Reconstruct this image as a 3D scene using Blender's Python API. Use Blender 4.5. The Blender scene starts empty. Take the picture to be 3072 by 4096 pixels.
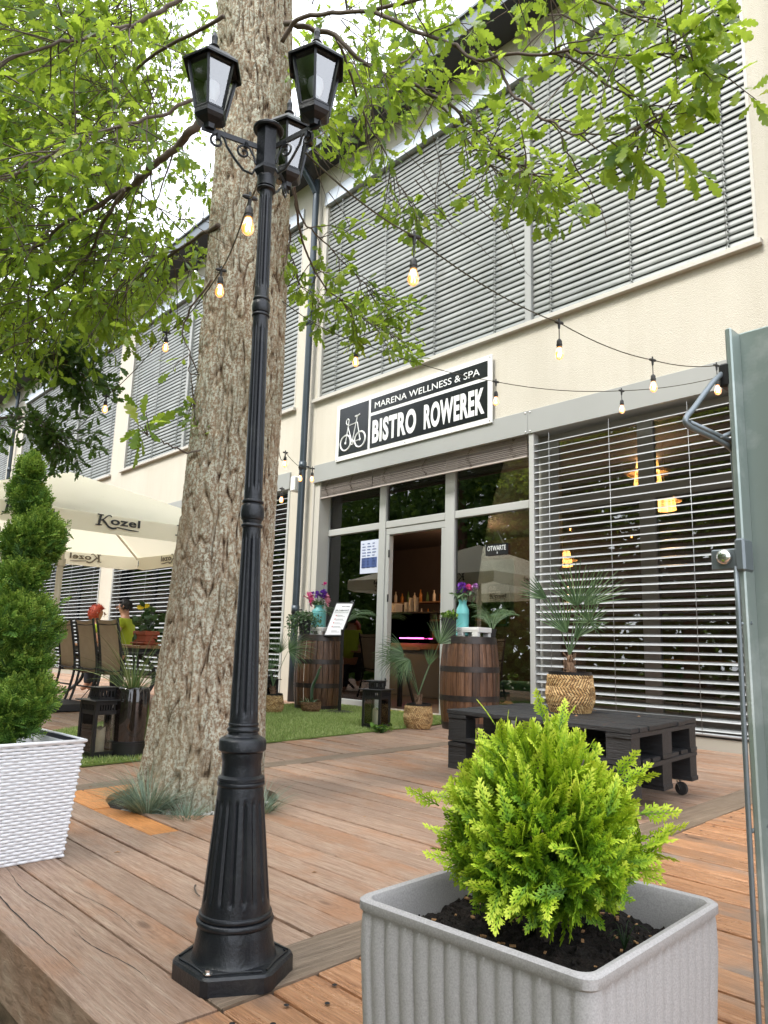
import bpy, math, random
import numpy as np
from mathutils import Vector, Matrix, Euler, noise as mnoise
PI = math.pi; RAD = math.radians
rnd = random.Random(11); rng = np.random.default_rng(5)
S = bpy.context.scene; COL = S.collection

# ------------------------------------------------------------------ camera, sky, sun, exposure
CAM_R = np.array([[0.68211626, 0.11348267, 0.72238431], [0.73066669, -0.14501337, -0.66715614], [0.02904472, 0.9829002, -0.18183398]])
CAM_P = np.array([0., 0., .78])
cd = bpy.data.cameras.new('camera'); cam = bpy.data.objects.new('camera', cd); COL.objects.link(cam)
mw = Matrix.Identity(4)
for i in range(3):
    for j in range(3): mw[i][j] = CAM_R[i, j]
mw.translation = CAM_P
cam.matrix_world = mw
cd.sensor_fit = 'VERTICAL'; cd.sensor_height = 36; cd.sensor_width = 27; cd.lens = 2960 / 4096 * 36
cd.clip_start = .05; cd.clip_end = 500
S.camera = cam
SUN_EL = RAD(55)                              # soft light from behind the camera
w = bpy.data.worlds.new('World'); S.world = w; w.use_nodes = True
nt = w.node_tree; nt.nodes.clear()
sky = nt.nodes.new('ShaderNodeTexSky'); sky.sky_type = 'NISHITA'; sky.sun_disc = False
sky.sun_elevation = SUN_EL; sky.sun_rotation = RAD(185); sky.dust_density = 6; sky.air_density = 1.2; sky.ozone_density = .6
mixw = nt.nodes.new('ShaderNodeMix'); mixw.data_type = 'RGBA'; mixw.inputs[0].default_value = .82
cloud = nt.nodes.new('ShaderNodeRGB'); cloud.outputs[0].default_value = (9.4, 9.8, 10.6, 1)      # overcast cloud cover
bg = nt.nodes.new('ShaderNodeBackground'); bg.inputs[1].default_value = .125
wo = nt.nodes.new('ShaderNodeOutputWorld')
nt.links.new(sky.outputs[0], mixw.inputs[6]); nt.links.new(cloud.outputs[0], mixw.inputs[7])
nt.links.new(mixw.outputs[2], bg.inputs[0]); nt.links.new(bg.outputs[0], wo.inputs[0])
sd = bpy.data.lights.new('sun', 'SUN'); sd.energy = 2.1; sd.angle = RAD(14); sd.color = (1, .955, .89)
so = bpy.data.objects.new('sun', sd); COL.objects.link(so)
so.rotation_euler = (RAD(35), 0, RAD(-5))     # comes from -y
S.view_settings.view_transform = 'Standard'; S.view_settings.look = 'None'
S.view_settings.exposure = 1.38; S.view_settings.gamma = 1; S.view_settings.use_curve_mapping = False
S.render.engine = 'CYCLES'
S.cycles.max_bounces = 7; S.cycles.transparent_max_bounces = 16; S.cycles.diffuse_bounces = 3; S.cycles.glossy_bounces = 3
S.cycles.transmission_bounces = 4; S.cycles.caustics_reflective = False; S.cycles.caustics_refractive = False
S.cycles.sample_clamp_indirect = 4

def at(px, py, d):                             # a point seen at pixel (3072 x 4096 frame), d metres deep
    return CAM_P + CAM_R @ (np.array([px - 1536, -(py - 2048), -2960.]) / 2960. * d)

# ------------------------------------------------------------------ mesh accumulator
class MB:
    def __init__(s): s.V = []; s.L = []; s.Z = []; s.A = []; s.MI = []; s.n = 0
    def raw(s, v, loops, sizes, val=0., mi=0):
        v = np.asarray(v, float).reshape(-1, 3); loops = np.asarray(loops, np.int64).ravel() + s.n
        sizes = np.asarray(sizes, np.int64)
        s.V.append(v); s.L.append(loops); s.Z.append(sizes); s.n += len(v)
        s.A.append(np.broadcast_to(np.asarray(val, float), (len(sizes),)).copy()); s.MI.append(np.full(len(sizes), mi, np.int32))
        return s
    def add(s, v, f, val=0., mi=0):
        return s.raw(v, [i for q in f for i in q], [len(q) for q in f], val, mi)
    def box(s, x0, x1, y0, y1, z0, z1, val=0., rot=0., piv=None, bev=0., mi=0):
        x0, x1 = min(x0, x1), max(x0, x1); y0, y1 = min(y0, y1), max(y0, y1); z0, z1 = min(z0, z1), max(z0, z1)
        b = min(bev, (x1 - x0) * .45, (y1 - y0) * .45, (z1 - z0) * .45)
        if b > 0:
            v = []
            for sx, xx in ((1, x0), (-1, x1)):
                for sy, yy in ((1, y0), (-1, y1)):
                    for sz, zz in ((1, z0), (-1, z1)):
                        v += [(xx, yy + sy * b, zz + sz * b), (xx + sx * b, yy, zz + sz * b), (xx + sx * b, yy + sy * b, zz)]
            I = lambda a, c, d, k: ((a * 2 + c) * 2 + d) * 3 + k
            f = [[I(0,0,0,0), I(0,0,1,0), I(0,1,1,0), I(0,1,0,0)], [I(1,0,0,0), I(1,1,0,0), I(1,1,1,0), I(1,0,1,0)],
                 [I(0,0,0,1), I(1,0,0,1), I(1,0,1,1), I(0,0,1,1)], [I(0,1,0,1), I(0,1,1,1), I(1,1,1,1), I(1,1,0,1)],
                 [I(0,0,0,2), I(0,1,0,2), I(1,1,0,2), I(1,0,0,2)], [I(0,0,1,2), I(1,0,1,2), I(1,1,1,2), I(0,1,1,2)]]
            for a in (0, 1):
                for c in (0, 1):
                    f.append([I(a,c,0,0), I(a,c,1,0), I(a,c,1,1), I(a,c,0,1)])
                    f.append([I(a,0,c,0), I(a,1,c,0), I(a,1,c,2), I(a,0,c,2)])
                    f.append([I(0,a,c,1), I(1,a,c,1), I(1,a,c,2), I(0,a,c,2)])
                    for d in (0, 1): f.append([I(a,c,d,0), I(a,c,d,1), I(a,c,d,2)])
            v = np.array(v, float)
        else:
            v = np.array([(x, y, z) for z in (z0, z1) for y in (y0, y1) for x in (x0, x1)], float)
            f = [[0, 2, 3, 1], [4, 5, 7, 6], [0, 1, 5, 4], [2, 6, 7, 3], [0, 4, 6, 2], [1, 3, 7, 5]]
        if rot:
            p = np.array(piv if piv is not None else ((x0 + x1) / 2, (y0 + y1) / 2)); c, q = math.cos(rot), math.sin(rot)
            d = v[:, :2] - p; v[:, 0] = p[0] + c * d[:, 0] - q * d[:, 1]; v[:, 1] = p[1] + q * d[:, 0] + c * d[:, 1]
        return s.add(v, f, val, mi)
    def bar(s, a, b, w, h, val=0., up=(0, 0, 1)):        # square bar from a to b
        a = np.array(a, float); b = np.array(b, float); d = b - a; L = np.linalg.norm(d); d /= L
        u = np.array(up, float); u = u - d * (u @ d)
        if np.linalg.norm(u) < 1e-4: u = np.array([1., 0, 0]); u = u - d * (u @ d)
        u /= np.linalg.norm(u); r = np.cross(d, u)
        v = [p + r * x * w / 2 + u * y * h / 2 for p in (a, b) for x, y in ((-1, -1), (1, -1), (1, 1), (-1, 1))]
        return s.add(v, [[3, 2, 1, 0], [4, 5, 6, 7], [0, 1, 5, 4], [1, 2, 6, 5], [2, 3, 7, 6], [3, 0, 4, 7]], val)
    def tube(s, pts, r, n=8, val=0., caps=True, closed=False):
        P = np.asarray(pts, float); m = len(P); r = np.broadcast_to(np.asarray(r, float), (m,))
        T = np.gradient(P, axis=0) if not closed else (np.roll(P, -1, 0) - np.roll(P, 1, 0))
        T /= np.maximum(np.linalg.norm(T, axis=1, keepdims=True), 1e-9)
        u = np.array([0, 0, 1.]) if abs(T[0][2]) < .9 else np.array([1., 0, 0])
        a = np.linspace(0, 2 * PI, n, endpoint=False); V = []
        for i in range(m):
            u = u - T[i] * (u @ T[i]); u /= max(np.linalg.norm(u), 1e-9); q = np.cross(T[i], u)
            V.append(P[i] + r[i] * (np.cos(a)[:, None] * u + np.sin(a)[:, None] * q))
        V = np.concatenate(V); f = []
        for i in range(m if closed else m - 1):
            j = (i + 1) % m
            for k in range(n): f.append([i * n + k, i * n + (k + 1) % n, j * n + (k + 1) % n, j * n + k])
        if caps and not closed: f += [list(range(n))[::-1], [(m - 1) * n + k for k in range(n)]]
        return s.add(V, f, val)
    def lathe(s, prof, c=(0, 0), n=24, val=0., flute=None, cap=True, ang=0.):
        P = np.asarray(prof, float); m = len(P); a = np.linspace(0, 2 * PI, n, endpoint=False) + ang
        R_ = np.repeat(P[:, 0][:, None], n, 1)
        if flute is not None: R_ = flute(R_, P[:, 1], a)
        V = np.stack([c[0] + R_ * np.cos(a), c[1] + R_ * np.sin(a), np.repeat(P[:, 1][:, None], n, 1)], -1).reshape(-1, 3); f = []
        for i in range(m - 1):
            for k in range(n): f.append([i * n + k, i * n + (k + 1) % n, (i + 1) * n + (k + 1) % n, (i + 1) * n + k])
        if cap:
            if P[0, 0] > 1e-4: f.append(list(range(n))[::-1])
            if P[-1, 0] > 1e-4: f.append([(m - 1) * n + k for k in range(n)])
        return s.add(V, f, val)
    def xf(s, M_):                                          # transform everything so far
        M_ = np.array(M_); s.V = [v @ M_[:3, :3].T + M_[:3, 3] for v in s.V]; return s
    def mod(s, fn): s.V = [fn(v) for v in s.V]; return s
    def merge(s, o, M_=None):
        off = s.n
        for v, l, z, a, mi in zip(o.V, o.L, o.Z, o.A, o.MI):
            s.V.append(v if M_ is None else v @ np.array(M_)[:3, :3].T + np.array(M_)[:3, 3]); s.L.append(l + off); s.Z.append(z); s.A.append(a); s.MI.append(mi)
        s.n += o.n; return s
    def many(s, tv, tf, Ms, vals=None):                      # template verts, equal-size faces, N 3x4 matrices
        tv = np.asarray(tv, float); Ms = np.asarray(Ms, float); N = len(Ms); k = len(tv)
        V = np.einsum('nij,kj->nki', Ms[:, :, :3], tv) + Ms[:, None, :, 3]
        fl = [i for q in tf for i in q]; fz = [len(q) for q in tf]
        Lp = (np.arange(N)[:, None] * k + np.array(fl)[None]).ravel(); Zs = np.tile(fz, N)
        va = 0. if vals is None else np.repeat(np.asarray(vals, float), len(tf))
        return s.raw(V.reshape(-1, 3), Lp, Zs, va)
    def build(s, name, mat, parent=None, smooth=False, world=True, ang=None):
        V = np.concatenate(s.V) if s.V else np.zeros((0, 3)); Lp = np.concatenate(s.L); Z = np.concatenate(s.Z); A = np.concatenate(s.A); MI = np.concatenate(s.MI)
        if parent is not None and world:
            Mi = np.array(wmat(parent).inverted()); V = V @ Mi[:3, :3].T + Mi[:3, 3]
        me = bpy.data.meshes.new(name); me.vertices.add(len(V)); me.vertices.foreach_set('co', V.ravel().astype(np.float32))
        me.loops.add(len(Lp)); me.loops.foreach_set('vertex_index', Lp.astype(np.int32))
        me.polygons.add(len(Z)); st = np.concatenate([[0], np.cumsum(Z)[:-1]]).astype(np.int32)
        me.polygons.foreach_set('loop_start', st); me.polygons.foreach_set('loop_total', Z.astype(np.int32))
        for m_ in (mat if isinstance(mat, (list, tuple)) else [mat]): me.materials.append(m_)
        me.polygons.foreach_set('material_index', MI)
        me.polygons.foreach_set('use_smooth', np.full(len(Z), bool(smooth)))
        at_ = me.attributes.new('rnd', 'FLOAT', 'FACE'); at_.data.foreach_set('value', A.astype(np.float32))
        me.update(calc_edges=True); me.validate()
        if smooth and ang is not None:
            me.set_sharp_from_angle(angle=RAD(ang))
        o = bpy.data.objects.new(name, me); COL.objects.link(o)
        if parent is not None: o.parent = parent
        return o

def wmat(o):
    m = o.matrix_basis.copy()
    while o.parent: o = o.parent; m = o.matrix_basis @ m
    return m
def tag(o, label=None, cat=None, group=None, kind=None):
    for k, v in (('label', label), ('category', cat), ('group', group), ('kind', kind)):
        if v: o[k] = v
    return o
def thing(name, label, cat, loc=(0, 0, 0), rz=0, group=None):
    o = bpy.data.objects.new(name, None); COL.objects.link(o); o.location = loc; o.rotation_euler = (0, 0, rz); o.empty_display_size = .1
    return tag(o, label, cat, group)
def copy_tree(o, parent=None):
    c = o.copy(); COL.objects.link(c); c.parent = parent
    for ch in [x for x in bpy.data.objects if x.parent == o]: copy_tree(ch, c)
    return c
def T(x, y, z): return Matrix.Translation((x, y, z))
def RZ(a): return Matrix.Rotation(a, 4, 'Z')
def RX(a): return Matrix.Rotation(a, 4, 'X')
def RY(a): return Matrix.Rotation(a, 4, 'Y')
def SC(x, y=None, z=None):
    m = Matrix.Identity(4); m[0][0] = x; m[1][1] = x if y is None else y; m[2][2] = x if z is None else z; return m
def spline(pts, n=8):                                   # Catmull-Rom
    P = np.asarray(pts, float); P = np.vstack([2 * P[0] - P[1], P, 2 * P[-1] - P[-2]]); out = []
    for i in range(1, len(P) - 2):
        for t in np.linspace(0, 1, n, endpoint=False):
            a, b, c, d = P[i - 1:i + 3]
            out.append(.5 * ((2 * b) + (c - a) * t + (2 * a - 5 * b + 4 * c - d) * t * t + (-a + 3 * b - 3 * c + d) * t ** 3))
    out.append(P[-2]); return np.array(out)

# ------------------------------------------------------------------ materials
def newmat(name):
    m = bpy.data.materials.new(name); m.use_nodes = True; nt = m.node_tree; nt.nodes.clear(); return m, nt
def nd(nt, t, **kw):
    n = nt.nodes.new(t)
    for k, v in kw.items():
        if k == 'op': n.operation = v
        elif k == 'dt': n.data_type = v
        elif k == 'bt': n.blend_type = v
        elif isinstance(k, str) and k.startswith('i'): n.inputs[int(k[1:])].default_value = v
        else: setattr(n, k, v)
    return n
def c4(c): return (c[0], c[1], c[2], 1)
def noise_fac(nt, scale, stretch=(1, 1, 1), detail=4, rough=.55, coord='Object', dist=0.):
    tc = nd(nt, 'ShaderNodeTexCoord'); mp = nd(nt, 'ShaderNodeMapping'); mp.inputs['Scale'].default_value = stretch
    no = nd(nt, 'ShaderNodeTexNoise'); no.inputs['Scale'].default_value = scale; no.inputs['Detail'].default_value = detail
    no.inputs['Roughness'].default_value = rough; no.inputs['Distortion'].default_value = dist
    nt.links.new(tc.outputs[coord], mp.inputs[0]); nt.links.new(mp.outputs[0], no.inputs['Vector']); return no.outputs['Fac']
def ramp(nt, fac, stops):
    r = nd(nt, 'ShaderNodeValToRGB'); e = r.color_ramp.elements
    while len(e) > 1: e.remove(e[-1])
    e[0].position = stops[0][0]; e[0].color = c4(stops[0][1])
    for p, c in stops[1:]:
        k = e.new(p); k.color = c4(c)
    nt.links.new(fac, r.inputs[0]); return r.outputs[0]
def mixc(nt, fac, a, b, bt='MIX'):
    m = nd(nt, 'ShaderNodeMix', dt='RGBA', bt=bt)
    for i, x in ((0, fac), (6, a), (7, b)):
        if hasattr(x, 'links'): nt.links.new(x, m.inputs[i])
        else: m.inputs[i].default_value = x if i == 0 else c4(x)
    return m.outputs[2]
def math_(nt, op, a, b=0.):
    m = nd(nt, 'ShaderNodeMath', op=op)
    for i, x in ((0, a), (1, b)):
        if hasattr(x, 'links'): nt.links.new(x, m.inputs[i])
        else: m.inputs[i].default_value = x
    return m.outputs[0]
def attr(nt, name='rnd'):
    a = nd(nt, 'ShaderNodeAttribute'); a.attribute_name = name; return a.outputs['Fac']
def mat(name, col, rough=.6, metal=0., col2=None, ns=6, st=(1, 1, 1), amt=1., bump=0., bs=60, bst=(1, 1, 1), rv=0., coat=0., spec=.5, dirt=None, ds=3, dlo=.5, dhi=.75, bdist=.02, streak=None):
    m, nt = newmat(name); p = nd(nt, 'ShaderNodeBsdfPrincipled'); o = nd(nt, 'ShaderNodeOutputMaterial')
    c = None
    if col2 is not None: c = ramp(nt, noise_fac(nt, ns, st), [(.3, col), (.7, col2)])
    if dirt is not None:
        f = ramp(nt, noise_fac(nt, ds, (1, 1, 1), 6, .65), [(dlo, (0, 0, 0)), (dhi, (1, 1, 1))]); c = mixc(nt, f, c if c is not None else col, dirt)
    if streak: c = mixc(nt, 1., c, ramp(nt, noise_fac(nt, streak, (1, 1, .05), 5, .7), [(.33, (.955, .95, .94)), (.55, (1, 1, 1))]), 'MULTIPLY')
    if rv:
        g = math_(nt, 'ADD', math_(nt, 'MULTIPLY', attr(nt), rv), 1 - rv / 2)
        cc = nd(nt, 'ShaderNodeCombineColor'); [nt.links.new(g, cc.inputs[i]) for i in range(3)]
        c = mixc(nt, 1., c if c is not None else col, cc.outputs[0], 'MULTIPLY')
    if c is not None: nt.links.new(c, p.inputs['Base Color'])
    else: p.inputs['Base Color'].default_value = c4(col)
    p.inputs['Roughness'].default_value = rough; p.inputs['Metallic'].default_value = metal
    p.inputs['Specular IOR Level'].default_value = spec; p.inputs['Coat Weight'].default_value = coat
    if bump:
        b = nd(nt, 'ShaderNodeBump'); b.inputs['Strength'].default_value = bump; b.inputs['Distance'].default_value = bdist
        nt.links.new(noise_fac(nt, bs, bst, 5, .6), b.inputs['Height']); nt.links.new(b.outputs[0], p.inputs['Normal'])
    nt.links.new(p.outputs[0], o.inputs[0]); return m
def emis(name, col, strength, base=(0, 0, 0)):
    m, nt = newmat(name); p = nd(nt, 'ShaderNodeBsdfPrincipled'); o = nd(nt, 'ShaderNodeOutputMaterial')
    p.inputs['Base Color'].default_value = c4(base); p.inputs['Emission Color'].default_value = c4(col); p.inputs['Emission Strength'].default_value = strength
    nt.links.new(p.outputs[0], o.inputs[0]); return m
def glass(name, tint=(.9, .93, .92), refl=1.6, rough=.0, add=.0, emi=None, es=0.):
    m, nt = newmat(name); o = nd(nt, 'ShaderNodeOutputMaterial'); t = nd(nt, 'ShaderNodeBsdfTransparent'); t.inputs[0].default_value = c4(tint)
    g = nd(nt, 'ShaderNodeBsdfGlossy'); g.inputs['Roughness'].default_value = rough; g.inputs[0].default_value = (1, 1, 1, 1)
    fr = nd(nt, 'ShaderNodeFresnel'); fr.inputs[0].default_value = refl
    geo = nd(nt, 'ShaderNodeNewGeometry')
    f = math_(nt, 'MULTIPLY', math_(nt, 'ADD', fr.outputs[0], add), math_(nt, 'SUBTRACT', 1., geo.outputs['Backfacing'])) if False else math_(nt, 'ADD', fr.outputs[0], add)
    mx = nd(nt, 'ShaderNodeMixShader'); nt.links.new(f, mx.inputs[0]); nt.links.new(t.outputs[0], mx.inputs[1]); nt.links.new(g.outputs[0], mx.inputs[2])
    out = mx.outputs[0]
    if emi:
        e = nd(nt, 'ShaderNodeEmission'); e.inputs[0].default_value = c4(emi); e.inputs[1].default_value = es
        ad = nd(nt, 'ShaderNodeAddShader'); nt.links.new(out, ad.inputs[0]); nt.links.new(e.outputs[0], ad.inputs[1]); out = ad.outputs[0]
    nt.links.new(out, o.inputs[0]); return m
def leafmat(name, stops, trans, tw=.45, rough=.45):
    m, nt = newmat(name); o = nd(nt, 'ShaderNodeOutputMaterial'); p = nd(nt, 'ShaderNodeBsdfPrincipled'); p.inputs['Roughness'].default_value = rough
    a = attr(nt); c = ramp(nt, a, stops); nt.links.new(c, p.inputs['Base Color']); p.inputs['Specular IOR Level'].default_value = .35
    t = nd(nt, 'ShaderNodeBsdfTranslucent'); tc = ramp(nt, a, [(0, [x * .55 for x in trans]), (1, trans)]); nt.links.new(tc, t.inputs[0])
    mx = nd(nt, 'ShaderNodeMixShader'); mx.inputs[0].default_value = tw; nt.links.new(p.outputs[0], mx.inputs[1]); nt.links.new(t.outputs[0], mx.inputs[2])
    nt.links.new(mx.outputs[0], o.inputs[0]); return m

m_stucco = mat('stucco', (.54, .51, .435), .9, col2=(.59, .56, .485), ns=.9, st=(1, 1, .6), streak=7, bump=.9, bs=120, bdist=.012, spec=.2)
m_header = mat('header_metal', (.29, .30, .29), .45, .0, spec=.5, col2=(.32, .33, .32), ns=.8)
m_headhi = mat('upper_header_metal', (.52, .56, .58), .25, .55)
m_slat = mat('blind_slat', (.195, .21, .203), .42, .2, col2=(.28, .295, .285), ns=3, st=(.5, 1, .8), rv=.18, dirt=(.17, .175, .16), ds=7, dlo=.52, dhi=.8)
m_slat2 = mat('blind_slat_light', (.38, .395, .40), .34, .3, rv=.15)
m_sill = mat('sill_metal', (.47, .455, .41), .5)
m_frame = mat('window_frame', (.40, .41, .395), .45, rv=.06)
m_frame2 = mat('window_frame_taupe', (.30, .29, .265), .5)
m_jamb = mat('window_reveal', (.38, .36, .31), .6)
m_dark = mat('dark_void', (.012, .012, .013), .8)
m_pipe = mat('drainpipe_metal', (.035, .05, .062), .38, .35, col2=(.05, .065, .08), ns=3)
m_fascia = mat('fascia_metal', (.115, .135, .155), .45, .3)
m_soffit = mat('soffit_board', (.035, .04, .048), .7)
m_roof = mat('roof_sheet', (.07, .075, .08), .6)
m_glass = glass('window_glass', (.80, .82, .80), 1.55, 0, .05)
m_glassc = glass('clear_glass', (.93, .95, .94), 1.45, 0, .02)
m_iron = mat('painted_iron', (.012, .014, .018), .34, .2, bump=.3, bs=130, bdist=.004, dirt=(.04, .044, .044), ds=9, dlo=.52, dhi=.8)
m_black = mat('black_metal', (.012, .012, .013), .45)
m_blackwood = mat('black_painted_wood', (.008, .0085, .010), .5, col2=(.022, .023, .026), ns=9, st=(.3, 6, 6), bump=.5, bs=40, bst=(.3, 6, 6), rv=.5)
m_cable = mat('cable_rubber', (.055, .052, .03), .7)
m_rubber = mat('socket_rubber', (.025, .025, .025), .55)
m_bulb = glass('amber_bulb_glass', (1., .80, .52), 1.45, 0, .02, (1., .34, .06), .55)
m_bulbc = glass('clear_bulb_glass', (.92, .90, .80), 1.45, 0, .04)
m_fil = emis('filament', (1., .62, .2), 22)
m_filoff = mat('cold_filament', (.5, .35, .15), .5)
m_galv = mat('galvanised_steel', (.31, .375, .35), .38, .5, col2=(.38, .43, .405), ns=2.5, st=(1, 1, .25), dirt=(.62, .66, .64), ds=5, dlo=.52, dhi=.75)
m_rod = mat('galvanised_rod', (.22, .25, .27), .45, .6)
m_steel = mat('polished_steel', (.75, .75, .74), .22, 1.)
m_planter = mat('grey_planter_plastic', (.33, .315, .305), .85, col2=(.47, .45, .44), ns=420, bump=.2, bs=400, bdist=.002)
m_soil = mat('potting_soil', (.008, .0065, .005), .95, col2=(.03, .02, .014), ns=60, bump=1, bs=80, bdist=.02)
m_bits = mat('soil_bits', (.45, .25, .11), .8, rv=.7)
m_rattan = mat('white_rattan', (.80, .80, .82), .38)
m_liner = mat('dark_liner', (.02, .02, .035), .5)
m_candle = mat('candle_wax', (.75, .66, .50), .5)
m_ceram = mat('black_glazed_ceramic', (.012, .008, .007), .07, coat=1.)
m_terra = mat('terracotta', (.32, .075, .035), .7)
m_fabric = mat('sling_fabric', (.42, .33, .235), .85, col2=(.48, .385, .28), ns=9)
m_wood = mat('tabletop_wood', (.32, .17, .085), .5, col2=(.22, .11, .055), ns=5, st=(.3, 4, 1))
m_turq = mat('turquoise_enamel', (.13, .42, .42), .4)
m_white = mat('white_paint', (.72, .72, .70), .5)
m_paper = mat('white_paper', (.80, .80, .82), .6)
m_ink = mat('black_ink', (.02, .02, .02), .6)
m_signblk = mat('sign_black', (.009, .010, .014), .16)
m_signwht = mat('sign_white', (.74, .76, .75), .35)
m_umb = mat('cream_canvas', (.80, .745, .60), .85)
m_umbpole = mat('cream_pole', (.66, .61, .50), .45)
def tr_cloth(name, c, t):
    m, nt = newmat(name); o = nd(nt, 'ShaderNodeOutputMaterial'); p = nd(nt, 'ShaderNodeBsdfDiffuse'); tl = nd(nt, 'ShaderNodeBsdfTranslucent')
    cc = ramp(nt, noise_fac(nt, 14, (1, 1, 1), 8, .75), [(.30, [x * .55 for x in c]), (.36, c)])
    nt.links.new(cc, p.inputs[0]); tl.inputs[0].default_value = c4(c); mx = nd(nt, 'ShaderNodeMixShader'); mx.inputs[0].default_value = t
    nt.links.new(p.outputs[0], mx.inputs[1]); nt.links.new(tl.outputs[0], mx.inputs[2]); nt.links.new(mx.outputs[0], o.inputs[0]); return m
m_umb = tr_cloth('cream_canvas', (.96, .92, .75), .38)
m_logo_in = mat('faded_ink', (.16, .13, .09), .8)

def wood_mat(name, c1, c2, c3, grain=(.9, 17, 3), wet=(.35, .6), knots=True, rv=.45, patch=None):
    m, nt = newmat(name); p = nd(nt, 'ShaderNodeBsdfPrincipled'); o = nd(nt, 'ShaderNodeOutputMaterial')
    tc = nd(nt, 'ShaderNodeTexCoord'); a = attr(nt)
    off = nd(nt, 'ShaderNodeCombineXYZ'); nt.links.new(math_(nt, 'MULTIPLY', a, 37.), off.inputs[0]); nt.links.new(math_(nt, 'MULTIPLY', a, 11.), off.inputs[2])
    add = nd(nt, 'ShaderNodeVectorMath'); add.operation = 'ADD'; nt.links.new(tc.outputs['Object'], add.inputs[0]); nt.links.new(off.outputs[0], add.inputs[1])
    def nz(scale, st, det=5, dist=0.):
        mp = nd(nt, 'ShaderNodeMapping'); mp.inputs['Scale'].default_value = st; n = nd(nt, 'ShaderNodeTexNoise')
        n.inputs['Scale'].default_value = scale; n.inputs['Detail'].default_value = det; n.inputs['Roughness'].default_value = .62; n.inputs['Distortion'].default_value = dist
        nt.links.new(add.outputs[0], mp.inputs[0]); nt.links.new(mp.outputs[0], n.inputs['Vector']); return n.outputs['Fac']
    g1 = nz(5, grain, 8, .8); g2 = nz(20, grain, 6, .5)
    c = ramp(nt, g1, [(.28, c1), (.5, c2), (.72, c3)])
    big = nz(1.6, (1, 2, 1), 6)
    if patch: c = mixc(nt, ramp(nt, big, [(.50, (0, 0, 0)), (.68, (1, 1, 1))]), c, patch)
    gg = ramp(nt, g2, [(.34, (.66, .64, .62)), (.5, (.97, .97, .97)), (.66, (1.1, 1.1, 1.1))]); c = mixc(nt, 1., c, gg, 'MULTIPLY')
    if knots:
        vo = nd(nt, 'ShaderNodeTexVoronoi'); vo.inputs['Scale'].default_value = 1.; mp = nd(nt, 'ShaderNodeMapping'); mp.inputs['Scale'].default_value = (1.5, 4.2, 1)
        nt.links.new(add.outputs[0], mp.inputs[0]); nt.links.new(mp.outputs[0], vo.inputs['Vector'])
        wv = math_(nt, 'SINE', math_(nt, 'MULTIPLY', vo.outputs['Distance'], 130.))
        ring = math_(nt, 'MULTIPLY', wv, ramp(nt, vo.outputs['Distance'], [(.06, (1, 1, 1)), (.30, (0, 0, 0))]))
        kn = ramp(nt, vo.outputs['Distance'], [(.04, (.34, .28, .24)), (.085, (1, 1, 1))]); c = mixc(nt, 1., c, kn, 'MULTIPLY')
        rr = ramp(nt, ring, [(0, (1, 1, 1)), (1, (.86, .82, .78))]); c = mixc(nt, 1., c, rr, 'MULTIPLY')
    g = math_(nt, 'ADD', math_(nt, 'MULTIPLY', a, rv), 1 - rv / 2); cc = nd(nt, 'ShaderNodeCombineColor'); [nt.links.new(g, cc.inputs[i]) for i in range(3)]
    c = mixc(nt, 1., c, cc.outputs[0], 'MULTIPLY')
    nt.links.new(c, p.inputs['Base Color'])
    rr = nd(nt, 'ShaderNodeMapRange'); rr.inputs['From Min'].default_value = .35; rr.inputs['From Max'].default_value = .65; rr.inputs['To Min'].default_value = wet[0]; rr.inputs['To Max'].default_value = wet[1]
    nt.links.new(big, rr.inputs[0]); nt.links.new(rr.outputs[0], p.inputs['Roughness'])
    b = nd(nt, 'ShaderNodeBump'); b.inputs['Strength'].default_value = .6; b.inputs['Distance'].default_value = .008; nt.links.new(g2, b.inputs['Height']); nt.links.new(b.outputs[0], p.inputs['Normal'])
    nt.links.new(p.outputs[0], o.inputs[0]); return m
m_deck = wood_mat('weathered_deck', (.25, .15, .10), (.385, .258, .185), (.49, .37, .28), rv=.30, wet=(.36, .6), patch=(.38, .20, .11))
m_deckor = wood_mat('orange_deck', (.26, .12, .06), (.47, .235, .115), (.57, .34, .20), rv=.3, wet=(.2, .5), patch=(.25, .19, .15))
m_decknew = wood_mat('new_orange_board', (.56, .22, .06), (.64, .27, .08), (.70, .33, .12), rv=.15, wet=(.5, .6), knots=False)
m_beam = wood_mat('beam_wood', (.16, .115, .075), (.235, .175, .125), (.33, .25, .18), rv=.1, grain=(14, .35, 3))
m_barrel = wood_mat('barrel_oak', (.05, .022, .012), (.115, .055, .028), (.19, .10, .055), grain=(10, 10, .5), rv=.6, wet=(.28, .5), knots=False, patch=(.04, .022, .014))
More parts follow.
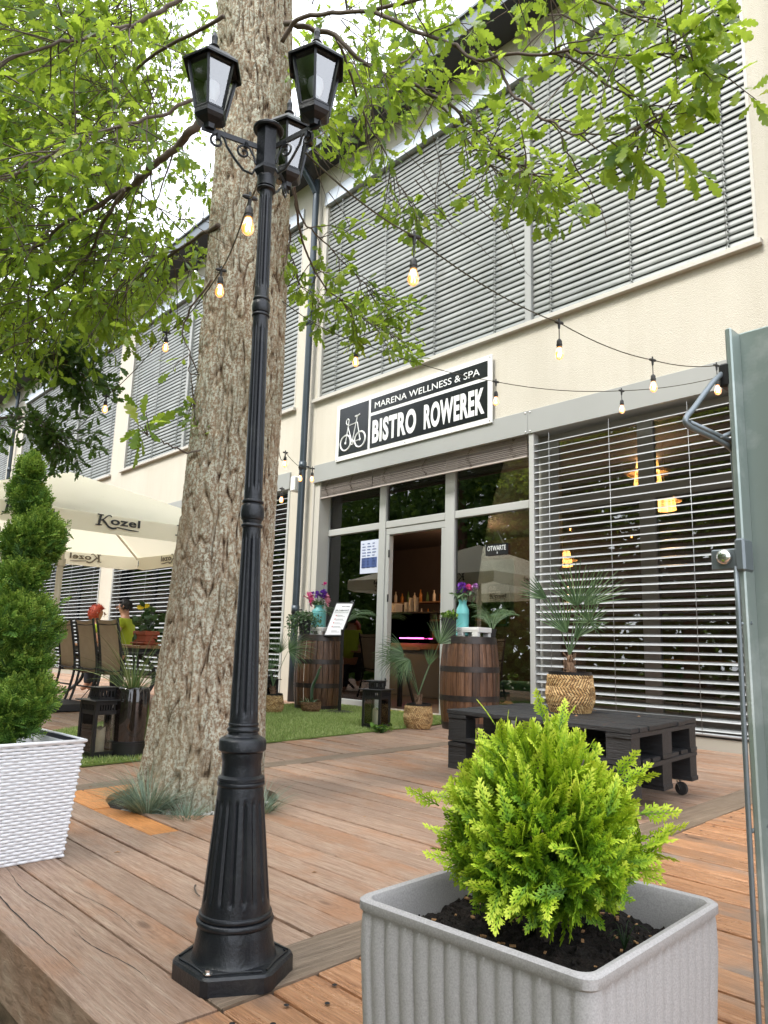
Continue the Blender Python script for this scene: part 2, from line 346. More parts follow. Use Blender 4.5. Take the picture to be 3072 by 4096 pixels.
# ------------------------------------------------------------------ ground and deck
WY = 6.62                                     # face of the wall
g = MB(); g.box(-120, 120, -90, 120, -.95, -.8); tag(g.build('ground', mat('ground_soil', (.07, .075, .03), .95, col2=(.12, .10, .06), ns=4, bump=.6, bs=30)), kind='structure')
t1l = lambda y: -1.72 - .068 * (y - 1.28)
t1r = lambda y: -1.526 - .0635 * (y - .965)
t2r = lambda y: -4.08 - .085 * (y - 1.59)
t2l = lambda y: t2r(y) - .15
HOLE = (-3.60, 2.05, .43)
def plank(mb, xs0, xs1, y0, y1, val, z1=0., z0=-.034):        # xs0/xs1: functions of y giving the two ends
    ys = np.linspace(y0, y1, 6); b = .0025
    L_ = [(xs0(y), y) for y in ys]; R_ = [(xs1(y), y) for y in ys]
    if max(r[0] - l[0] for l, r in zip(L_, R_)) < .02: return
    v = []; f = []
    for (xl, y), (xr, _) in zip(L_, R_): v += [(xl, y, z1), (xr, y, z1), (xl, y, z0), (xr, y, z0)]
    v[0] = (v[0][0], y0 + b, z1); v[1] = (v[1][0], y0 + b, z1); v[20] = (v[20][0], y1 - b, z1); v[21] = (v[21][0], y1 - b, z1)
    n = len(v); v += [(v[0][0], y0, z1 - b), (v[1][0], y0, z1 - b), (v[20][0], y1, z1 - b), (v[21][0], y1, z1 - b)]
    for i in range(5):
        a = i * 4; f += [[a, a + 1, a + 5, a + 4], [a, a + 4, a + 6, a + 2], [a + 1, a + 3, a + 7, a + 5]]
    f += [[n, n + 1, 1, 0], [2, 3, n + 1, n], [20, 21, n + 3, n + 2], [n + 2, n + 3, 23, 22]]
    mb.add(v, f, val)
D1 = MB(); D2 = MB(); D3 = MB(); D4 = MB()
ys = [.741, .971]
while ys[-1] < 6.80: ys.append(ys[-1] + (.1378 if ys[-1] < 2.4 else rnd.uniform(.132, .146)))
for i in range(len(ys) - 1):
    y0, y1 = ys[i] + .0044, ys[i + 1] - .0044; ym = (y0 + y1) / 2
    dz = lambda: rnd.uniform(-.005, .001)
    if i == 0:
        plank(D1, lambda y: -9.3, lambda y: -1.53, y0, y1, .35, 0, -.16)
        plank(D1, lambda y: -14, lambda y: -9.304, y0, y1, .5, 0, -.16)
        plank(D2, lambda y: -1.522, lambda y: 1.2, y0, y1, rnd.random(), -.001); continue
    # left of the second beam, in lengths
    x = t2l(ym) - .004; first = True
    while x > -31:
        L = rnd.uniform(2.2, 4.2); x0 = x - L
        plank(D1, lambda y: x0, (lambda y: t2l(y) - .004) if first else (lambda y: x - .004), y0, y1, rnd.random(), dz()); x = x0; first = False
    # between the beams, cut round the tree
    left = lambda y: t2r(y) + .004
    right = lambda y: t1l(y) - .004
    cx, cy, cr = HOLE
    orange = 1.47 < ym < 1.88
    if abs(ym - cy) < cr + .06:
        hl = lambda y: cx - math.sqrt(max(cr * cr - (y - cy) ** 2, 0.)) * (1 + .02 * math.sin(9 * y))
        hr = lambda y: cx + math.sqrt(max(cr * cr - (y - cy) ** 2, 0.)) * (1 + .02 * math.sin(7 * y))
        plank(D3 if orange else D1, left, hl, y0, y1, rnd.random(), dz())
        if orange and ym < 1.67: plank(D3, hr, lambda y: -3.01, y0, y1, rnd.random(), dz()); plank(D1, lambda y: -3.006, right, y0, y1, rnd.random(), dz())
        else: plank(D1, hr, right, y0, y1, rnd.random(), dz())
    elif orange:
        plank(D3, left, lambda y: -3.01, y0, y1, .5, 0); plank(D1, lambda y: -3.006, right, y0, y1, rnd.random(), dz())
    else:
        plank(D1, left, right, y0, y1, rnd.random(), dz())
    # right of the first beam
    plank(D2, lambda y: t1r(y) + .004, lambda y: 1.2, y0, y1, rnd.random(), dz()); plank(D2, lambda y: 1.204, lambda y: 5, y0, y1, rnd.random(), dz())
plank(D4, t1l, t1r, .973, 6.8, .4, .001); plank(D4, t2l, t2r, .973, 6.8, .7, 0)
D5 = MB(); D5.box(-31, 5, .80, 6.8, -.30, -.04)  # near-black sheet under the boards, the shade in the gaps as colour
tag(D1.build('deck', m_deck), kind='structure'); tag(D2.build('deck_orange_boards', m_deckor), kind='structure')
tag(D3.build('deck_new_boards', m_decknew), kind='structure'); tag(D4.build('deck_cross_beams', m_beam), kind='structure')
tag(D5.build('under_deck_dark', m_dark), kind='structure')
Df = MB()
for a, b_, z0, z1 in ((-14, -1.2, -.47, -.165), (-1.19, 5, -.47, -.04), (-14, 5, -.80, -.475)): Df.box(a, b_, .752, .80, z0, z1, rnd.random(), bev=.004)
tag(Df.build('deck_side_boards', wood_mat('deck_side_timber', (.06, .042, .03), (.12, .08, .055), (.22, .155, .11), rv=.3, patch=(.05, .045, .03))), kind='structure')
# screw holes, long cracks and stray bits on the planks
Dh = MB()
for (x, y) in [(-1.455, .955), (-1.40, 1.02), (-1.45, 1.09), (-1.40, 1.165), (-1.46, 1.235), (-1.43, 1.30), (-1.475, 1.375)] + [(-1.50 - .0635 * (k * .14) + rnd.uniform(-.01, .01), 1.45 + k * .14) for k in range(30)]:
    Dh.lathe([(0, .0022), (.0055, .0022), (.0065, .0016)], (x, y), 10)
def crack(x0, y0, x1, y1, w, seed):
    r_ = random.Random(seed); n = 40; P = []
    for i in range(n):
        t = i / (n - 1); P.append((x0 + (x1 - x0) * t, y0 + (y1 - y0) * t + .012 * math.sin(t * 7 + seed) + r_.uniform(-.0015, .0015), w * math.sin(PI * min(t * 1.1 + .02, 1)) * r_.uniform(.5, 1.2)))
    v = []; f = []
    for i, (x, y, ww) in enumerate(P): v += [(x, y - ww, .0012), (x, y + ww, .0012)]
    for i in range(n - 1): f.append([2 * i, 2 * i + 2, 2 * i + 3, 2 * i + 1])
    Dh.add(v, f)
crack(-3.4, .87, -1.62, .79, .0022, 1); crack(-2.9, .92, -2.1, .895, .0015, 2); crack(-2.2, .90, -1.66, .905, .0012, 3); crack(-2.6, 1.03, -1.9, 1.02, .001, 4)
crack(-3.2, .80, -2.3, .775, .0015, 5)
tag(Dh.build('deck_screw_holes', m_dark), kind='structure')

gm = MB()                                      # artificial grass mat
poly = [(-4.80, 1.93), (-4.84, 2.36), (-5.20, 3.60), (-5.38, 4.87), (-5.55, 6.02), (-5.62, 6.70), (-8.55, 6.70), (-7.9, 4.9), (-7.15, 3.06), (-6.3, 1.95)]
gm.add([(x, y, .012) for x, y in poly] + [(x, y, .002) for x, y in poly], [list(range(10))] + [[i, i + 10, (i + 1) % 10 + 10, (i + 1) % 10] for i in range(10)])
def inpoly(x, y):
    c = np.zeros(len(x), bool); P = poly
    for i in range(len(P)):
        x0, y0 = P[i]; x1, y1 = P[i - 1]
        k = ((y0 > y) != (y1 > y)) & (x < (x1 - x0) * (y - y0) / (y1 - y0 + 1e-12) + x0); c ^= k
    return c
X = rng.uniform(-8.6, -4.8, 120000); Y = rng.uniform(1.93, 6.7, 120000); k = inpoly(X, Y); X = X[k]; Y = Y[k]; N = len(X)
A_ = rng.uniform(0, 2 * PI, N); Wd = .004; H_ = rng.uniform(.014, .030, N); lx = rng.normal(0, .010, N); ly = rng.normal(0, .010, N)
V = np.stack([np.stack([X - Wd * np.cos(A_), Y - Wd * np.sin(A_), np.full(N, .011)], -1), np.stack([X + Wd * np.cos(A_), Y + Wd * np.sin(A_), np.full(N, .011)], -1), np.stack([X + lx, Y + ly, .011 + H_], -1)], 1)
gb = MB(); gb.raw(V.reshape(-1, 3), np.arange(3 * N), np.full(N, 3), rng.random(N)); gm2 = gb
m_turf = leafmat('turf', [(0, (.19, .28, .07)), (.6, (.35, .46, .14)), (1, (.56, .58, .28))], (.35, .45, .12), .25, .6)
gb.merge(gm); tag(gb.build('artificial_grass', m_turf), 'strip of green artificial grass laid on the deck before the door', 'grass mat', kind='stuff')

# ------------------------------------------------------------------ building
B = thing('building', 'cream rendered building with grey venetian blinds over its tall windows', 'building', (-9, WY, 0))
Wl = MB()
UP = [(-8.76, -2.26), (-15.80, -9.34), (-23.40, -16.45), (-31.2, -24.6), (-1.5, 4.8)]        # upper openings
LO = [(-8.72, -2.26), (-15.80, -9.34), (-23.40, -16.45), (-31.2, -24.6), (-1.5, 4.8)]
edges = sorted(UP)
pill = [(-33, -31.2), (-24.6, -23.40), (-16.45, -15.80), (-9.34, -8.76), (-2.26, -1.5), (4.8, 6)]
for a, b_ in pill: Wl.box(a, b_, WY, WY + .5, -.1, 8.5)
for a, b_ in UP:
    Wl.box(a, b_, WY + .002, WY + .45, 3.30, 4.50); Wl.box(a, b_, WY + .002, WY + .45, 7.95, 8.5)
wall = Wl.build('wall', m_stucco, B)
def panel(name, x0, x1, y0, y1, z0, z1, m, parent=B, bev=.003): mb = MB(); mb.box(x0, x1, y0, y1, z0, z1, bev=bev); return mb.build(name, m, parent)
# lower header panels with rivets, a seam in the near one
for a, b_ in [(-8.72, -4.80), (-4.797, -2.2)]:
    h = panel('header_panel', a, b_, WY - .03, WY + .3, 3.20, 3.47, m_header)
for a, b_ in LO[1:]: panel('header_panel', a, b_, WY - .03, WY + .3, 3.20, 3.47, m_header)
rv = MB()
for x, z in ((-4.83, 3.225), (-4.765, 3.225), (-4.83, 3.445), (-4.765, 3.445)):
    rv = MB(); rv.lathe([(.012, 0), (.009, .006), (0, .008)], n=10); rv.V[-1] = rv.V[-1] @ np.array(RX(PI / 2))[:3, :3].T + np.array([x, WY - .031, z]); rv.build('rivet', m_steel, B, True)
def blind(win, x0, x1, z0, z1, Y, pitch, prof, m, cords, top=True):
    mb = MB(); n = int((z1 - z0) / pitch); P = np.array(prof); k = len(P)
    for i in range(n):
        z = z0 + (i + .6) * pitch; sag = rnd.uniform(-.0015, .0015); tl = rnd.gauss(0, .035); xs = np.linspace(x0, x1, 5); v = []
        for j, x in enumerate(xs):
            zz = z + sag + rnd.uniform(-.0008, .0008)
            for (py_, pz) in P: v.append((x, Y + py_ - tl * pz, zz + pz + tl * py_))
        f = [[a * k + b, (a + 1) * k + b, (a + 1) * k + b + 1, a * k + b + 1] for a in range(4) for b in range(k - 1)]
        mb.add(v, f, rnd.random())
    mb.box(x0, x1, Y - .035, Y + .035, z0 - .012, z0 + .012)
    for c in cords:
        mb.box(c - .002, c + .002, Y - .042, Y - .039, z0, z1)
        for i in range(n): mb.box(c + .012, c + .020, Y - .045, Y - .02, z0 + (i + .35) * pitch, z0 + (i + .75) * pitch) if pitch < .078 else None
    return mb.build('venetian_blind', m, win, True)
closed = [(.011, .037), (.000, .018), (-.008, -.008), (-.010, -.030), (-.006, -.0385)]
opn = [(-.043, -.018), (-.040, -.011), (-.020, -.001), (.004, .005), (.030, .011), (.043, .011)]
for wi, (a, b_) in enumerate(UP):
    W_ = MB(); mid = {0: -4.80, 1: -13.07, 2: -18.88}.get(wi, (a + b_) / 2)
    W_.box(a, b_, WY + .30, WY + .34, 4.5, 7.95)
    win = W_.build('window', m_dark, B)
    fr = MB(); fr.box(a, a + .055, WY - .004, WY + .28, 4.53, 7.80); fr.build('frame', m_sill, win); fr = MB(); fr.box(b_ - .03, b_, WY - .004, WY + .28, 4.53, 7.80); fr.build('frame', m_sill, win); fr = MB()
    fr.box(mid - .045, mid + .045, WY - .012, WY + .07, 4.53, 7.84, bev=.006); fr.build('mullion', m_header, win)
    sl = MB(); sl.box(a - .07, b_ + .04, WY - .06, WY + .28, 4.475, 4.53, bev=.004); sl.build('sill', m_sill, win)
    for x0, x1 in ((a + .06, mid - .05), (mid + .05, b_ - .035)):
        nn = 3 if x1 - x0 > 2.5 else 2; Lc = x1 - x0
        blind(win, x0, x1, 4.55, 7.80, WY + .04, .075, closed, m_slat, [x0 + Lc * t for t in ((.09, .36, .62, .88) if Lc > 2.7 else (.1, .5, .9))])
    panel('upper_header', a, b_, WY - .04, WY + .25, 7.80, 8.03, m_headhi, win)
# lower windows with open blinds
for wi, (a, b_) in enumerate(LO):
    x0 = -4.80 if wi == 0 else a
    W_ = MB(); fz = lambda *q: W_.box(*q, rnd.random(), bev=.006)
    Yf = WY + .20; m1 = -3.53 if wi == 0 else (x0 + b_) / 2
    fm = m_frame2 if wi == 0 else m_pipe
    W_.box(x0, x0 + .24, Yf, Yf + .07, .10, 3.2, bev=.006); W_.box(b_ - .12, b_, Yf, Yf + .07, .10, 3.2, bev=.006)
    mx = [m1] if wi == 0 else [x0 + (b_ - x0) * t for t in (.25, .5, .75)]
    for m_ in mx: W_.box(m_ - .085, m_ + .085, Yf - .004, Yf + .066, .10, 3.2, bev=.006)
    W_.box(x0 + .1, b_ - .05, Yf - .008, Yf + .06, 2.33, 2.47, bev=.006); W_.box(x0 + .1, b_ - .05, Yf - .008, Yf + .06, .10, .26, bev=.006); W_.box(x0 + .1, b_ - .05, Yf - .008, Yf + .06, 3.12, 3.2)
    win = W_.build('window', fm, B)
    gl = MB(); gl.box(x0 + .05, b_ - .02, Yf + .02, Yf + .026, .2, 3.15); gl.build('glass_pane', m_glass, win)
    rl = MB(); rl.box(x0, x0 + .065, WY - .012, WY + .09, .10, 3.2, bev=.004); rl.build('guide_rail', m_frame, win); rl = MB(); rl.box(b_ - .05, b_, WY - .012, WY + .09, .10, 3.2); rl.build('guide_rail', m_frame, win)
    segs = [(x0 + .07, b_ - .05)] if wi == 0 else [(x0 + .07, (x0 + b_) / 2 - .03), ((x0 + b_) / 2 + .03, b_ - .05)]
    for s0, s1 in segs: blind(win, s0, s1, .13, 3.17, WY + .035, .0805, opn, m_slat2, [s0 + (s1 - s0) * t for t in ((.08, .38, .72) if wi == 0 else (.1, .5, .9))])
    bs = MB(); bs.box(x0, b_, WY + .02, WY + .3, -.04, .10); bs.build('plinth', m_jamb, win)
# entrance
E_ = MB(); Yg = WY + .20
E_.box(-8.72, -8.60, Yg, Yg + .08, 0, 3.2, .3, bev=.006); E_.box(-7.47, -7.34, Yg - .01, Yg + .08, .0, 3.2, .6, bev=.006)
E_.box(-7.337, -7.27, Yg + .005, Yg + .09, .0, 2.31, .1, bev=.006); E_.box(-6.31, -6.243, Yg + .005, Yg + .09, 0, 2.31, .1, bev=.006); E_.box(-7.337, -6.243, Yg + .006, Yg + .088, 2.31, 2.40, .1, bev=.006)
E_.box(-6.24, -6.08, Yg - .01, Yg + .08, 0, 3.2, .6, bev=.006); E_.box(-4.95, -4.80, Yg, Yg + .08, 0, 3.2, .3, bev=.006)
for a, b_ in ((-8.60, -7.472), (-7.338, -6.242), (-6.078, -4.95)): E_.box(a, b_, Yg - .004, Yg + .076, 2.402, 2.50, .8, bev=.008)
for a, b_ in ((-8.60, -7.472), (-6.078, -4.95)): E_.box(a, b_, Yg - .004, Yg + .076, .0, .085, .5, bev=.006)
ent = E_.build('entrance_frame', m_frame, B)
for a, b_, z0, z1 in ((-8.6, -7.47, .08, 2.41), (-6.08, -4.95, .08, 2.41), (-8.6, -7.47, 2.49, 3.2), (-7.34, -6.24, 2.49, 3.2), (-6.08, -4.95, 2.49, 3.2)):
    q = MB(); q.box(a, b_, Yg + .03, Yg + .036, z0, z1); q.build('glass_pane', m_glass, ent)
q = MB(); q.box(-8.718, -8.60, WY + .01, Yg, 0, 3.2); q.box(-8.76, -8.72, WY - .01, Yg, 0, 3.2); q.build('reveal', m_sill, ent)
for z in (2.05, 1.45, .35): q = MB(); q.tube([(-7.262, Yg - .0, z - .05), (-7.262, Yg - .0, z + .05)], .011, 10); q.build('hinge', m_black, ent)
q = MB(); q.box(-7.34, -6.24, Yg - .14, Yg + .07, .0, .022); q.build('threshold', m_jamb, ent)
# bamboo shade, rolled up behind the header
bs = MB()
for i in range(46):
    z = 3.235 - i * .0058; y = WY + .035 + .004 * math.sin(i * 1.7)
    for sx0, sx1 in ((-8.66, -7.47), (-7.455, -4.85)):
        bs.tube([(x, y + rnd.uniform(-.001, .001), z + rnd.uniform(-.0012, .0012)) for x in np.linspace(sx0, sx1, 5)], .0024, 4, rnd.random())
bs.box(-8.66, -4.85, WY + .02, WY + .05, 2.952, 2.968, 1.)
m_bamb = mat('bamboo_slats', (.27, .24, .22), .7, rv=1.0)
bsh = bs.build('bamboo_shade', m_bamb, ent)
kn = MB()
for cx in (-8.45, -7.9, -7.2, -6.45, -5.7, -5.05):
    for i in range(60):
        z = 2.97 + rnd.random() * .24; x = cx + .03 * math.sin(z * 30) + rnd.uniform(-.02, .02)
        kn.tube([(x, WY + .022, z), (x + rnd.uniform(-.015, .015), WY + .016, z + rnd.uniform(-.012, .012))], .0022, 4)
kn.build('binding_cord', mat('jute_cord', (.07, .05, .04), .9), bsh)
# roof, eaves and drainpipes
rf = MB(); v = [(-33.5, 6.12, 8.72), (6.5, 6.12, 8.72), (6.5, 22, 10.4), (-33.5, 22, 10.4), (-33.5, 6.12, 8.5), (6.5, 6.12, 8.5), (6.5, 22, 8.5), (-33.5, 22, 8.5)]
rf.add(v, [[0, 1, 2, 3], [7, 6, 5, 4], [1, 5, 6, 2], [3, 7, 4, 0], [2, 6, 7, 3]]); roof = rf.build('roof', m_roof, B)
q = MB(); q.box(-33.5, 6.5, 6.105, 6.118, 8.47, 8.73); q.box(-33.5, 6.5, 6.07, 6.118, 8.70, 8.735); q.build('fascia', m_fascia, roof)
q = MB(); q.box(-33.5, 6.5, 6.12, WY - .002, 8.47, 8.498); q.build('soffit', m_soffit, roof)
def pipe(x, lbl=None):
    q = MB(); P = spline([(x, 6.50, -.05), (x, 6.50, 3), (x, 6.50, 7.9), (x, 6.50, 8.02), (x - .02, 6.44, 8.16), (x - .06, 6.27, 8.40), (x - .08, 6.22, 8.50)], 5)
    q.tube(P, .052, 14); pp = q.build('drainpipe', m_pipe, B, True)
    for z in (1.25, 3.42, 5.75): q = MB(); q.tube([(x, 6.50, z), (x, 6.50, z + .12)], .060, 14); q.box(x - .01, x + .01, 6.50, WY, z + .05, z + .07); q.build('bracket', m_pipe, pp, True)
pipe(-8.89); pipe(-23.9); pipe(-1.93)
q = MB(); q.box(-9.13, -9.02, 6.45, 6.60, 3.10, 3.34, bev=.02); q.build('alarm_box', m_white, B)
# interior shell
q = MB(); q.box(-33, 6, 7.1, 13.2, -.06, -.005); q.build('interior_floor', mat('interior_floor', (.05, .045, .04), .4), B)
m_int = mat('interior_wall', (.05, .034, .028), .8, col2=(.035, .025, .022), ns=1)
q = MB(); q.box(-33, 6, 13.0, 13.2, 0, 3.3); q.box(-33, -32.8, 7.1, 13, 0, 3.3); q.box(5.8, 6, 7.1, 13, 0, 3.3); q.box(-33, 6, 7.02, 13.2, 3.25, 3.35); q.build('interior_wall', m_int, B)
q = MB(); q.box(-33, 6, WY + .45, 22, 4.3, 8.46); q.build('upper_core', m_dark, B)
# ------------------------------------------------------------------ leaves
LT = [0, .12, .18, .26, .34, .40, .48, .58, .64, .72, .82, .87, .94, .985, 1.]; LW = [.012, .075, .04, .14, .155, .08, .21, .225, .115, .205, .19, .105, .115, .06, .0]
def leaf_template():
    v = []; f = []
    for t, w_ in zip(LT, LW):
        z = -.16 * t * t
        v += [(t, 0, z), (t + .045 * (w_ > .12), w_, z + .10 * w_ - .04 * t), (t + .045 * (w_ > .12), -w_ * .95, z + .10 * w_ - .04 * t)]
    for i in range(len(LT) - 1):
        a = 3 * i; f += [[a, a + 3, a + 4, a + 1], [a, a + 2, a + 5, a + 3]]
    v += [(-.12, .008, .0), (-.12, -.008, 0)]; n = len(v); f += [[n - 1, 2, 1, n - 2]]
    return np.array(v), f
LEAF_V, LEAF_F = leaf_template()
LEAF_FLAT = [q for q in LEAF_F]
def leaf_mats(pos, dirs, sizes, flat=.75):
    pos = np.asarray(pos, float); d = np.asarray(dirs, float); d /= np.linalg.norm(d, axis=1, keepdims=True)
    n = rng.normal(0, 1, d.shape) * (1 - flat) + np.array([0, 0, 1.]) * flat; n -= d * np.sum(n * d, 1, keepdims=True); n /= np.maximum(np.linalg.norm(n, axis=1, keepdims=True), 1e-6)
    y = np.cross(n, d); s = np.asarray(sizes)[:, None]
    return np.stack([d * s, y * s, n * s, pos], -1)
def twig(P0, d0, L, nl, size, lv, tw, droop=.25, thick=.004, spread=1.):
    n = 6; P = [np.array(P0, float)]; d = np.array(d0, float); d /= np.linalg.norm(d)
    for i in range(n):
        d = d + rng.normal(0, .12, 3) + np.array([0, 0, -droop * .12]); d /= np.linalg.norm(d); P.append(P[-1] + d * L / n)
    P = np.array(P); tw.tube(P, np.linspace(thick, thick * .35, n + 1), 4, rnd.random(), caps=False)
    t = np.concatenate([rng.uniform(.25, 1, nl // 2), rng.uniform(.82, 1., nl - nl // 2)])
    idx = np.clip((t * n).astype(int), 0, n - 1); pos = P[idx] + (P[idx + 1] - P[idx]) * (t * n - idx)[:, None]
    ax = (P[-1] - P[0]) / np.linalg.norm(P[-1] - P[0])
    dirs = ax * .55 + rng.normal(0, .62 * spread, (nl, 3)) + np.array([0, 0, -.22])
    lv.append((pos + dirs * .02, dirs, size * rng.uniform(.6, 1.15, nl), np.clip(rng.normal(.5, .2, nl) + rnd.uniform(-.25, .25), 0, 1)))
def leaves_build(lv, name, m, parent):
    mb = MB(); P = np.concatenate([a for a, *_ in lv]); D = np.concatenate([b for _, b, *_ in lv]); s = np.concatenate([c for _, _, c, _ in lv]); r_ = np.concatenate([d for *_, d in lv])
    mb.many(LEAF_V, LEAF_FLAT, leaf_mats(P, D, s, .55), r_); return mb.build(name, m, parent, True)
m_leaf = leafmat('oak_leaf', [(0, (.028, .075, .012)), (.45, (.075, .17, .022)), (.8, (.16, .27, .035)), (1, (.30, .34, .05))], (.52, .70, .07), .50, .42)
m_leafd = leafmat('oak_leaf_dark', [(0, (.018, .045, .010)), (.6, (.035, .085, .018)), (1, (.07, .14, .03))], (.16, .27, .04), .35, .5)
m_woods = leafmat('woodland_leaf', [(0, (.03, .075, .015)), (.6, (.08, .17, .035)), (1, (.18, .28, .07))], (.25, .4, .06), .3, .6)
m_twig = mat('oak_twig', (.075, .055, .042), .9, col2=(.13, .105, .085), ns=20)

# bark: ridged trunk with real relief
def bark_mat():
    m, nt = newmat('oak_bark'); p = nd(nt, 'ShaderNodeBsdfPrincipled'); o = nd(nt, 'ShaderNodeOutputMaterial'); p.inputs['Roughness'].default_value = .95; p.inputs['Specular IOR Level'].default_value = .15
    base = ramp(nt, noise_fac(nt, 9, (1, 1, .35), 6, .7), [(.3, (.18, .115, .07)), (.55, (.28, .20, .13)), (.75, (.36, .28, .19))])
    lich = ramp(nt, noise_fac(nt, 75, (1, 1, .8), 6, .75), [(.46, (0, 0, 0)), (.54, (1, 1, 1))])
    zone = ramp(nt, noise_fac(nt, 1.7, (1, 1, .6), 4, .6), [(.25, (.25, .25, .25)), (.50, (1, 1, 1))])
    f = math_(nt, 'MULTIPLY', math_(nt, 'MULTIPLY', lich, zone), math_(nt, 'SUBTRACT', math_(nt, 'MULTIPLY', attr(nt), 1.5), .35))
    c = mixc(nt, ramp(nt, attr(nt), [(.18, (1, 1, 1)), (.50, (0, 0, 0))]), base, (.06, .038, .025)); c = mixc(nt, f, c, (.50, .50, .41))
    g = ramp(nt, noise_fac(nt, 2.3, (1, 1, .5), 4, .6), [(.50, (0, 0, 0)), (.72, (.55, .55, .55))]); c = mixc(nt, g, c, (.13, .125, .07))
    nt.links.new(c, p.inputs['Base Color'])
    b = nd(nt, 'ShaderNodeBump'); b.inputs['Strength'].default_value = .8; b.inputs['Distance'].default_value = .01; nt.links.new(noise_fac(nt, 55, (1, 1, .45), 6, .7), b.inputs['Height']); nt.links.new(b.outputs[0], p.inputs['Normal'])
    nt.links.new(p.outputs[0], o.inputs[0]); return m
m_bark = bark_mat()
def trunk_mesh(cz, cx, cy, cr, n=340, dz=.010, z1=8.0, seed=3., amp=.027):
    zs = np.arange(-.12, z1, dz); a = np.linspace(0, 2 * PI, n, endpoint=False); V = np.zeros((len(zs), n, 3)); A2 = np.zeros((len(zs), n))
    X0 = np.interp(zs, cz, cx); Y0 = np.interp(zs, cz, cy); R0 = np.interp(zs, cz, cr)
    N = mnoise.noise; Vv = Vector
    for i, z in enumerate(zs):
        r0 = R0[i]
        for k in range(n):
            c, s_ = math.cos(a[k]), math.sin(a[k])
            wv = .035 * N(Vv((c * 3, s_ * 3, z * 1.5 + seed)))
            q = Vv((c * 6.2 + wv * 9, s_ * 6.2 + wv * 9, z * 4.6 + seed)); r1 = abs(N(q)) ; r2 = abs(N(Vv((c * 10 + 7 + wv * 12, s_ * 10, z * 8 + seed)))); r3 = abs(N(Vv((c * 4, s_ * 4 + 3, z * 9 + seed))))
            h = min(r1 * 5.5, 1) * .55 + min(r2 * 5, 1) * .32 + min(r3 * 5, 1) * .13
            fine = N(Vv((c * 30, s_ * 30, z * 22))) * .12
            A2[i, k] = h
            fl_ = .035 * max(0, 1 - z / .4) ** 2 * (math.sin(5 * a[k] + 1) + .4 * math.sin(9 * a[k]))
            r_ = r0 + amp * (h - .8 + fine * .7) + fl_ + .012 * N(Vv((c, s_, z * .8)))
            V[i, k] = (X0[i] + r_ * c, Y0[i] + r_ * s_, z)
    m_ = len(zs); I = np.arange(m_ * n).reshape(m_, n); J = np.roll(I, -1, 1)
    q = np.stack([I[:-1], J[:-1], J[1:], I[1:]], -1).reshape(-1)
    mb = MB(); mb.raw(V.reshape(-1, 3), q, np.full((m_ - 1) * n, 4), A2[:-1].ravel()); return mb
OX, OY = -3.596, 2.08
tz = [-.2, .03, .14, .5, .99, 1.5, 2.3, 3.05, 3.83, 4.8, 6, 8]; ts = [0, 0, .004, .016, .036, .052, .064, .063, .045, -.005, -.06, -.1]
tr = [.36, .325, .31, .288, .271, .256, .241, .232, .224, .225, .20, .15]
oak = thing('oak_tree', 'thick lichen covered oak growing up through a round cut in the deck', 'tree', (OX, OY, 0))
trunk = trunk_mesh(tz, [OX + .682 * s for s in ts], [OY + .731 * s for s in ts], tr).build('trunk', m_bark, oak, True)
LV = []; TW = MB(); BR = MB()
def branch(pts, r0, r1, ntw, tl, nl, size, lv=None, dz=0., start=.3, side=1., droop=.3, sp=1., raw=False):
    P = spline([at(*p) for p in pts] if not raw else pts, 7); m_ = len(P); wob = np.cumsum(rng.normal(0, .006, P.shape), 0); wob -= np.linspace(0, 1, m_)[:, None] * wob[-1]; P = P + wob
    BR.tube(P, np.linspace(r0, r1, m_), 7, rnd.random())
    for i in range(ntw):
        t = rnd.uniform(start, 1) if i > 2 else 1.; k = min(int(t * (m_ - 1)), m_ - 2); ax = P[k + 1] - P[k]; ax /= np.linalg.norm(ax)
        d = ax * .7 + rng.normal(0, .55 * side, 3) + np.array([0, 0, dz]); twig(P[k] + (P[k + 1] - P[k]) * rnd.random(), d, tl * rnd.uniform(.5, 1.25), int(nl * rnd.uniform(.6, 1.3)), size, LV if lv is None else lv, TW, droop, .0035 + r1 * .3, sp)
# big limbs to the left
branch([(900, -80, 4.2), (690, 30, 4.1), (565, 85, 4.0), (440, 145, 3.9), (310, 180, 3.8), (190, 208, 3.7), (0, 285, 3.6), (-150, 330, 3.5)], .014, .005, 30, .55, 14, .088)
branch([(870, 420, 4.2), (785, 412, 4.0), (660, 435, 3.9), (530, 472, 3.8), (380, 510, 3.7), (285, 535, 3.6), (190, 585, 3.5), (95, 652, 3.4), (-60, 740, 3.3)], .011, .004, 30, .5, 14, .088)
branch([(905, 430, 4.15), (780, 515, 4.1), (680, 605, 4.2), (567, 705, 4.3), (490, 756, 4.4), (380, 832, 4.5), (265, 898, 4.6), (120, 1000, 4.7)], .026, .008, 30, .6, 14, .088)
branch([(500, 756, 4.4), (440, 850, 4.5), (380, 960, 4.7), (300, 1080, 4.9), (180, 1180, 5.0)], .013, .005, 20, .5, 12, .10)
branch([(900, 60, 4.3), (600, 250, 4.8), (400, 420, 5.2), (200, 520, 5.5), (-50, 700, 5.8)], .012, .005, 26, .6, 14, .10)
branch([(870, 900, 4.2), (760, 980, 4.6), (640, 1060, 5.0), (520, 1120, 5.3)], .014, .005, 14, .45, 13, .10)
branch([(850, 1120, 4.0), (770, 1230, 4.1), (730, 1330, 4.15), (760, 1480, 4.1), (775, 1620, 4.1)], .006, .002, 9, .22, 8, .085, start=.45, droop=.6)
branch([(800, 1800, 3.95), (730, 1790, 3.7), (660, 1755, 3.6), (590, 1740, 3.55)], .005, .002, 4, .12, 5, .125, start=.6, dz=.25, droop=0., sp=1.4)
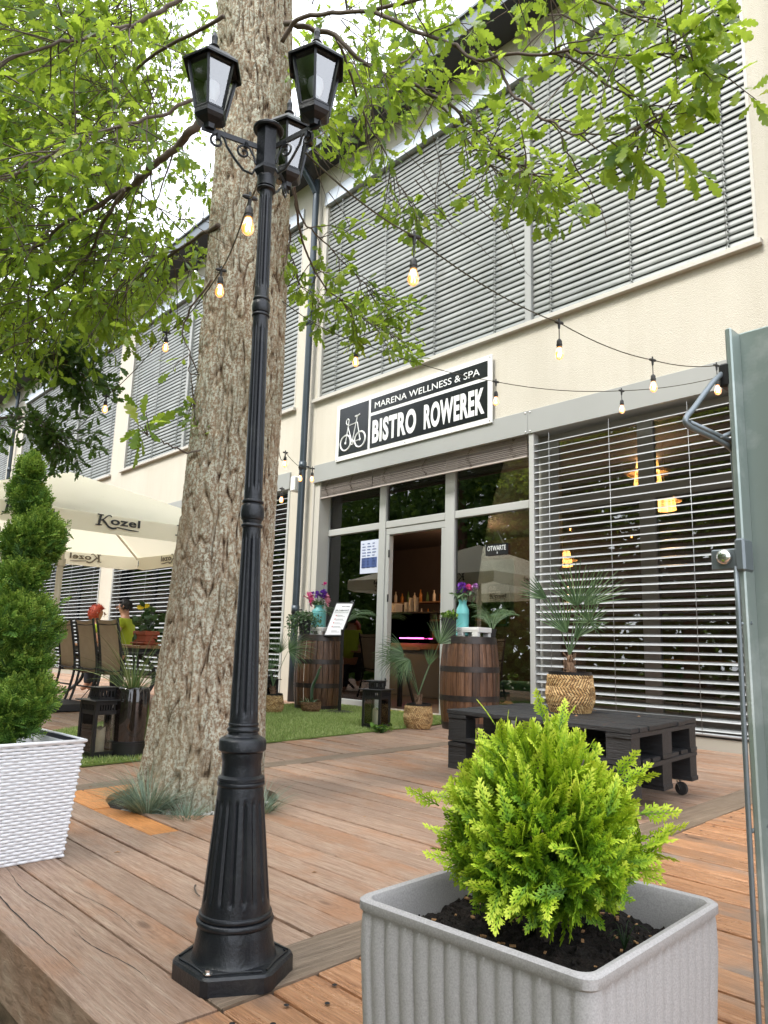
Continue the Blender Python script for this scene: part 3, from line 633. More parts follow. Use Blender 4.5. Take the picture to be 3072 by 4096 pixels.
# right hand limbs, drooping in front of the blinds
branch([(1130, 170, 4.1), (1240, 60, 4.0), (1500, 55, 3.7), (1750, 150, 3.4), (1950, 210, 3.2), (2250, 200, 3.0), (2480, 230, 2.85), (2700, 200, 2.8)], .013, .003, 24, .32, 11, .09, start=.3)
branch([(1140, 90, 4.1), (1300, 130, 4.0), (1500, 280, 3.9), (1700, 350, 3.8), (1850, 450, 3.7), (2000, 600, 3.6), (2130, 700, 3.55)], .016, .003, 34, .34, 11, .085, start=.3, droop=.7)
branch([(1700, 350, 3.8), (1850, 540, 3.9), (1990, 660, 3.9), (2180, 740, 3.9)], .008, .002, 26, .24, 9, .08, start=.35, droop=.8)
branch([(1350, 150, 4.0), (1430, 400, 4.2), (1500, 560, 4.3), (1580, 720, 4.3), (1680, 870, 4.3)], .008, .002, 20, .24, 9, .085, start=.3, droop=.8)
branch([(1500, 40, 3.7), (1900, -60, 3.4), (2250, -40, 3.2), (2500, 40, 3.0), (2740, 130, 2.8)], .010, .003, 16, .28, 10, .09, start=.35)
branch([(1950, 210, 3.2), (2080, 420, 3.1), (2230, 540, 3.0), (2400, 560, 2.9), (2600, 500, 2.85)], .007, .002, 13, .24, 9, .095, start=.4, droop=.7)
branch([(2250, 200, 3.0), (2400, 330, 2.9), (2540, 420, 2.85), (2650, 470, 2.8)], .005, .002, 8, .2, 8, .105, start=.4, droop=.6)
branch([(2250, 540, 3.0), (2330, 720, 3.0), (2400, 850, 3.0), (2430, 950, 3.0)], .003, .0015, 0, .2, 7, .1)
branch([(1160, 700, 4.1), (1190, 900, 4.3), (1260, 1080, 4.7), (1380, 1200, 5.0), (1500, 1290, 5.2), (1570, 1340, 5.3)], .008, .002, 30, .30, 10, .088, start=.35, droop=.7)
branch([(1170, 640, 4.1), (1210, 860, 4.4), (1330, 980, 4.9), (1450, 1120, 5.2), (1480, 1180, 5.3)], .007, .002, 22, .28, 10, .088, start=.3, droop=.8)
branch([(1160, 900, 4.2), (1180, 1000, 4.4), (1220, 1130, 4.8), (1280, 1230, 5.1)], .005, .002, 16, .24, 9, .085, start=.2, droop=.8)
# bare little twigs
for i in range(46):
    px_, py_ = rnd.uniform(1180, 1950), rnd.uniform(60, 800)
    if rnd.random() < .4: px_, py_ = rnd.uniform(250, 850), rnd.uniform(100, 1000)
    d = rnd.uniform(3.6, 4.8); p0 = at(px_, py_, d); dd = rng.normal(0, 1, 3) * .6 + np.array([.25, .2, -.75]); P = [p0]
    dd /= np.linalg.norm(dd)
    for k in range(8): dd = dd + rng.normal(0, .13, 3); dd /= np.linalg.norm(dd); P.append(P[-1] + dd * rnd.uniform(.05, .11))
    TW.tube(P, np.linspace(.0032, .001, 9), 4, caps=False)
# crown masses: twigs through the volume left of the trunk and overhead
def inside(px_, py_, poly_):
    c = False
    for i in range(len(poly_)):
        x0, y0 = poly_[i]; x1, y1 = poly_[i - 1]
        if (y0 > py_) != (y1 > py_) and px_ < (x1 - x0) * (py_ - y0) / (y1 - y0) + x0: c = not c
    return c
CR = [(-260, -300), (700, -300), (690, 250), (610, 600), (560, 760), (680, 960), (800, 1090), (700, 1150), (520, 1210), (360, 1270), (200, 1350), (60, 1390), (-260, 1300)]
cnt = 0
while cnt < 2100:
    px_, py_ = rnd.uniform(-260, 800), rnd.uniform(-300, 1390)
    if not inside(px_, py_, CR): continue
    if mnoise.noise(Vector((px_ / 170, py_ / 170, 2.))) < -.28: cnt += .2; continue
    d = rnd.uniform(4.4, 8.6); p = at(px_, py_, d); out = p - np.array([OX, OY, 4.]); out[2] *= .3; out /= np.linalg.norm(out)
    twig(p, out + rng.normal(0, .5, 3), rnd.uniform(.3, .6), int(rnd.uniform(9, 16)), .088, LV, TW, .4); cnt += 1
for i in range(110):                       # thin leafy veil between the mass and the trunk
    px_, py_ = rnd.uniform(620, 850), rnd.uniform(-100, 1080)
    p = at(px_, py_, rnd.uniform(5.0, 8.5)); twig(p, rng.normal(0, .6, 3) + np.array([.2, .1, -.3]), .35, 9, .085, LV, TW, .5)
CR2 = [(1160, -300), (2500, -300), (2650, 60), (2300, 150), (1900, 130), (1650, 260), (1450, 260), (1200, 200)]
cnt = 0
while cnt < 75:
    px_, py_ = rnd.uniform(1160, 2650), rnd.uniform(-300, 300)
    if not inside(px_, py_, CR2): continue
    p = at(px_, py_, rnd.uniform(3.0, 5.4)); twig(p, rng.normal(0, .7, 3) + np.array([.4, .2, -.2]), rnd.uniform(.25, .5), 11, .10, LV, TW, .5); cnt += 1
for i in range(70):                       # leafy twigs low between trunk and eave (right of the lamp)
    px_, py_ = rnd.uniform(1180, 1560), rnd.uniform(150, 520)
    p = at(px_, py_, rnd.uniform(4.2, 5.6)); twig(p, rng.normal(0, .6, 3) + np.array([.3, .2, -.3]), .3, 10, .09, LV, TW, .6)
for i in range(230):                      # the crown above the frame
    a = rnd.uniform(0, 2 * PI); r_ = 3.6 * math.sqrt(rnd.random()); p = np.array([OX + r_ * math.cos(a) * 1.1, OY + r_ * math.sin(a), 7.4 + rnd.uniform(-1.0, 2.6)])
    twig(p, rng.normal(0, .7, 3), .55, 12, .12, LV, TW, .3)
for a in np.linspace(0, 2 * PI, 7)[:-1]:
    branch([(OX, OY, 6.2), (OX + 1.2 * math.cos(a), OY + 1.2 * math.sin(a), 7.1), (OX + 3.2 * math.cos(a + .2), OY + 3.2 * math.sin(a + .2), 7.9)], .06, .012, 4, .5, 10, .11, raw=True)
crown = leaves_build(LV, 'crown', m_leaf, oak); BR.merge(TW).build('branch', m_twig, oak, True)
# a second, darker oak beyond it on the left
oak2 = thing('oak_tree', 'darker oak reaching in from the left edge behind the big trunk', 'tree', (-9.4, -.9, -.8))
LV = []; BR = MB(); TW = MB()
BR.tube(spline([(-9.4, -.9, -.8), (-9.35, -.9, 2), (-9.3, -.85, 4), (-9.4, -.8, 6), (-9.4, -.8, 8)]), np.linspace(.24, .1, 33), 14)
branch([(-400, 1500, 7.2), (-150, 1480, 7.2), (80, 1420, 7.2), (250, 1440, 7.2), (330, 1530, 7.2)], .03, .005, 70, .42, 13, .11, sp=1.1, droop=.5)
branch([(-400, 1750, 7.0), (-100, 1690, 7.0), (60, 1670, 7.0), (180, 1700, 7.0), (240, 1770, 7.0)], .03, .005, 55, .38, 13, .11, sp=1.1, droop=.5)
branch([(-300, 1300, 7.2), (-50, 1300, 7.3), (150, 1330, 7.4), (300, 1400, 7.4)], .03, .005, 40, .4, 13, .11, sp=1.1, droop=.5)
for i in range(110):
    p = np.array([-10.4, -1.6, 8.0]) + rng.normal(0, 1, 3) * np.array([1.2, .8, 1.2]); twig(p, rng.normal(0, .7, 3), .5, 11, .12, LV, TW, .3)
leaves_build(LV, 'crown', m_leafd, oak2); tag(TW.build('branch', m_twig, oak2, True), kind='stuff'); BR.build('trunk', m_twig, oak2, True)
# pines and shrubs behind the camera: what the window panes mirror
m_pine = mat('pine_bark', (.22, .10, .06), .95, col2=(.12, .08, .06), ns=5, st=(1, 1, .3), bump=1, bs=14)
woods = [(-30, -5.5, .22, 1), (-23.5, -4.2, .20, 0), (-18, -7, .24, 1), (-13, -4.6, .2, 0), (-9.5, -6.8, .23, 1), (-6.2, -4.4, .2, 0), (-1.5, -6.5, .22, 1), (-37, -4, .22, 0), (-45, -6, .24, 1), (-53, -4.5, .22, 0), (-62, -6, .24, 0), (-73, -5, .24, 1), (-85, -6, .24, 0), (-98, -5, .24, 0)]
for i, (x, y, r_, kind) in enumerate(woods):
    tr_ = thing('pine_tree' if kind else 'leafy_tree', 'tall reddish pine on the far side of the terrace, mirrored in the panes' if kind else 'broad leafy tree on the far side of the terrace, mirrored in the panes', 'tree', (x, y, -.8), group='trees across the lane')
    q = MB(); q.tube(spline([(x, y, -.8), (x + .1, y, 3), (x - .1, y + .1, 7), (x, y, 13)]), np.linspace(r_, r_ * .5, 25), 12); q.build('trunk', m_pine, tr_, True)
    LV = []; n = 620; cz = 9.5 if kind else 6.0; pos = rng.normal(0, 1, (n * 9, 3)) * np.array([1.5, 1.3, 2.0 if kind else 2.3]) + np.array([x, y, cz])
    cl = pos[::9]; pos = np.repeat(cl, 9, 0) + rng.normal(0, .22, (n * 9, 3)); dirs = rng.normal(0, 1, pos.shape)
    q = MB(); q.many([(0, 0, 0), (.6, .35, 0), (1, 0, -.1), (.6, -.35, 0)], [[0, 1, 2, 3]], leaf_mats(pos, dirs, rng.uniform(.16, .30, len(pos)), .3), rng.random(len(pos))); q.build('crown', m_woods, tr_)
q = MB(); n = 90000; pos = np.stack([rng.uniform(-115, 6, n), rng.uniform(-11.5, -8, n), rng.uniform(0, 1, n) ** 1.1 * 10.5 - .8 + rng.normal(0, .7, n)], -1)
q.many([(0, 0, 0), (.6, .35, 0), (1, 0, -.1), (.6, -.35, 0)], [[0, 1, 2, 3]], leaf_mats(pos, rng.normal(0, 1, pos.shape), rng.uniform(.3, .6, n), .3), rng.random(n))
tag(q.build('shrubbery', m_woods), 'loose bank of dark shrubs behind the trees across the lane', 'shrubs', kind='stuff')
# ------------------------------------------------------------------ street lamp
LX, LY = -1.669, 1.089
lamp = thing('street_lamp', 'tall black cast iron street lamp with three lanterns on a fluted post', 'street lamp', (LX, LY, 0))
def lean(v): v = v.copy(); v[:, 0] += -.0135 * v[:, 2]; v[:, 1] += -.0144 * v[:, 2]; return v
def lbuild(mb, name, m, smooth=True, parent=None, ang=35):
    mb.mod(lean); mb.mod(lambda v: v + np.array([LX, LY, 0])); return mb.build(name, m, parent or lamp, smooth, ang=ang)
q = MB(); a = [RAD(60 * k + 1) for k in range(6)]
def hexring(r_, z, ch=.16):
    out = []
    for k in range(6):
        c = np.array([math.cos(a[k]), math.sin(a[k])]); p_ = np.array([math.cos(a[k - 1]), math.sin(a[k - 1])]); n_ = np.array([math.cos(a[(k + 1) % 6]), math.sin(a[(k + 1) % 6])])
        for e in (c + (p_ - c) * ch * .5, c + (n_ - c) * ch * .5): out.append((e[0] * r_, e[1] * r_, z))
    return out
rings = [hexring(.149, 0), hexring(.149, .034), hexring(.144, .0395), hexring(.10, .044)]
v = sum(rings, []); f = [list(range(12))[::-1], [36 + i for i in range(12)]] + [[r_ * 12 + i, r_ * 12 + (i + 1) % 12, (r_ + 1) * 12 + (i + 1) % 12, (r_ + 1) * 12 + i] for r_ in range(3) for i in range(12)]
q.add(v, f)
for k in range(6):                           # raised arcs between the corners
    m_ = a[k] + RAD(30); P = []
    for t in np.linspace(-1, 1, 13): ang_ = m_ + t * RAD(27); rr = .128 - .016 * (1 - t * t); P.append((rr * math.cos(ang_), rr * math.sin(ang_), .0425))
    q.tube(P, .0022, 6)
lbuild(q, 'base_plate', m_iron, True, ang=30)
def flz(zones):
    def fn(R_, Z, a_):
        out = R_.copy()
        for z0, z1, n_, d_ in zones:
            w_ = np.clip((Z - z0) / .012, 0, 1) * np.clip((z1 - Z) / .012, 0, 1)
            g_ = np.clip((np.cos(a_ * n_) - .55) / .45, 0, 1) ** .6
            out = out - (w_[:, None] * g_[None] * d_)
        return out
    return fn
def ring(z, r0, rr, h): return [(r0 + rr * math.sin(t) ** .7, z - h * math.cos(t)) for t in np.linspace(.05, PI - .05, 8)]
def seg(r0, z0, r1, z1, n=2): return [(r0 + (r1 - r0) * t, z0 + (z1 - z0) * t) for t in np.linspace(0, 1, n)]
prof = seg(.108, .038, .102, .044) + seg(.0985, .05, .088, .112, 4) + ring(.121, .0865, .0075, .008) + ring(.136, .0845, .0045, .006) + seg(.0835, .143, .0570, .425, 60) + ring(.437, .0555, .004, .006) + seg(.0585, .444, .0585, .452) + seg(.050, .458, .049, .49, 3) + seg(.052, .50, .052, .512) + seg(.0595, .518, .0600, .540) + seg(.057, .545, .046, .551)
q = MB(); q.lathe(prof, n=144, flute=flz([(.165, .405, 18, .0042)])); lbuild(q, 'pedestal', m_iron)
prof = seg(.044, .551, .0385, .556) + ring(.567, .0375, .0035, .005) + ring(.580, .036, .003, .004) + seg(.0362, .587, .0245, 1.085, 70) + ring(1.094, .0245, .0045, .005) + seg(.0245, 1.10, .026, 1.107) + ring(1.13, .0255, .0065, .021) + ring(1.16, .0245, .0045, .005) + seg(.0248, 1.168, .0215, 1.690, 60) + ring(1.698, .0215, .004, .004) + ring(1.722, .0205, .0055, .017) + ring(1.747, .0205, .0035, .004) + seg(.0208, 1.755, .0185, 2.085, 50) + ring(2.092, .019, .009, .005) + seg(.0265, 2.10, .0265, 2.125) + seg(.0275, 2.13, .020, 2.15)
q = MB(); q.lathe(prof, n=96, flute=flz([(.60, 1.07, 12, .0038), (1.19, 1.67, 12, .0032), (1.775, 2.075, 12, .0028)])); lbuild(q, 'shaft', m_iron)
q = MB(); q.lathe(seg(.0255, 2.128, .0385, 2.148) + seg(.0385, 2.149, .0345, 2.162) + seg(.0335, 2.163, .0335, 2.285), n=6, ang=RAD(11)); lbuild(q, 'housing', m_iron, False)
q = MB(); q.lathe(seg(.042, 2.283, .0455, 2.287) + seg(.0455, 2.292, .041, 2.297) + [(.030, 2.306), (.015, 2.311), (0, 2.312)], n=40); lbuild(q, 'cap', m_iron)
m_lglass = glass('lantern_glass', (.86, .90, .90), 1.7, .05, .16)
m_lamplamp = mat('lamp_bulb_white', (.75, .75, .78), .2)
arms = [((-.062, -.160), -109), ((.165, .046), 14), ((-.128, .160), 126)]
for (ex, ey), dg in arms:
    L_ = math.hypot(ex, ey); an = math.atan2(ey, ex); ca, sa = math.cos(an), math.sin(an)
    q = MB(); q.bar((.03 * ca, .03 * sa, 2.226), ((L_ + .022) * ca, (L_ + .022) * sa, 2.240), .006, .016)
    def pl(r_, z): return (r_ * ca, r_ * sa, z)
    sc = []
    for t in np.linspace(0, 2.6 * PI, 22): rr = .0045 + .0028 * t * .9; sc.append((L_ * .93 - .012 + rr * math.cos(t + .6), 2.208 + rr * math.sin(t + .6)))
    sc += [(L_ * .70, 2.200), (L_ * .55, 2.165), (L_ * .40, 2.138), (L_ * .25, 2.133), (.036, 2.150)]
    q.tube([pl(r_, z) for r_, z in sc], .0038, 6)
    sc = [(.034, 2.168), (.040, 2.190), (.052, 2.210)]
    for t in np.linspace(0, 2.7 * PI, 22): rr = .024 * (1 - t / (3.1 * PI)); sc.append((.070 + rr * math.cos(PI * .75 - t), 2.196 + rr * math.sin(PI * .75 - t)))
    q.tube([pl(r_, z) for r_, z in sc], .0034, 6); q.bar(pl(L_ * .85, 2.232), pl(L_ * .85, 2.214), .01, .012); q.bar(pl(.065, 2.228), pl(.065, 2.212), .01, .012)
    arm = lbuild(q, 'arm', m_iron)
    def hx(r_, z, o=0): return [(ex + r_ * math.cos(RAD(60 * k + 21 + o)), ey + r_ * math.sin(RAD(60 * k + 21 + o)), z) for k in range(6)]
    q = MB()
    def hexs(levels, caps=True):
        v = sum([hx(r_, z) for r_, z in levels], []); n = len(levels); f = [[i * 6 + k, i * 6 + (k + 1) % 6, (i + 1) * 6 + (k + 1) % 6, (i + 1) * 6 + k] for i in range(n - 1) for k in range(6)]
        if caps: f += [list(range(6))[::-1], [(n - 1) * 6 + k for k in range(6)]]
        return v, f
    v, f = hexs([(.016, 2.238), (.018, 2.252), (.040, 2.262), (.048, 2.272), (.048, 2.286), (.043, 2.290)]); q.add(v, f)
    B0 = hx(.0455, 2.290); B1 = hx(.073, 2.432)
    for k in range(6): q.bar(B0[k], B1[k], .0065, .0065); q.bar(B0[k], B0[(k + 1) % 6], .006, .006); q.bar(B1[k], B1[(k + 1) % 6], .006, .006)
    v, f = hexs([(.074, 2.437), (.090, 2.428), (.091, 2.434), (.050, 2.475), (.020, 2.495), (.012, 2.508)]); q.add(v, f)
    q.mod(lambda v: v)
    lan = MB(); lan.merge(q); lan.lathe([(.009, 2.505), (.016, 2.512), (.009, 2.52), (.0085, 2.53), (.0095, 2.545), (.005, 2.56), (0, 2.566)], (ex, ey), 12)
    lan.lathe([(.010, 2.285), (.012, 2.30), (.012, 2.33)], (ex, ey), 12)
    lo = lbuild(lan, 'lantern', m_iron, False, arm)
    q = MB(); b0 = hx(.0435, 2.292); b1 = hx(.0705, 2.430)
    for k in range(6): q.add([b0[k], b0[(k + 1) % 6], b1[(k + 1) % 6], b1[k]], [[0, 1, 2, 3]])
    q.mod(lean); q.mod(lambda v: v + np.array([LX, LY, 0])); q.build('lantern_glass', m_lglass, arm)
    q = MB(); q.lathe([(.011, 2.33), (.018, 2.345), (.024, 2.365), (.022, 2.385), (.010, 2.398), (0, 2.40)], (ex, ey), 16); lbuild(q, 'lantern_bulb', m_lamplamp, True, arm)
for k, has in ((5, 1), (3, 1)):
    q = MB(); x, y = .126 * math.cos(a[k]), .126 * math.sin(a[k]); q.lathe([(.011, .043), (.011, .045), (.0062, .0455), (.0062, .052), (0, .0525)], (x, y), 6); lbuild(q, 'bolt', m_steel, False)
q = MB(); x, y = .126 * math.cos(a[1]), .126 * math.sin(a[1]); q.lathe([(0, .0402), (.006, .0402), (.0065, .0445)], (x, y), 12, cap=False); lbuild(q, 'bolt_hole', m_dark, False)

# ------------------------------------------------------------------ text helper
def text_mb(s, x0, x1, z0, z1, y, depth=.004, bold=0., shear=0., fx=None):
    """text filling the rectangle x0..x1, z0..z1 on a plane of constant y, reading towards -y"""
    c = bpy.data.curves.new('txt', 'FONT'); c.body = s; c.size = 1; c.offset = bold; c.shear = shear; c.resolution_u = 5; c.space_character = 1.0 + bold * 2.6; c.extrude = .5
    o = bpy.data.objects.new('txt', c); COL.objects.link(o); bpy.context.view_layer.update()
    me = bpy.data.meshes.new_from_object(o.evaluated_get(bpy.context.evaluated_depsgraph_get()))
    v = np.zeros(len(me.vertices) * 3); me.vertices.foreach_get('co', v); v = v.reshape(-1, 3); f = [list(p.vertices) for p in me.polygons]
    bpy.data.objects.remove(o); bpy.data.curves.remove(c); bpy.data.meshes.remove(me)
    mn, mx = v.min(0), v.max(0); V = np.zeros_like(v)
    V[:, 0] = x0 + (v[:, 0] - mn[0]) / (mx[0] - mn[0]) * (x1 - x0); V[:, 2] = z0 + (v[:, 1] - mn[1]) / (mx[1] - mn[1]) * (z1 - z0); V[:, 1] = y - v[:, 2] * depth
    mb = MB(); mb.add(V, f); return mb
# ------------------------------------------------------------------ shop sign
SY = 6.565
sign = thing('shop_sign', 'black and white shop sign with a bicycle and the words BISTRO ROWEREK above the entrance', 'sign', (-6.74, SY, 3.43))
q = MB(); q.box(-8.19, -5.29, SY, SY + .02, 3.43, 4.28, bev=.003); q.build('sign_panel', m_signwht, sign)
q = MB(); yb0, yb1 = SY - .003, SY
for x0, x1, z0, z1 in ((-8.12, -7.485, 3.50, 4.215), (-7.44, -5.355, 4.015, 4.215), (-7.44, -5.355, 3.50, 3.968)): q.box(x0, x1, yb0, yb1, z0, z1)
q.build('black_field', m_signblk, sign)
q = text_mb('MARENA WELLNESS & SPA', -7.355, -5.475, 4.062, 4.150, SY - .004, .003); q.build('small_lettering', m_signwht, sign)
q = text_mb('BISTRO', -7.39, -6.54, 3.56, 3.895, SY - .004, .003, .042); q.merge(text_mb('ROWEREK', -6.40, -5.40, 3.56, 3.895, SY - .004, .003, .042)); q.build('large_lettering', m_signwht, sign)
q = MB(); bz = SY - .006
def cir(cx, cz, r_, w_): q.tube([(cx + r_ * math.cos(t), bz, cz + r_ * math.sin(t)) for t in np.linspace(0, 2 * PI, 41)[:-1]], w_, 5, closed=True)
def ln(*p, w_=.0075): q.tube([(x, bz, z) for x, z in p], w_, 5)
cir(-7.96, 3.675, .112, .013); cir(-7.645, 3.675, .112, .013)
hx_, hz = -7.905, 3.945; sx_, sz = -7.715, 3.965; bx_, bz_ = -7.815, 3.66
ln((-7.96, 3.675), (-7.915, 3.90), (-7.897, 4.01)); ln((-7.91, 3.925), (sx_ + .005, 3.94)); ln((-7.915, 3.90), (bx_, bz_)); ln((bx_, bz_), (sx_ - .01, 4.00)); ln((-7.645, 3.675), (sx_, 3.94)); ln((-7.645, 3.675), (bx_, bz_))
ln((-7.897, 4.01), (-7.925, 4.03), (-7.955, 4.01), (-7.955, 3.965), (-7.93, 3.94), w_=.009); ln((sx_ - .05, 4.035), (sx_ + .01, 4.035), (sx_ + .05, 4.05), w_=.013); ln((sx_ - .012, 3.99), (sx_ - .008, 4.03))
cir(bx_, bz_, .032, .008)
for cx in (-7.96, -7.645): q.add([(cx + .02 * math.cos(t), bz - .004, 3.675 + .02 * math.sin(t)) for t in np.linspace(0, 2 * PI, 13)[:-1]], [list(range(12))])
q.build('bicycle_emblem', m_signwht, sign)
for x in (-8.16, -6.74, -5.32):
    for z in (3.46, 4.25): q = MB(); q.add([(x + .011 * math.cos(t), SY - .005, z + .011 * math.sin(t)) for t in np.linspace(0, 2 * PI, 9)[:-1]] + [(x, SY - .010, z)], [[i, (i + 1) % 8, 8] for i in range(8)]); q.build('screw', m_frame2, sign)

# ------------------------------------------------------------------ thuja sprays
def spray_template(npair=9, sub=3, w_=.028, curl=.18, seed=1):
    r_ = random.Random(seed); V = []; F = []; A = []
    def kite(p, q_, w__, val):
        p = np.array(p); q_ = np.array(q_); d = q_ - p; L = np.linalg.norm(d); s = np.array([-d[1], d[0], 0]); s /= max(np.linalg.norm(s), 1e-6); m_ = p + d * .6; n = len(V)
        V.extend([p, m_ + s * w__ * .5 - np.array([0, 0, w__ * .35]), q_, m_ - s * w__ * .5 - np.array([0, 0, w__ * .35]), p + d * .5 + np.array([0, 0, w__ * .25])])
        F.extend([[n, n + 4, n + 2, n + 1][::-1], [n, n + 3, n + 2, n + 4][::-1]]); A.extend([val, val])
    Z = lambda x, y: -curl * x * x - .15 * abs(y)
    P = lambda x, y: np.array([x, y, Z(x, y)])
    prev = P(0, 0)
    for i in range(npair):
        t = (i + 1) / npair; p = P(t * .93, 0); kite(prev, p, w_ * 1.1, .1 + .5 * t); prev = p
        for sd in (1, -1):
            tt = t - .04 * (sd > 0); L = (.52 * (1 - tt) ** .75 + .07) * r_.uniform(.85, 1.1); an = RAD(r_.uniform(38, 50)) * sd; b0 = P(tt * .93, 0); ns = max(2, int(L / .085)); pp = b0
            for j in range(ns):
                u = (j + 1) / ns * L; b1 = P(tt * .93 + u * math.cos(an), u * math.sin(an)); kite(pp, b1, w_ * (1.1 if j < ns - 1 else 1.0), .25 + .4 * t + .35 * (j + 1) / ns); pp = b1
                if sub and j < ns - 1 and L > .15:
                    for s2 in (1, -1):
                        l2 = (L - u) * .42 + .03; a2 = an + s2 * RAD(42); kite(b1, P(tt * .93 + u * math.cos(an) + l2 * math.cos(a2), u * math.sin(an) + l2 * math.sin(a2)), w_ * .95, .35 + .4 * t + .3 * (j + 1) / ns)
    kite(prev, P(1.03, 0), w_, 1.)
    return np.array(V), F, np.array(A)
def spray2(seed):
    r_ = random.Random(seed); V = []; F = []; A = []; P = lambda x, y: np.array([x, y, -.15 * x * x - .12 * abs(y)])
    def lobe(p, q_, w__, val):                              # rounded scale-covered finger, roof shaped
        d = q_ - p; L = np.linalg.norm(d); s = np.array([-d[1], d[0], 0.]); s /= max(np.linalg.norm(s), 1e-6); n = len(V); up = np.array([0, 0, w__ * .3])
        V.extend([p + up, p + s * w__ * .38, p + d * .55 + s * w__ * .5, p + d * .92 + s * w__ * .33, q_ + d / L * w__ * .15, p + d * .92 - s * w__ * .33, p + d * .55 - s * w__ * .5, p - s * w__ * .38, p + d * .6 + up])
        F.extend([[n, n + 8, n + 2, n + 1], [n + 8, n + 4, n + 3, n + 2], [n + 6, n + 8, n, n + 7], [n + 5, n + 4, n + 8, n + 6]]); A.extend([val] * 4)
    N_ = 7; prev = P(0, 0)
    for i in range(N_):
        t = (i + 1) / (N_ + .5); p = P(t, 0); lobe(prev, p, .050, .15 + .5 * t); prev = p
        for sd in (1, -1):
            tt = t - .07 * (sd > 0); L = (.27 * (1 - tt) ** .8 + .09) * r_.uniform(.75, 1.2); an = RAD(r_.uniform(30, 44)) * sd; ns = max(1, round(L / .12)); pp = P(tt, 0)
            for j in range(ns):
                u = (j + 1) / ns * L; b1 = P(tt + u * math.cos(an), u * math.sin(an)); lobe(pp, b1 , .048, .3 + .3 * t + .4 * (j + 1) / ns)
                if j < ns - 1:
                    for s2 in (1, -1):
                        l2 = .10 + .05 * (1 - u / L); a2 = an + s2 * RAD(40); lobe(b1, P(tt + u * math.cos(an) + l2 * math.cos(a2), u * math.sin(an) + l2 * math.sin(a2)) , .042, .45 + .3 * t + .3 * (j + 1) / ns)
                pp = b1
    lobe(prev, P(1.05, 0), .06, 1.)
    return np.array(V), F, np.array(A)
def frames(pos, dirs, nrm, sizes):
    d = dirs / np.linalg.norm(dirs, axis=1, keepdims=True); n = nrm - d * np.sum(nrm * d, 1, keepdims=True); n /= np.maximum(np.linalg.norm(n, axis=1, keepdims=True), 1e-6)
    y = np.cross(n, d); s = sizes[:, None]; return np.stack([d * s, y * s, n * s, pos], -1)
def sprays(mb, tmpl, Ms, off):
    V, F, A = tmpl; N = len(Ms); tv = np.einsum('nij,kj->nki', Ms[:, :, :3], V) + Ms[:, None, :, 3]; k = len(V)
    fl = np.array([i for q_ in F for i in q_]); Lp = (np.arange(N)[:, None] * k + fl[None]).ravel()
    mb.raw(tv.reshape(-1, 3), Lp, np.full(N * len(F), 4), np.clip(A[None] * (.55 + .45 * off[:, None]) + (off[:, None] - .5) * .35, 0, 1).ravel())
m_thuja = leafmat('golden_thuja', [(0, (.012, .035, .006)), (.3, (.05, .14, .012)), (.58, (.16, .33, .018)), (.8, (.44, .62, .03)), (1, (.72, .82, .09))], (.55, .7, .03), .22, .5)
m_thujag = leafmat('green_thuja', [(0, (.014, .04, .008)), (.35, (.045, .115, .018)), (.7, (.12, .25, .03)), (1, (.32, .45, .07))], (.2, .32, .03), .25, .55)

# ------------------------------------------------------------------ grey planter with the golden thuja
PC = np.array([(-.531 - .928) / 2 - .035, (.849 + .825) / 2 + .225]); PA = RAD(3.7)
PC = np.array([-.742, 1.045])
planter = thing('planter', 'grey ribbed square plastic planter holding the round golden thuja', 'planter', (PC[0], PC[1], 0), PA)
def sq(hx_, hy_, z, r_=.02, n=5, rib=0., nr=0):
    P = []
    for cx, cy, a0 in ((hx_ - r_, hy_ - r_, 0), (-hx_ + r_, hy_ - r_, 90), (-hx_ + r_, -hy_ + r_, 180), (hx_ - r_, -hy_ + r_, 270)):
        for t in np.linspace(0, 90, n): P.append((cx + r_ * math.cos(RAD(a0 + t)), cy + r_ * math.sin(RAD(a0 + t)), z))
    return P
def sqloop(hx_, hy_, z, r_, dens, ribamp, ribw):
    """rounded square outline sampled densely, ribs as scallops"""
    base = np.array(sq(hx_, hy_, z, r_, 7)); nx = np.roll(base, -1, 0); out = []
    for p, q_ in zip(base, nx):
        L = np.linalg.norm(q_ - p); m_ = max(1, int(L / dens))
        for t in np.linspace(0, 1, m_, endpoint=False): out.append(p + (q_ - p) * t)
    P = np.array(out)
    if ribamp:
        nn = np.stack([np.sign(P[:, 0]) * (np.abs(P[:, 0]) > hx_ - r_ * .9), np.sign(P[:, 1]) * (np.abs(P[:, 1]) > hy_ - r_ * .9)], -1); along = np.where(np.abs(P[:, 0]) > hx_ - 1e-3, P[:, 1], P[:, 0])
        ph = along / ribw; s = np.abs(np.sin(PI * ph)) ** .55; P[:, 0] += nn[:, 0] * ribamp * (s - 1); P[:, 1] += nn[:, 1] * ribamp * (s - 1)
    return P
HX, HY = .2005, .2125
q = MB(); lv_ = [(.165, .175, .0, .006), (.180, .190, .08, .006), (.194, .205, .22, .006), (.199, .211, .33, .006), (.1985, .2105, .372, .0055), (.1975, .2095, .382, .0), (HX + .001, HY + .001, .386, 0), (HX + .001, HY + .001, .398, 0), (HX - .004, HY - .004, .402, 0), (HX - .012, HY - .012, .400, 0), (HX - .016, HY - .016, .39, 0), (HX - .022, HY - .022, .20, 0)]
L0 = [sqloop(hx_, hy_, z, .022, .0027, rb, .0285) for hx_, hy_, z, rb in lv_]
n_ = min(len(l) for l in L0); L0 = [l[np.linspace(0, len(l) - 1e-6, n_, endpoint=False).astype(int)] if len(l) != n_ else l for l in L0]
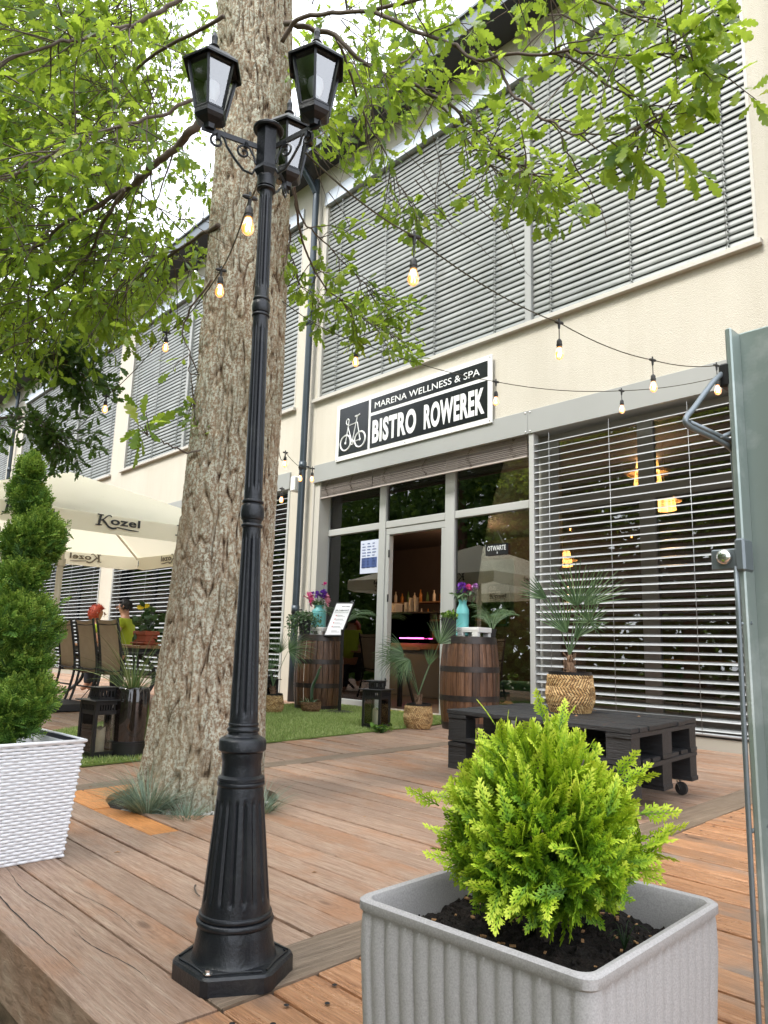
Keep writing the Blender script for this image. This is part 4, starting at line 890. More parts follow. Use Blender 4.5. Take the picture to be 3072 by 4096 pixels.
# resample every level on the same parameter so that ribs run straight
base = sqloop(.2, .2115, 0, .022, .0027, 0, .0285)
def level(hx_, hy_, z, rb):
    P = base.copy(); nn = np.stack([np.sign(P[:, 0]) * (np.abs(P[:, 0]) > .1995), np.sign(P[:, 1]) * (np.abs(P[:, 1]) > .211)], -1); along = np.where(np.abs(P[:, 0]) > .1995, P[:, 1], P[:, 0])
    s = np.abs(np.sin(PI * along / .0285)) ** .6; edge = np.clip((np.where(np.abs(P[:, 0]) > .1995, .19 - np.abs(P[:, 1]), .178 - np.abs(P[:, 0]))) / .01, 0, 1)
    P[:, 0] *= hx_ / .2; P[:, 1] *= hy_ / .2115; P[:, 2] = z; P[:, 0] += nn[:, 0] * rb * (s - 1) * edge; P[:, 1] += nn[:, 1] * rb * (s - 1) * edge; return P
LV_ = [level(*l) for l in lv_]; n_ = len(base); v = np.concatenate(LV_); f = [[i * n_ + k, i * n_ + (k + 1) % n_, (i + 1) * n_ + (k + 1) % n_, (i + 1) * n_ + k] for i in range(len(LV_) - 1) for k in range(n_)]
q.add(v, f); q.add([(x, y, .05) for x, y in ((-.16, -.16), (.16, -.16), (.16, .16), (-.16, .16))], [[0, 1, 2, 3]])
q.build('pot', m_planter, planter, True, world=False, ang=50)
q = MB(); n = 60; gx, gy = np.meshgrid(np.linspace(-.183, .183, n), np.linspace(-.193, .193, n)); gz = np.array([[.343 + .020 * mnoise.noise(Vector((x * 9, y * 9, 0))) + .011 * mnoise.noise(Vector((x * 45, y * 45, 2))) + .006 * mnoise.noise(Vector((x * 120, y * 120, 5))) for x, y in zip(r1, r2)] for r1, r2 in zip(gx, gy)])
I = np.arange(n * n).reshape(n, n); q.raw(np.stack([gx, gy, gz], -1).reshape(-1, 3), np.stack([I[:-1, :-1], I[:-1, 1:], I[1:, 1:], I[1:, :-1]], -1).ravel(), np.full((n - 1) ** 2, 4)); soil = q.build('soil', m_soil, planter, True, world=False)
def soilz(x, y): return .343 + .020 * mnoise.noise(Vector((x * 9, y * 9, 0))) + .011 * mnoise.noise(Vector((x * 45, y * 45, 2)))
q = MB()
for i in range(900):
    x, y = rnd.uniform(-.178, .178), rnd.uniform(-.188, .188); s = rnd.uniform(.0015, .005); z = soilz(x, y) + s * .4
    pts = [(x + s * rnd.uniform(.5, 1), y, z), (x, y + s * rnd.uniform(.5, 1), z), (x - s * rnd.uniform(.5, 1), y, z), (x, y - s * rnd.uniform(.5, 1), z), (x, y, z + s), (x, y, z - s)]
    q.add(pts, [[0, 1, 4], [1, 2, 4], [2, 3, 4], [3, 0, 4], [1, 0, 5], [2, 1, 5], [3, 2, 5], [0, 3, 5]])
q.build('clod', m_soil, soil, world=False)['kind'] = 'stuff'
q = MB()
for i in range(85):
    x, y = rnd.uniform(-.17, .17), rnd.uniform(-.18, .18); s = rnd.uniform(.0015, .0042); z = soilz(x, y) + s * 1.2; an = rnd.uniform(0, PI)
    q.box(x - s, x + s * 1.5, y - s * .6, y + s * .6, z - s * .3, z + s * .35, rnd.random(), an)
for k in range(9):
    t = k / 8; q.add([(.02 + .045 * t, -.135 - .004 * t, .350), (.02 + .045 * t + .004, -.135 + .011 * (1 - t * .5), .348), (.02 + .045 * t + .005, -.135 - .012 * (1 - t * .5), .348)], [[0, 1, 2]], .9)
q.build('wood_chip', m_bits, soil, world=False)['kind'] = 'stuff'
weed = MB()
for i in range(11):
    an = rnd.uniform(0, 2 * PI); L = rnd.uniform(.015, .04); P = spline([(.12, .04, .352), (.12 + L * .4 * math.cos(an), .04 + L * .4 * math.sin(an), .352 + L * .9), (.12 + L * math.cos(an), .04 + L * math.sin(an), .345 + L * .9)], 4); weed.tube(P, np.linspace(.0009, .0003, len(P)), 4)
tag(weed.build('weed_seedling', m_thujag, None, world=False), 'tiny green weed seedling sprouting in the grey planter beside the thuja', 'weed')
bpy.data.objects['weed_seedling'].location = (PC[0], PC[1], 0)
gth = thing('thuja', 'round golden thuja with bright yellow green fronds in the grey planter', 'shrub', (PC[0] + .004, PC[1] + .004, .33))
GC = np.array([PC[0] + .004, PC[1] + .004, .508])
tmpls = [spray2(s) for s in (1, 2, 3)]
q = MB(); n = 2300; u = rng.uniform(-.82, 1, n); th = rng.uniform(0, 2 * PI, n); rad = rng.uniform(.25, 1, n) ** .55
nrmv = np.stack([np.sqrt(1 - u * u) * np.cos(th), np.sqrt(1 - u * u) * np.sin(th), u], -1)
lump = np.array([1 + .17 * mnoise.noise(Vector(v_ * 2.4 + np.array([4., 1, 0]))) for v_ in nrmv])
sz = rng.uniform(.040, .074, n)
ext = np.array([.156, .156, .165]); tip = GC + nrmv * ext * (rad * lump)[:, None]
dirs = nrmv * .8 + np.array([0, 0, .50]) * (1 - np.clip(-u, 0, 1))[:, None] + rng.normal(0, .28, (n, 3)); dirs[u < -.35, 2] -= .25; dirs /= np.linalg.norm(dirs, axis=1, keepdims=True)
nn = rng.normal(0, 1, (n, 3)) * .8 + np.cross(nrmv, np.array([0, 0, 1.])) * rng.choice([-1, 1], n)[:, None] * .7 + nrmv * .5
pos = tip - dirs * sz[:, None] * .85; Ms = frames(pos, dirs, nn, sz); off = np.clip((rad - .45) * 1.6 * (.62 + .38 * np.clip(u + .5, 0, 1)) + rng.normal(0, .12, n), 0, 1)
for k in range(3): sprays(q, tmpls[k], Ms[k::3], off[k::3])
# a few long stray fronds
st_ = [((.70, .68, .10), .07), ((.75, .55, -.22), .07), ((-.6, -.65, -.28), .06), ((-.75, -.5, .15), .06), ((.05, -.3, .98), .05), ((-.45, -.45, .80), .05), ((.6, .5, .45), .06), ((.1, -.85, -.45), .06), ((.35, -.75, -.4), .06), ((.62, .75, -.35), .07), ((.3, .0, .95), .05), ((-.2, -.5, .9), .05)]
Ms = []
for d_, s_ in st_:
    d_ = np.array(d_); d_ /= np.linalg.norm(d_)
    for k in range(3):
        dd = d_ + rng.normal(0, .3, 3) + np.array([0, 0, .15]); Ms.append(frames((GC + d_ * ext * .88 + rng.normal(0, .012, 3))[None], dd[None], rng.normal(0, 1, (1, 3)), np.array([s_]))[0])
sprays(q, tmpls[0], np.array(Ms), np.full(len(Ms), .9))
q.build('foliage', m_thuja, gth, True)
q = MB(); q.tube([(GC[0], GC[1], .30), (GC[0], GC[1] + .005, .42), (GC[0], GC[1], .6)], [.016, .012, .004], 8)
for i in range(60):
    d_ = nrmv[i]; q.tube(spline([(GC[0], GC[1], .34 + rnd.random() * .12), GC + d_ * ext * .4 + np.array([0, 0, -.03]), GC + d_ * ext * .8], 4), [.004, .0035, .003, .003, .0025, .002, .0018, .0015, .001], 5)
q.build('stem', m_twig, gth, True)

# ------------------------------------------------------------------ white planter with the spiral thuja
WX, WY2 = -3.065, .93
wp = thing('planter', 'white woven square planter holding the spiral clipped thuja', 'planter', (WX, WY2, 0), RAD(3))
q = MB(); rows = 36; H2 = .41; cell = .024
for sidx in range(4):
    for r_ in range(rows):
        z0 = H2 * r_ / rows; z1 = H2 * (r_ + 1) / rows; zc = (z0 + z1) / 2; hw = .187 + .027 * zc / H2; n_c = 16; cw = 2 * hw / n_c
        # wavy strip weaving over and under
        xs = np.linspace(-hw, hw, n_c * 4 + 1); ph = PI * (r_ % 2); yy = -hw - .0035 * np.cos(2 * PI * (xs + hw) / (2 * cw) + ph)
        v = []
        for x, y in zip(xs, yy): v += [(x, y + .003, z0 + .0004), (x, y - .0006, z0 + .003), (x, y - .0012, zc), (x, y - .0006, z1 - .003), (x, y + .003, z1 - .0004)]
        f = [[i * 5 + j, (i + 1) * 5 + j, (i + 1) * 5 + j + 1, i * 5 + j + 1] for i in range(len(xs) - 1) for j in range(4)]
        t_ = MB(); t_.add(v, f); t_.xf(RZ(sidx * PI / 2)); q.merge(t_)
for sidx in range(4):
    t_ = MB(); hw = .217; t_.tube([(-hw, -hw, H2), (0, -hw, H2 + .001), (hw, -hw, H2)], .0065, 8); t_.box(-.188, .188, -.184, -.18, 0, H2 * .98); t_.xf(RZ(sidx * PI / 2)); q.merge(t_)
q.build('woven_side', m_rattan, wp, True, world=False)
q = MB(); 
for s0, s1, z0, z1 in ((.206, .198, H2 + .002, H2 - .05),):
    v = sq(s0, s0, z0, .012, 3) + sq(s1 - .01, s1 - .01, z1, .012, 3); n_ = 12; q.add(v, [[k, n_ + k, n_ + (k + 1) % n_, (k + 1) % n_] for k in range(n_)] + [[n_ + k for k in range(n_)]])
q.build('liner', m_liner, wp, world=False)
th2 = thing('thuja', 'tall spiral clipped green thuja in the white woven planter', 'shrub', (WX, WY2, .38))
tm2 = [spray_template(5, 0, .095, .2, s) for s in (5, 6)]
tiers = [(.53, .148, .17), (.69, .11, .10), (.86, .160, .18), (1.03, .085, .10), (1.16, .112, .14), (1.33, .072, .12), (1.44, .045, .08)]
q = MB(); MsL = []; offs = []
for ti, (z, r_, h) in enumerate(tiers):
    n = int(5600 * r_ * h / .0165 * .36) + 130; u = rng.uniform(-1, 1, n); t_ = rng.uniform(0, 2 * PI, n)
    nv = np.stack([np.sqrt(1 - u * u) * np.cos(t_), np.sqrt(1 - u * u) * np.sin(t_), u], -1); rr = rng.uniform(.5, 1, n) ** .5 * (1 + .13 * rng.normal(0, 1, n))
    ca = ti * 1.9; c_ = np.array([WX + .022 * math.cos(ca), WY2 + .022 * math.sin(ca), z]); spiral = h * .16 * np.sin(t_ + ca)
    tipp = c_ + nv * np.array([r_, r_, h * .72]) * rr[:, None]; tipp[:, 2] += spiral; d_ = nv * .75 + np.array([0, 0, .45]) + rng.normal(0, .3, (n, 3)); d_ /= np.linalg.norm(d_, axis=1, keepdims=True)
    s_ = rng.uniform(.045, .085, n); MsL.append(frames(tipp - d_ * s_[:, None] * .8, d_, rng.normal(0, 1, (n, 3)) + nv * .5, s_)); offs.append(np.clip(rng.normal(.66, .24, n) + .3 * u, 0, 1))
Ms = np.concatenate(MsL); off = np.concatenate(offs)
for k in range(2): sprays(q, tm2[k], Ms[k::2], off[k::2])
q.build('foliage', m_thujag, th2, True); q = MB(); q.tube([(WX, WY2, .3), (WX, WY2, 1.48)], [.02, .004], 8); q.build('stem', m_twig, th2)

# ------------------------------------------------------------------ blue fescue at the foot of the oak, pebbles and soil
q = MB(); q.lathe([(0, -.03), (.30, -.028), (HOLE[2] - .01, -.035)], (HOLE[0], HOLE[1]), 40); 
tag(q.build('tree_pit_soil', m_soil), kind='structure')
q = MB()
for i in range(150):
    an = rnd.uniform(-1.45, .5) if i < 140 else rnd.uniform(-PI, PI); rr = rnd.uniform(.33, .41); x, y = HOLE[0] + rr * math.cos(an), HOLE[1] + rr * math.sin(an); s = rnd.uniform(.008, .020)
    t_ = MB(); t_.lathe([(0, -s * .5), (s * .8, -s * .3), (s, 0), (s * .7, s * .4), (0, s * .55)], n=7, val=rnd.random()); t_.xf(T(x, y, -.02 + rnd.uniform(0, .012)) @ RZ(rnd.uniform(0, 6)) @ SC(1, .7, .8)); q.merge(t_)
tag(q.build('pebbles', mat('white_pebble', (.45, .44, .42), .8, rv=.5), None, True), 'white pebbles filling the cut round the oak trunk', 'pebbles', kind='stuff')
m_fesc = leafmat('blue_fescue', [(0, (.10, .14, .085)), (.5, (.20, .28, .21)), (.85, (.32, .42, .33)), (1, (.42, .36, .2))], (.2, .3, .18), .25, .55)
def blades(c, n, L, spread, w_, z0=-.03, up=.9, bend=.7, mb=None, r0=.03, seg_=6):
    mb = mb or MB()
    for i in range(n):
        an = rnd.uniform(0, 2 * PI); l = L * rnd.uniform(.55, 1.1); rr = r0 * math.sqrt(rnd.random()); out = spread * rnd.random() ** .7; p0 = np.array([c[0] + rr * math.cos(an), c[1] + rr * math.sin(an), z0])
        d = np.array([math.cos(an) * out, math.sin(an) * out, up]); d /= np.linalg.norm(d); P = [p0]
        for k in range(seg_): d = d + np.array([math.cos(an) * .1, math.sin(an) * .1, -bend * .16 * (k + 1) / seg_ * 2]) ; d /= np.linalg.norm(d); P.append(P[-1] + d * l / seg_)
        P = np.array(P); sd = np.array([-math.sin(an), math.cos(an), 0]) + rng.normal(0, .3, 3); W_ = np.linspace(1, .15, seg_ + 1) * w_
        v = np.concatenate([[P[k] - sd * W_[k], P[k] + sd * W_[k]] for k in range(seg_ + 1)]); mb.add(v, [[2 * k, 2 * k + 1, 2 * k + 3, 2 * k + 2] for k in range(seg_)], rnd.random())
    return mb
for (x, y, n, L, lb) in ((-3.44, 1.72, 900, .30, 'large tuft of blue grey fescue grass against the left foot of the oak'), (-3.22, 1.80, 240, .16, 'smaller tuft of blue grey fescue between the oak and the lamp post'), (-3.14, 2.14, 330, .22, 'tuft of blue fescue on the right side of the oak behind the lamp post')):
    t_ = thing('fescue_grass', lb, 'grass tuft', (x, y, -.03)); blades((x, y), n, L, .95, .0015, r0=.05, bend=.5).build('blades', m_fesc, t_)
# ------------------------------------------------------------------ galvanised panel with rods at the right
gp = thing('steel_panel', 'galvanised steel panel with a domed bolt and bent grey rods at the right edge', 'metal panel', (-.45, 1.52, -.8))
q = MB(); q.box(-.567, .20, 1.50, 1.545, -.8, 1.442, bev=.004); q.build('sheet', m_galv, gp)
q = MB(); q.box(-.573, -.560, 1.455, 1.502, -.8, 1.440, bev=.003); q.build('flange', m_galv, gp)
q = MB(); q.tube(spline([(-.575, 1.452, .955), (-.578, 1.452, .6), (-.581, 1.452, .16), (-.585, 1.452, -.7)], 4), .0048, 10); q.tube([(-.58, 1.452, .475), (-.565, 1.478, .482), (-.56, 1.50, .486)], .0042, 8); q.tube([(-.578, 1.45, .845), (-.560, 1.47, .848)], .004, 8)
q.build('upright_rod', m_rod, gp, True)
q = MB(); q.tube(spline([(-.583, 1.47, 1.368), (-.585, 1.462, 1.350), (-.588, 1.42, 1.318), (-.60, 1.36, 1.255), (-.606, 1.335, 1.228), (-.604, 1.345, 1.214), (-.590, 1.425, 1.205), (-.580, 1.475, 1.192), (-.577, 1.475, 1.165), (-.573, 1.47, 1.0)], 6), .0056, 10)
q.tube([(-.603, 1.345, 1.222), (-.574, 1.485, 1.205)], .005, 8); q.tube([(-.585, 1.43, 1.207), (-.57, 1.48, 1.23)], .004, 8); q.build('bent_rod', m_rod, gp, True)
q = MB(); q.box(-.590, -.565, 1.455, 1.49, 1.318, 1.368, bev=.004); q.build('plastic_block', m_black, gp)
q = MB(); q.box(-.6225, -.566, 1.452, 1.458, .949, .990, bev=.003); q.box(-.575, -.556, 1.446, 1.49, .945, 1.008, bev=.004); br_ = q.build('bracket', m_rod, gp)
q = MB(); q.lathe([(.0155, 0), (.0155, .003), (.0135, .009), (.009, .0125), (.004, .0142), (0, .0145)], n=24); q.xf(T(-.5955, 1.452, .974) @ RX(PI / 2)); q.build('domed_bolt', m_steel, br_, True)
def onY(px, py, Y):
    r = CAM_R @ np.array([px - 1536, -(py - 2048), -2960.]); return CAM_P + r * (Y / r[1])
RV = np.array([.682, .731, 0.]); TV = np.array([.731, -.682, 0.])         # across and towards
# ------------------------------------------------------------------ pallet table
pt = thing('pallet_table', 'low table of black painted pallets on small castors', 'table', (-2.60, 3.94, 0))
c0, c1, c2, c3 = np.array([-3.14, 3.475]), np.array([-1.91, 3.455]), np.array([-2.04, 4.45]), np.array([-3.27, 4.42])
def wq(u, v): p = (c0 * (1 - u) + c1 * u) * (1 - v) + (c3 * (1 - u) + c2 * u) * v; return p
def slab(mb, u0, u1, v0, v1, z0, z1, e=.002):
    j = lambda: rnd.uniform(-e, e)
    P = [wq(u0, v0), wq(u1, v0), wq(u1, v1), wq(u0, v1)]; du = j(); P = [(p[0] + du + j() * .3, p[1]) for p in P]; dz = j() * .6
    ctr = np.mean(P, 0); In = [tuple(ctr + (np.array(p) - ctr) * np.array([1 - .006 / 1.2, 1 - .006 / .12])) for p in P]
    v = [(x, y, z0 + dz) for x, y in P] + [(x, y, z1 + dz - .003) for x, y in P] + [(x, y, z1 + dz) for x, y in In]
    mb.add(v, [[3, 2, 1, 0], [8, 9, 10, 11]] + [[i, (i + 1) % 4, (i + 1) % 4 + 4, i + 4] for i in range(4)] + [[i + 4, (i + 1) % 4 + 4, (i + 1) % 4 + 8, i + 8] for i in range(4)], rnd.random())
q = MB(); n = 9
for k in range(n): slab(q, -.002 + rnd.uniform(-.004, .004), 1 + rnd.uniform(-.003, .003), k / n + .003, (k + 1) / n - .003, .406, .430, .004)
q.build('table_top', m_blackwood, pt)
def pallet(zt):
    q = MB()
    for u0, u1 in ((0.005, .12), (.44, .56), (.88, .995)): slab(q, u0, u1, .004, .996, zt - .024, zt)
    for u0, u1 in ((0.005, .12), (.44, .56), (.88, .995)):
        for v0, v1 in ((.01, .12), (.43, .57), (.88, .99)): slab(q, u0, u1, v0, v1, zt - .133, zt - .024, .003)
    for v0, v1 in ((.01, .12), (.43, .57), (.88, .99)): slab(q, 0.003, .997, v0, v1, zt - .157, zt - .133)
    return q
pallet(.405).build('pallet', m_blackwood, pt); q = pallet(.244)
for v0, v1 in ((.16, .27), (.30, .41), (.60, .70), (.74, .85)): slab(q, 0.01, .99, v0, v1, .246, .266)
q.build('pallet', m_blackwood, pt)
for u, v in ((.93, .90), (.93, .10), (.07, .1), (.07, .9)):
    p = wq(u, v); q = MB(); q.box(p[0] - .03, p[0] + .03, p[1] - .02, p[1] + .02, .082, .088); q.bar((p[0] - .01, p[1] - .016, .086), (p[0] + .012, p[1] - .016, .034), .016, .003); q.bar((p[0] - .01, p[1] + .016, .086), (p[0] + .012, p[1] + .016, .034), .016, .003); cs = q.build('caster', m_steel, pt)
    q = MB(); q.lathe([(.012, -.012), (.034, -.012), (.037, -.006), (.037, .006), (.034, .012), (.012, .012)], n=20); q.xf(T(p[0] + .012, p[1], .037) @ RX(PI / 2)); q.build('wheel', m_rubber, cs, True, ang=40)
for (u, v, s, c) in ((.48, .28, .02, 0), (.60, .35, .012, 1), (.25, .75, .011, 2), (.8, .7, .01, 3)):
    p = wq(u, v); q = MB(); q.add([(p[0] - s, p[1], .4335), (p[0], p[1] + s * .5, .440), (p[0] + s, p[1] + .004, .434), (p[0], p[1] - s * .4, .4345)], [[0, 3, 2, 1]]); tag(q.build('fallen_leaf', m_bits), ['largest orange leaf scrap on the black pallet table', 'small leaf scrap right of the biggest one on the pallet table', 'tiny leaf scrap at the back left of the pallet table', 'tiny leaf scrap near the right end of the pallet table'][c], 'leaf')
# ------------------------------------------------------------------ baskets and palms
def basket_mat(name, c1, c2, c3, sc=1., kind=0):
    m, nt = newmat(name); p = nd(nt, 'ShaderNodeBsdfPrincipled'); o = nd(nt, 'ShaderNodeOutputMaterial'); p.inputs['Roughness'].default_value = .6
    c = ramp(nt, attr(nt), [(0, c1), (.5, c2), (1, c3)]); c = mixc(nt, 1., c, ramp(nt, noise_fac(nt, 14, (1, 1, 1), 4), [(.3, (.72, .72, .72)), (.6, (1.05, 1.05, 1.05))]), 'MULTIPLY'); nt.links.new(c, p.inputs['Base Color']); nt.links.new(p.outputs[0], o.inputs[0]); return m
m_bask = basket_mat('bamboo_weave', (.24, .12, .04), (.50, .31, .125), (.66, .46, .22)); m_baskd = basket_mat('seagrass_weave', (.13, .065, .03), (.24, .13, .06), (.34, .2, .1))
def woven(mb, prof, rows, cells, amp=.0028):
    P = np.array(prof); zz = np.linspace(P[0, 1], P[-1, 1], rows + 1); rr = np.interp(zz, P[:, 1], P[:, 0])
    for i in range(rows):
        for k in range(cells):
            a0 = 2 * PI * (k + (i % 4) * .25 * (1 if (i // 6) % 2 else -1)) / cells; a1 = a0 + 2 * PI / cells * .94; am = (a0 + a1) / 2; z0, z1 = zz[i], zz[i + 1]; r0, r1 = rr[i], rr[i + 1]; o = amp * rnd.uniform(.7, 1.1); sk = .5 * (z1 - z0) * (1 if (i // 6) % 2 else -1)
            v = [(r0 * math.cos(a0), r0 * math.sin(a0), z0 - sk), (r0 * math.cos(a1), r0 * math.sin(a1), z0 + sk), (r1 * math.cos(a1), r1 * math.sin(a1), z1 + sk), (r1 * math.cos(a0), r1 * math.sin(a0), z1 - sk), ((r0 + r1) / 2 * math.cos(am) + o * math.cos(am) * 1.4, (r0 + r1) / 2 * math.sin(am) + o * math.sin(am) * 1.4, (z0 + z1) / 2)]
            mb.add(v, [[0, 1, 4], [1, 2, 4], [2, 3, 4], [3, 0, 4]], rnd.random())
m_palm = leafmat('palm_leaf', [(0, (.035, .075, .030)), (.5, (.075, .14, .06)), (1, (.17, .25, .13))], (.14, .26, .06), .2, .38)
m_palmb = mat('palm_stem', (.12, .065, .035), .9, col2=(.22, .14, .09), ns=40)
def fan(mb, st, hub, aim, up2, L, spread=200, n=22, droop=.25, w_=.009):
    aim = np.array(aim, float); aim /= np.linalg.norm(aim); s = np.cross(aim, up2); s /= np.linalg.norm(s); nrm_ = np.cross(s, aim)
    hub = np.array(hub, float)
    for i in range(n):
        t = -1 + 2 * i / (n - 1); an = RAD(spread / 2) * t; d = aim * math.cos(an) + s * math.sin(an) + nrm_ * (.15 * abs(t)); d /= np.linalg.norm(d); l = L * (1 - .25 * abs(t)) * rnd.uniform(.9, 1.05)
        P = [hub + d * .01]; dd = d.copy()
        for k in range(5): dd = dd + np.array([0, 0, -droop * .10 * (k + .5)]) + rng.normal(0, .012, 3); dd /= np.linalg.norm(dd); P.append(P[-1] + dd * l / 5)
        P = np.array(P); sd = np.cross(d, nrm_); sd /= np.linalg.norm(sd); W_ = np.array([.35, .9, 1, .8, .5, .06]) * w_ * .5
        v = np.concatenate([[P[k] - sd * W_[k] + nrm_ * W_[k] * .5, P[k], P[k] + sd * W_[k] + nrm_ * W_[k] * .5] for k in range(6)]); val = rnd.random()
        mb.add(v, [[3 * k, 3 * k + 1, 3 * k + 4, 3 * k + 3] for k in range(5)] + [[3 * k + 1, 3 * k + 2, 3 * k + 5, 3 * k + 4] for k in range(5)], val)
    P = spline([st, (np.array(st) + hub) / 2 + np.array([0, 0, .02]), hub], 4); mb.tube(P, np.linspace(.0045, .0025, len(P)), 5, .7)
def palm_pot(label, name, loc, r_, h, fans, trunk_h, m_b=m_bask, rows=26, group=None, plbl=None, black_rim=True, bulge=1.08):
    t_ = thing(name, label, 'plant pot', (loc[0], loc[1], loc[2])); q = MB(); woven(q, [(r_ * .88, 0.003), (r_ * bulge * .98, h * .3), (r_ * bulge, h * .5), (r_, h * .9), (r_ * .98, h)], rows, 46); q.xf(T(*loc)); q.build('basket', m_b, t_)
    q = MB(); q.lathe([(r_ * .85, 0.001), (r_ * .88, .004), (r_ * .97, h * .5), (r_ * .94, h + .012), (r_ * .96, h + .02), (r_ * .91, h + .02), (r_ * .90, h - .02), (0, h - .02)], n=32); q.xf(T(*loc)); q.build('inner_pot', m_black, t_, True, ang=40)
    p = thing('palm', plbl or label, 'palm', (loc[0], loc[1], loc[2] + h - .02)); base = np.array(loc) + np.array([0, 0, h - .02])
    q = MB(); q.tube(spline([base, base + np.array([.004, 0, trunk_h * .5]), base + np.array([0, .003, trunk_h])], 4), [.026, .028, .030, .029, .027, .025, .022, .018, .012], 10)
    for i in range(90):
        an = rnd.uniform(0, 2 * PI); z = rnd.uniform(.01, trunk_h); b = base + np.array([.024 * math.cos(an), .024 * math.sin(an), z]); q.tube([b, b + np.array([.018 * math.cos(an), .018 * math.sin(an), .022])], [.0035, .0008], 4)
    q.build('stem', m_palmb, p, True); q = MB(); top = base + np.array([0, 0, trunk_h])
    for (r2, u2, t2, aim, yaw, L, sp, n_, dr) in fans:
        hub = top + RV * r2 + np.array([0, 0, u2]) + TV * t2; A_ = RAD(aim); rr = RV * math.cos(yaw) + TV * math.sin(yaw); d_ = rr * math.cos(A_) + np.array([0, 0, math.sin(A_)]); up2 = np.cross(rr, np.array([0, 0, 1.])) + rng.normal(0, .15, 3)
        fan(q, top, hub, d_, up2, L, sp, n_, dr)
    q.build('fronds', m_palm, p); return t_
palm_pot('bamboo basket pot standing on the black pallet table', 'basket_pot', (-2.63, 4.03, .43), .137, .225, [
    (.05, .30, .0, 98, .1, .33, 105, 17, .06), (.10, .31, -.02, 42, .0, .33, 60, 11, .06), (-.14, .34, .02, 146, .1, .22, 60, 10, .12), (.10, .20, .10, 70, 1.1, .20, 210, 18, .1), (-.02, .13, .03, 118, .1, .29, 70, 11, .1), (.04, .10, -.03, 55, .1, .30, 55, 9, .1)], .14,
    plbl='fan palm in the basket on the black pallet table')
palm_pot('bamboo basket pot on the deck between the lantern and the right barrel', 'basket_pot', (-5.42, 5.56, 0), .137, .225, [
    (-.16, .42, 0, 190, .2, .36, 150, 26, .75), (-.10, .36, .06, 225, .3, .32, 120, 20, .8), (.20, .52, 0, 62, 0, .34, 110, 20, .2), (.10, .30, .02, 80, .2, .2, 60, 8, .2), (-.2, .36, -.05, 160, .2, .32, 80, 14, .5)], .12,
    plbl='drooping fan palm in the basket by the open door')
palm_pot('bamboo basket pot on the grass mat left of the left barrel', 'basket_pot', (-7.41, 5.15, 0), .125, .21, [
    (.16, .42, 0, 15, .2, .36, 150, 26, .5), (-.12, .36, 0, 130, .2, .3, 160, 22, .3), (-.05, .28, .1, 200, .3, .3, 120, 16, .6), (.05, .38, -.05, 95, .1, .28, 120, 18, .2), (-.02, .2, .05, 110, .2, .22, 150, 16, .4)], .12,
    plbl='fan palm in the basket left of the left barrel')
cb = thing('basket_pot', 'small brown seagrass basket in front of the left barrel holding a cactus', 'plant pot', (-7.25, 5.60, 0)); q = MB(); woven(q, [(.085, .003), (.115, .06), (.118, .135)], 15, 40, .004); q.xf(T(-7.25, 5.60, 0)); q.build('basket', m_baskd, cb)
q = MB(); q.lathe([(.08, .0), (.11, .06), (.112, .12), (0, .118)], (-7.25, 5.6), 24); q.build('soil', m_soil, cb)
ct = thing('cactus', 'single upright green cactus stem with low leaves in the small brown basket', 'cactus', (-7.25, 5.60, .12)); q = MB(); q.tube(spline([(-7.24, 5.60, .12), (-7.24, 5.60, .3), (-7.20, 5.63, .42), (-7.18, 5.65, .52)], 5), np.linspace(.022, .016, 16), 5); q.tube([(-7.18, 5.65, .52), (-7.165, 5.66, .55)], [.006, .012], 6, .9)
blades((-7.27, 5.58), 40, .10, 1.2, .009, .12, .5, .6, q, .06); q.build('stem', m_palm, ct)
# ------------------------------------------------------------------ barrels
m_hoop = mat('hoop_iron', (.03, .028, .027), .42, .5, col2=(.06, .045, .038), ns=12)
def barrel(x, y, lab):
    t_ = thing('barrel', lab, 'barrel', (x, y, 0)); q = MB(); ns_ = 24; zz = np.linspace(0, .93, 15); R_ = lambda z: .268 + .043 * (1 - ((z - .45) / .5) ** 2)
    for s in range(ns_):
        a0 = 2 * PI * (s + rnd.uniform(-.12, .12)) / ns_; a1 = 2 * PI * (s + 1) / ns_; aa = np.linspace(a0, a1, 5); v = []; pr = np.array([-.004, 0, .0015, 0, -.004])
        for z in zz:
            for a_, d in zip(aa, pr): r_ = R_(z) + d; v.append((x + r_ * math.cos(a_), y + r_ * math.sin(a_), z))
        q.add(v, [[i * 5 + j, i * 5 + j + 1, (i + 1) * 5 + j + 1, (i + 1) * 5 + j] for i in range(14) for j in range(4)], rnd.random())
    q.lathe([(.27, .905), (0, .905)], (x, y), 24); q.lathe([(.268, .93), (.245, .93), (.245, .905)], (x, y), 24, cap=False); q.build('staves', m_barrel, t_, True, ang=30)
    for z, h in ((.035, .035), (.31, .028), (.60, .028), (.893, .036)):
        q = MB(); P = [(R_(z + d) + .0035, z + d) for d in (-h, 0, h)]; P = [(R_(z - h) - .002, z - h)] + P + [(R_(z + h) - .002, z + h)]; q.lathe(P, (x, y), 48, cap=False)
        for k in range(6): a_ = k * 1.05 + z * 7; r_ = R_(z) + .004; q.lathe([(.008, 0), (.005, .004), (0, .005)], n=8); q.V[-1] = q.V[-1] @ np.array(RZ(a_) @ RY(PI / 2))[:3, :3].T + np.array([x + r_ * math.cos(a_), y + r_ * math.sin(a_), z])
        q.build('hoop', m_hoop, t_, True, ang=40)
barrel(-5.17, 6.06, 'dark oak barrel right of the open door, behind the pallet table'); barrel(-7.60, 5.97, 'dark oak barrel left of the door, behind the tilted menu stand')
BT = .93
m_darkpot = mat('dark_woven_pot', (.028, .026, .030), .6, rv=.6)
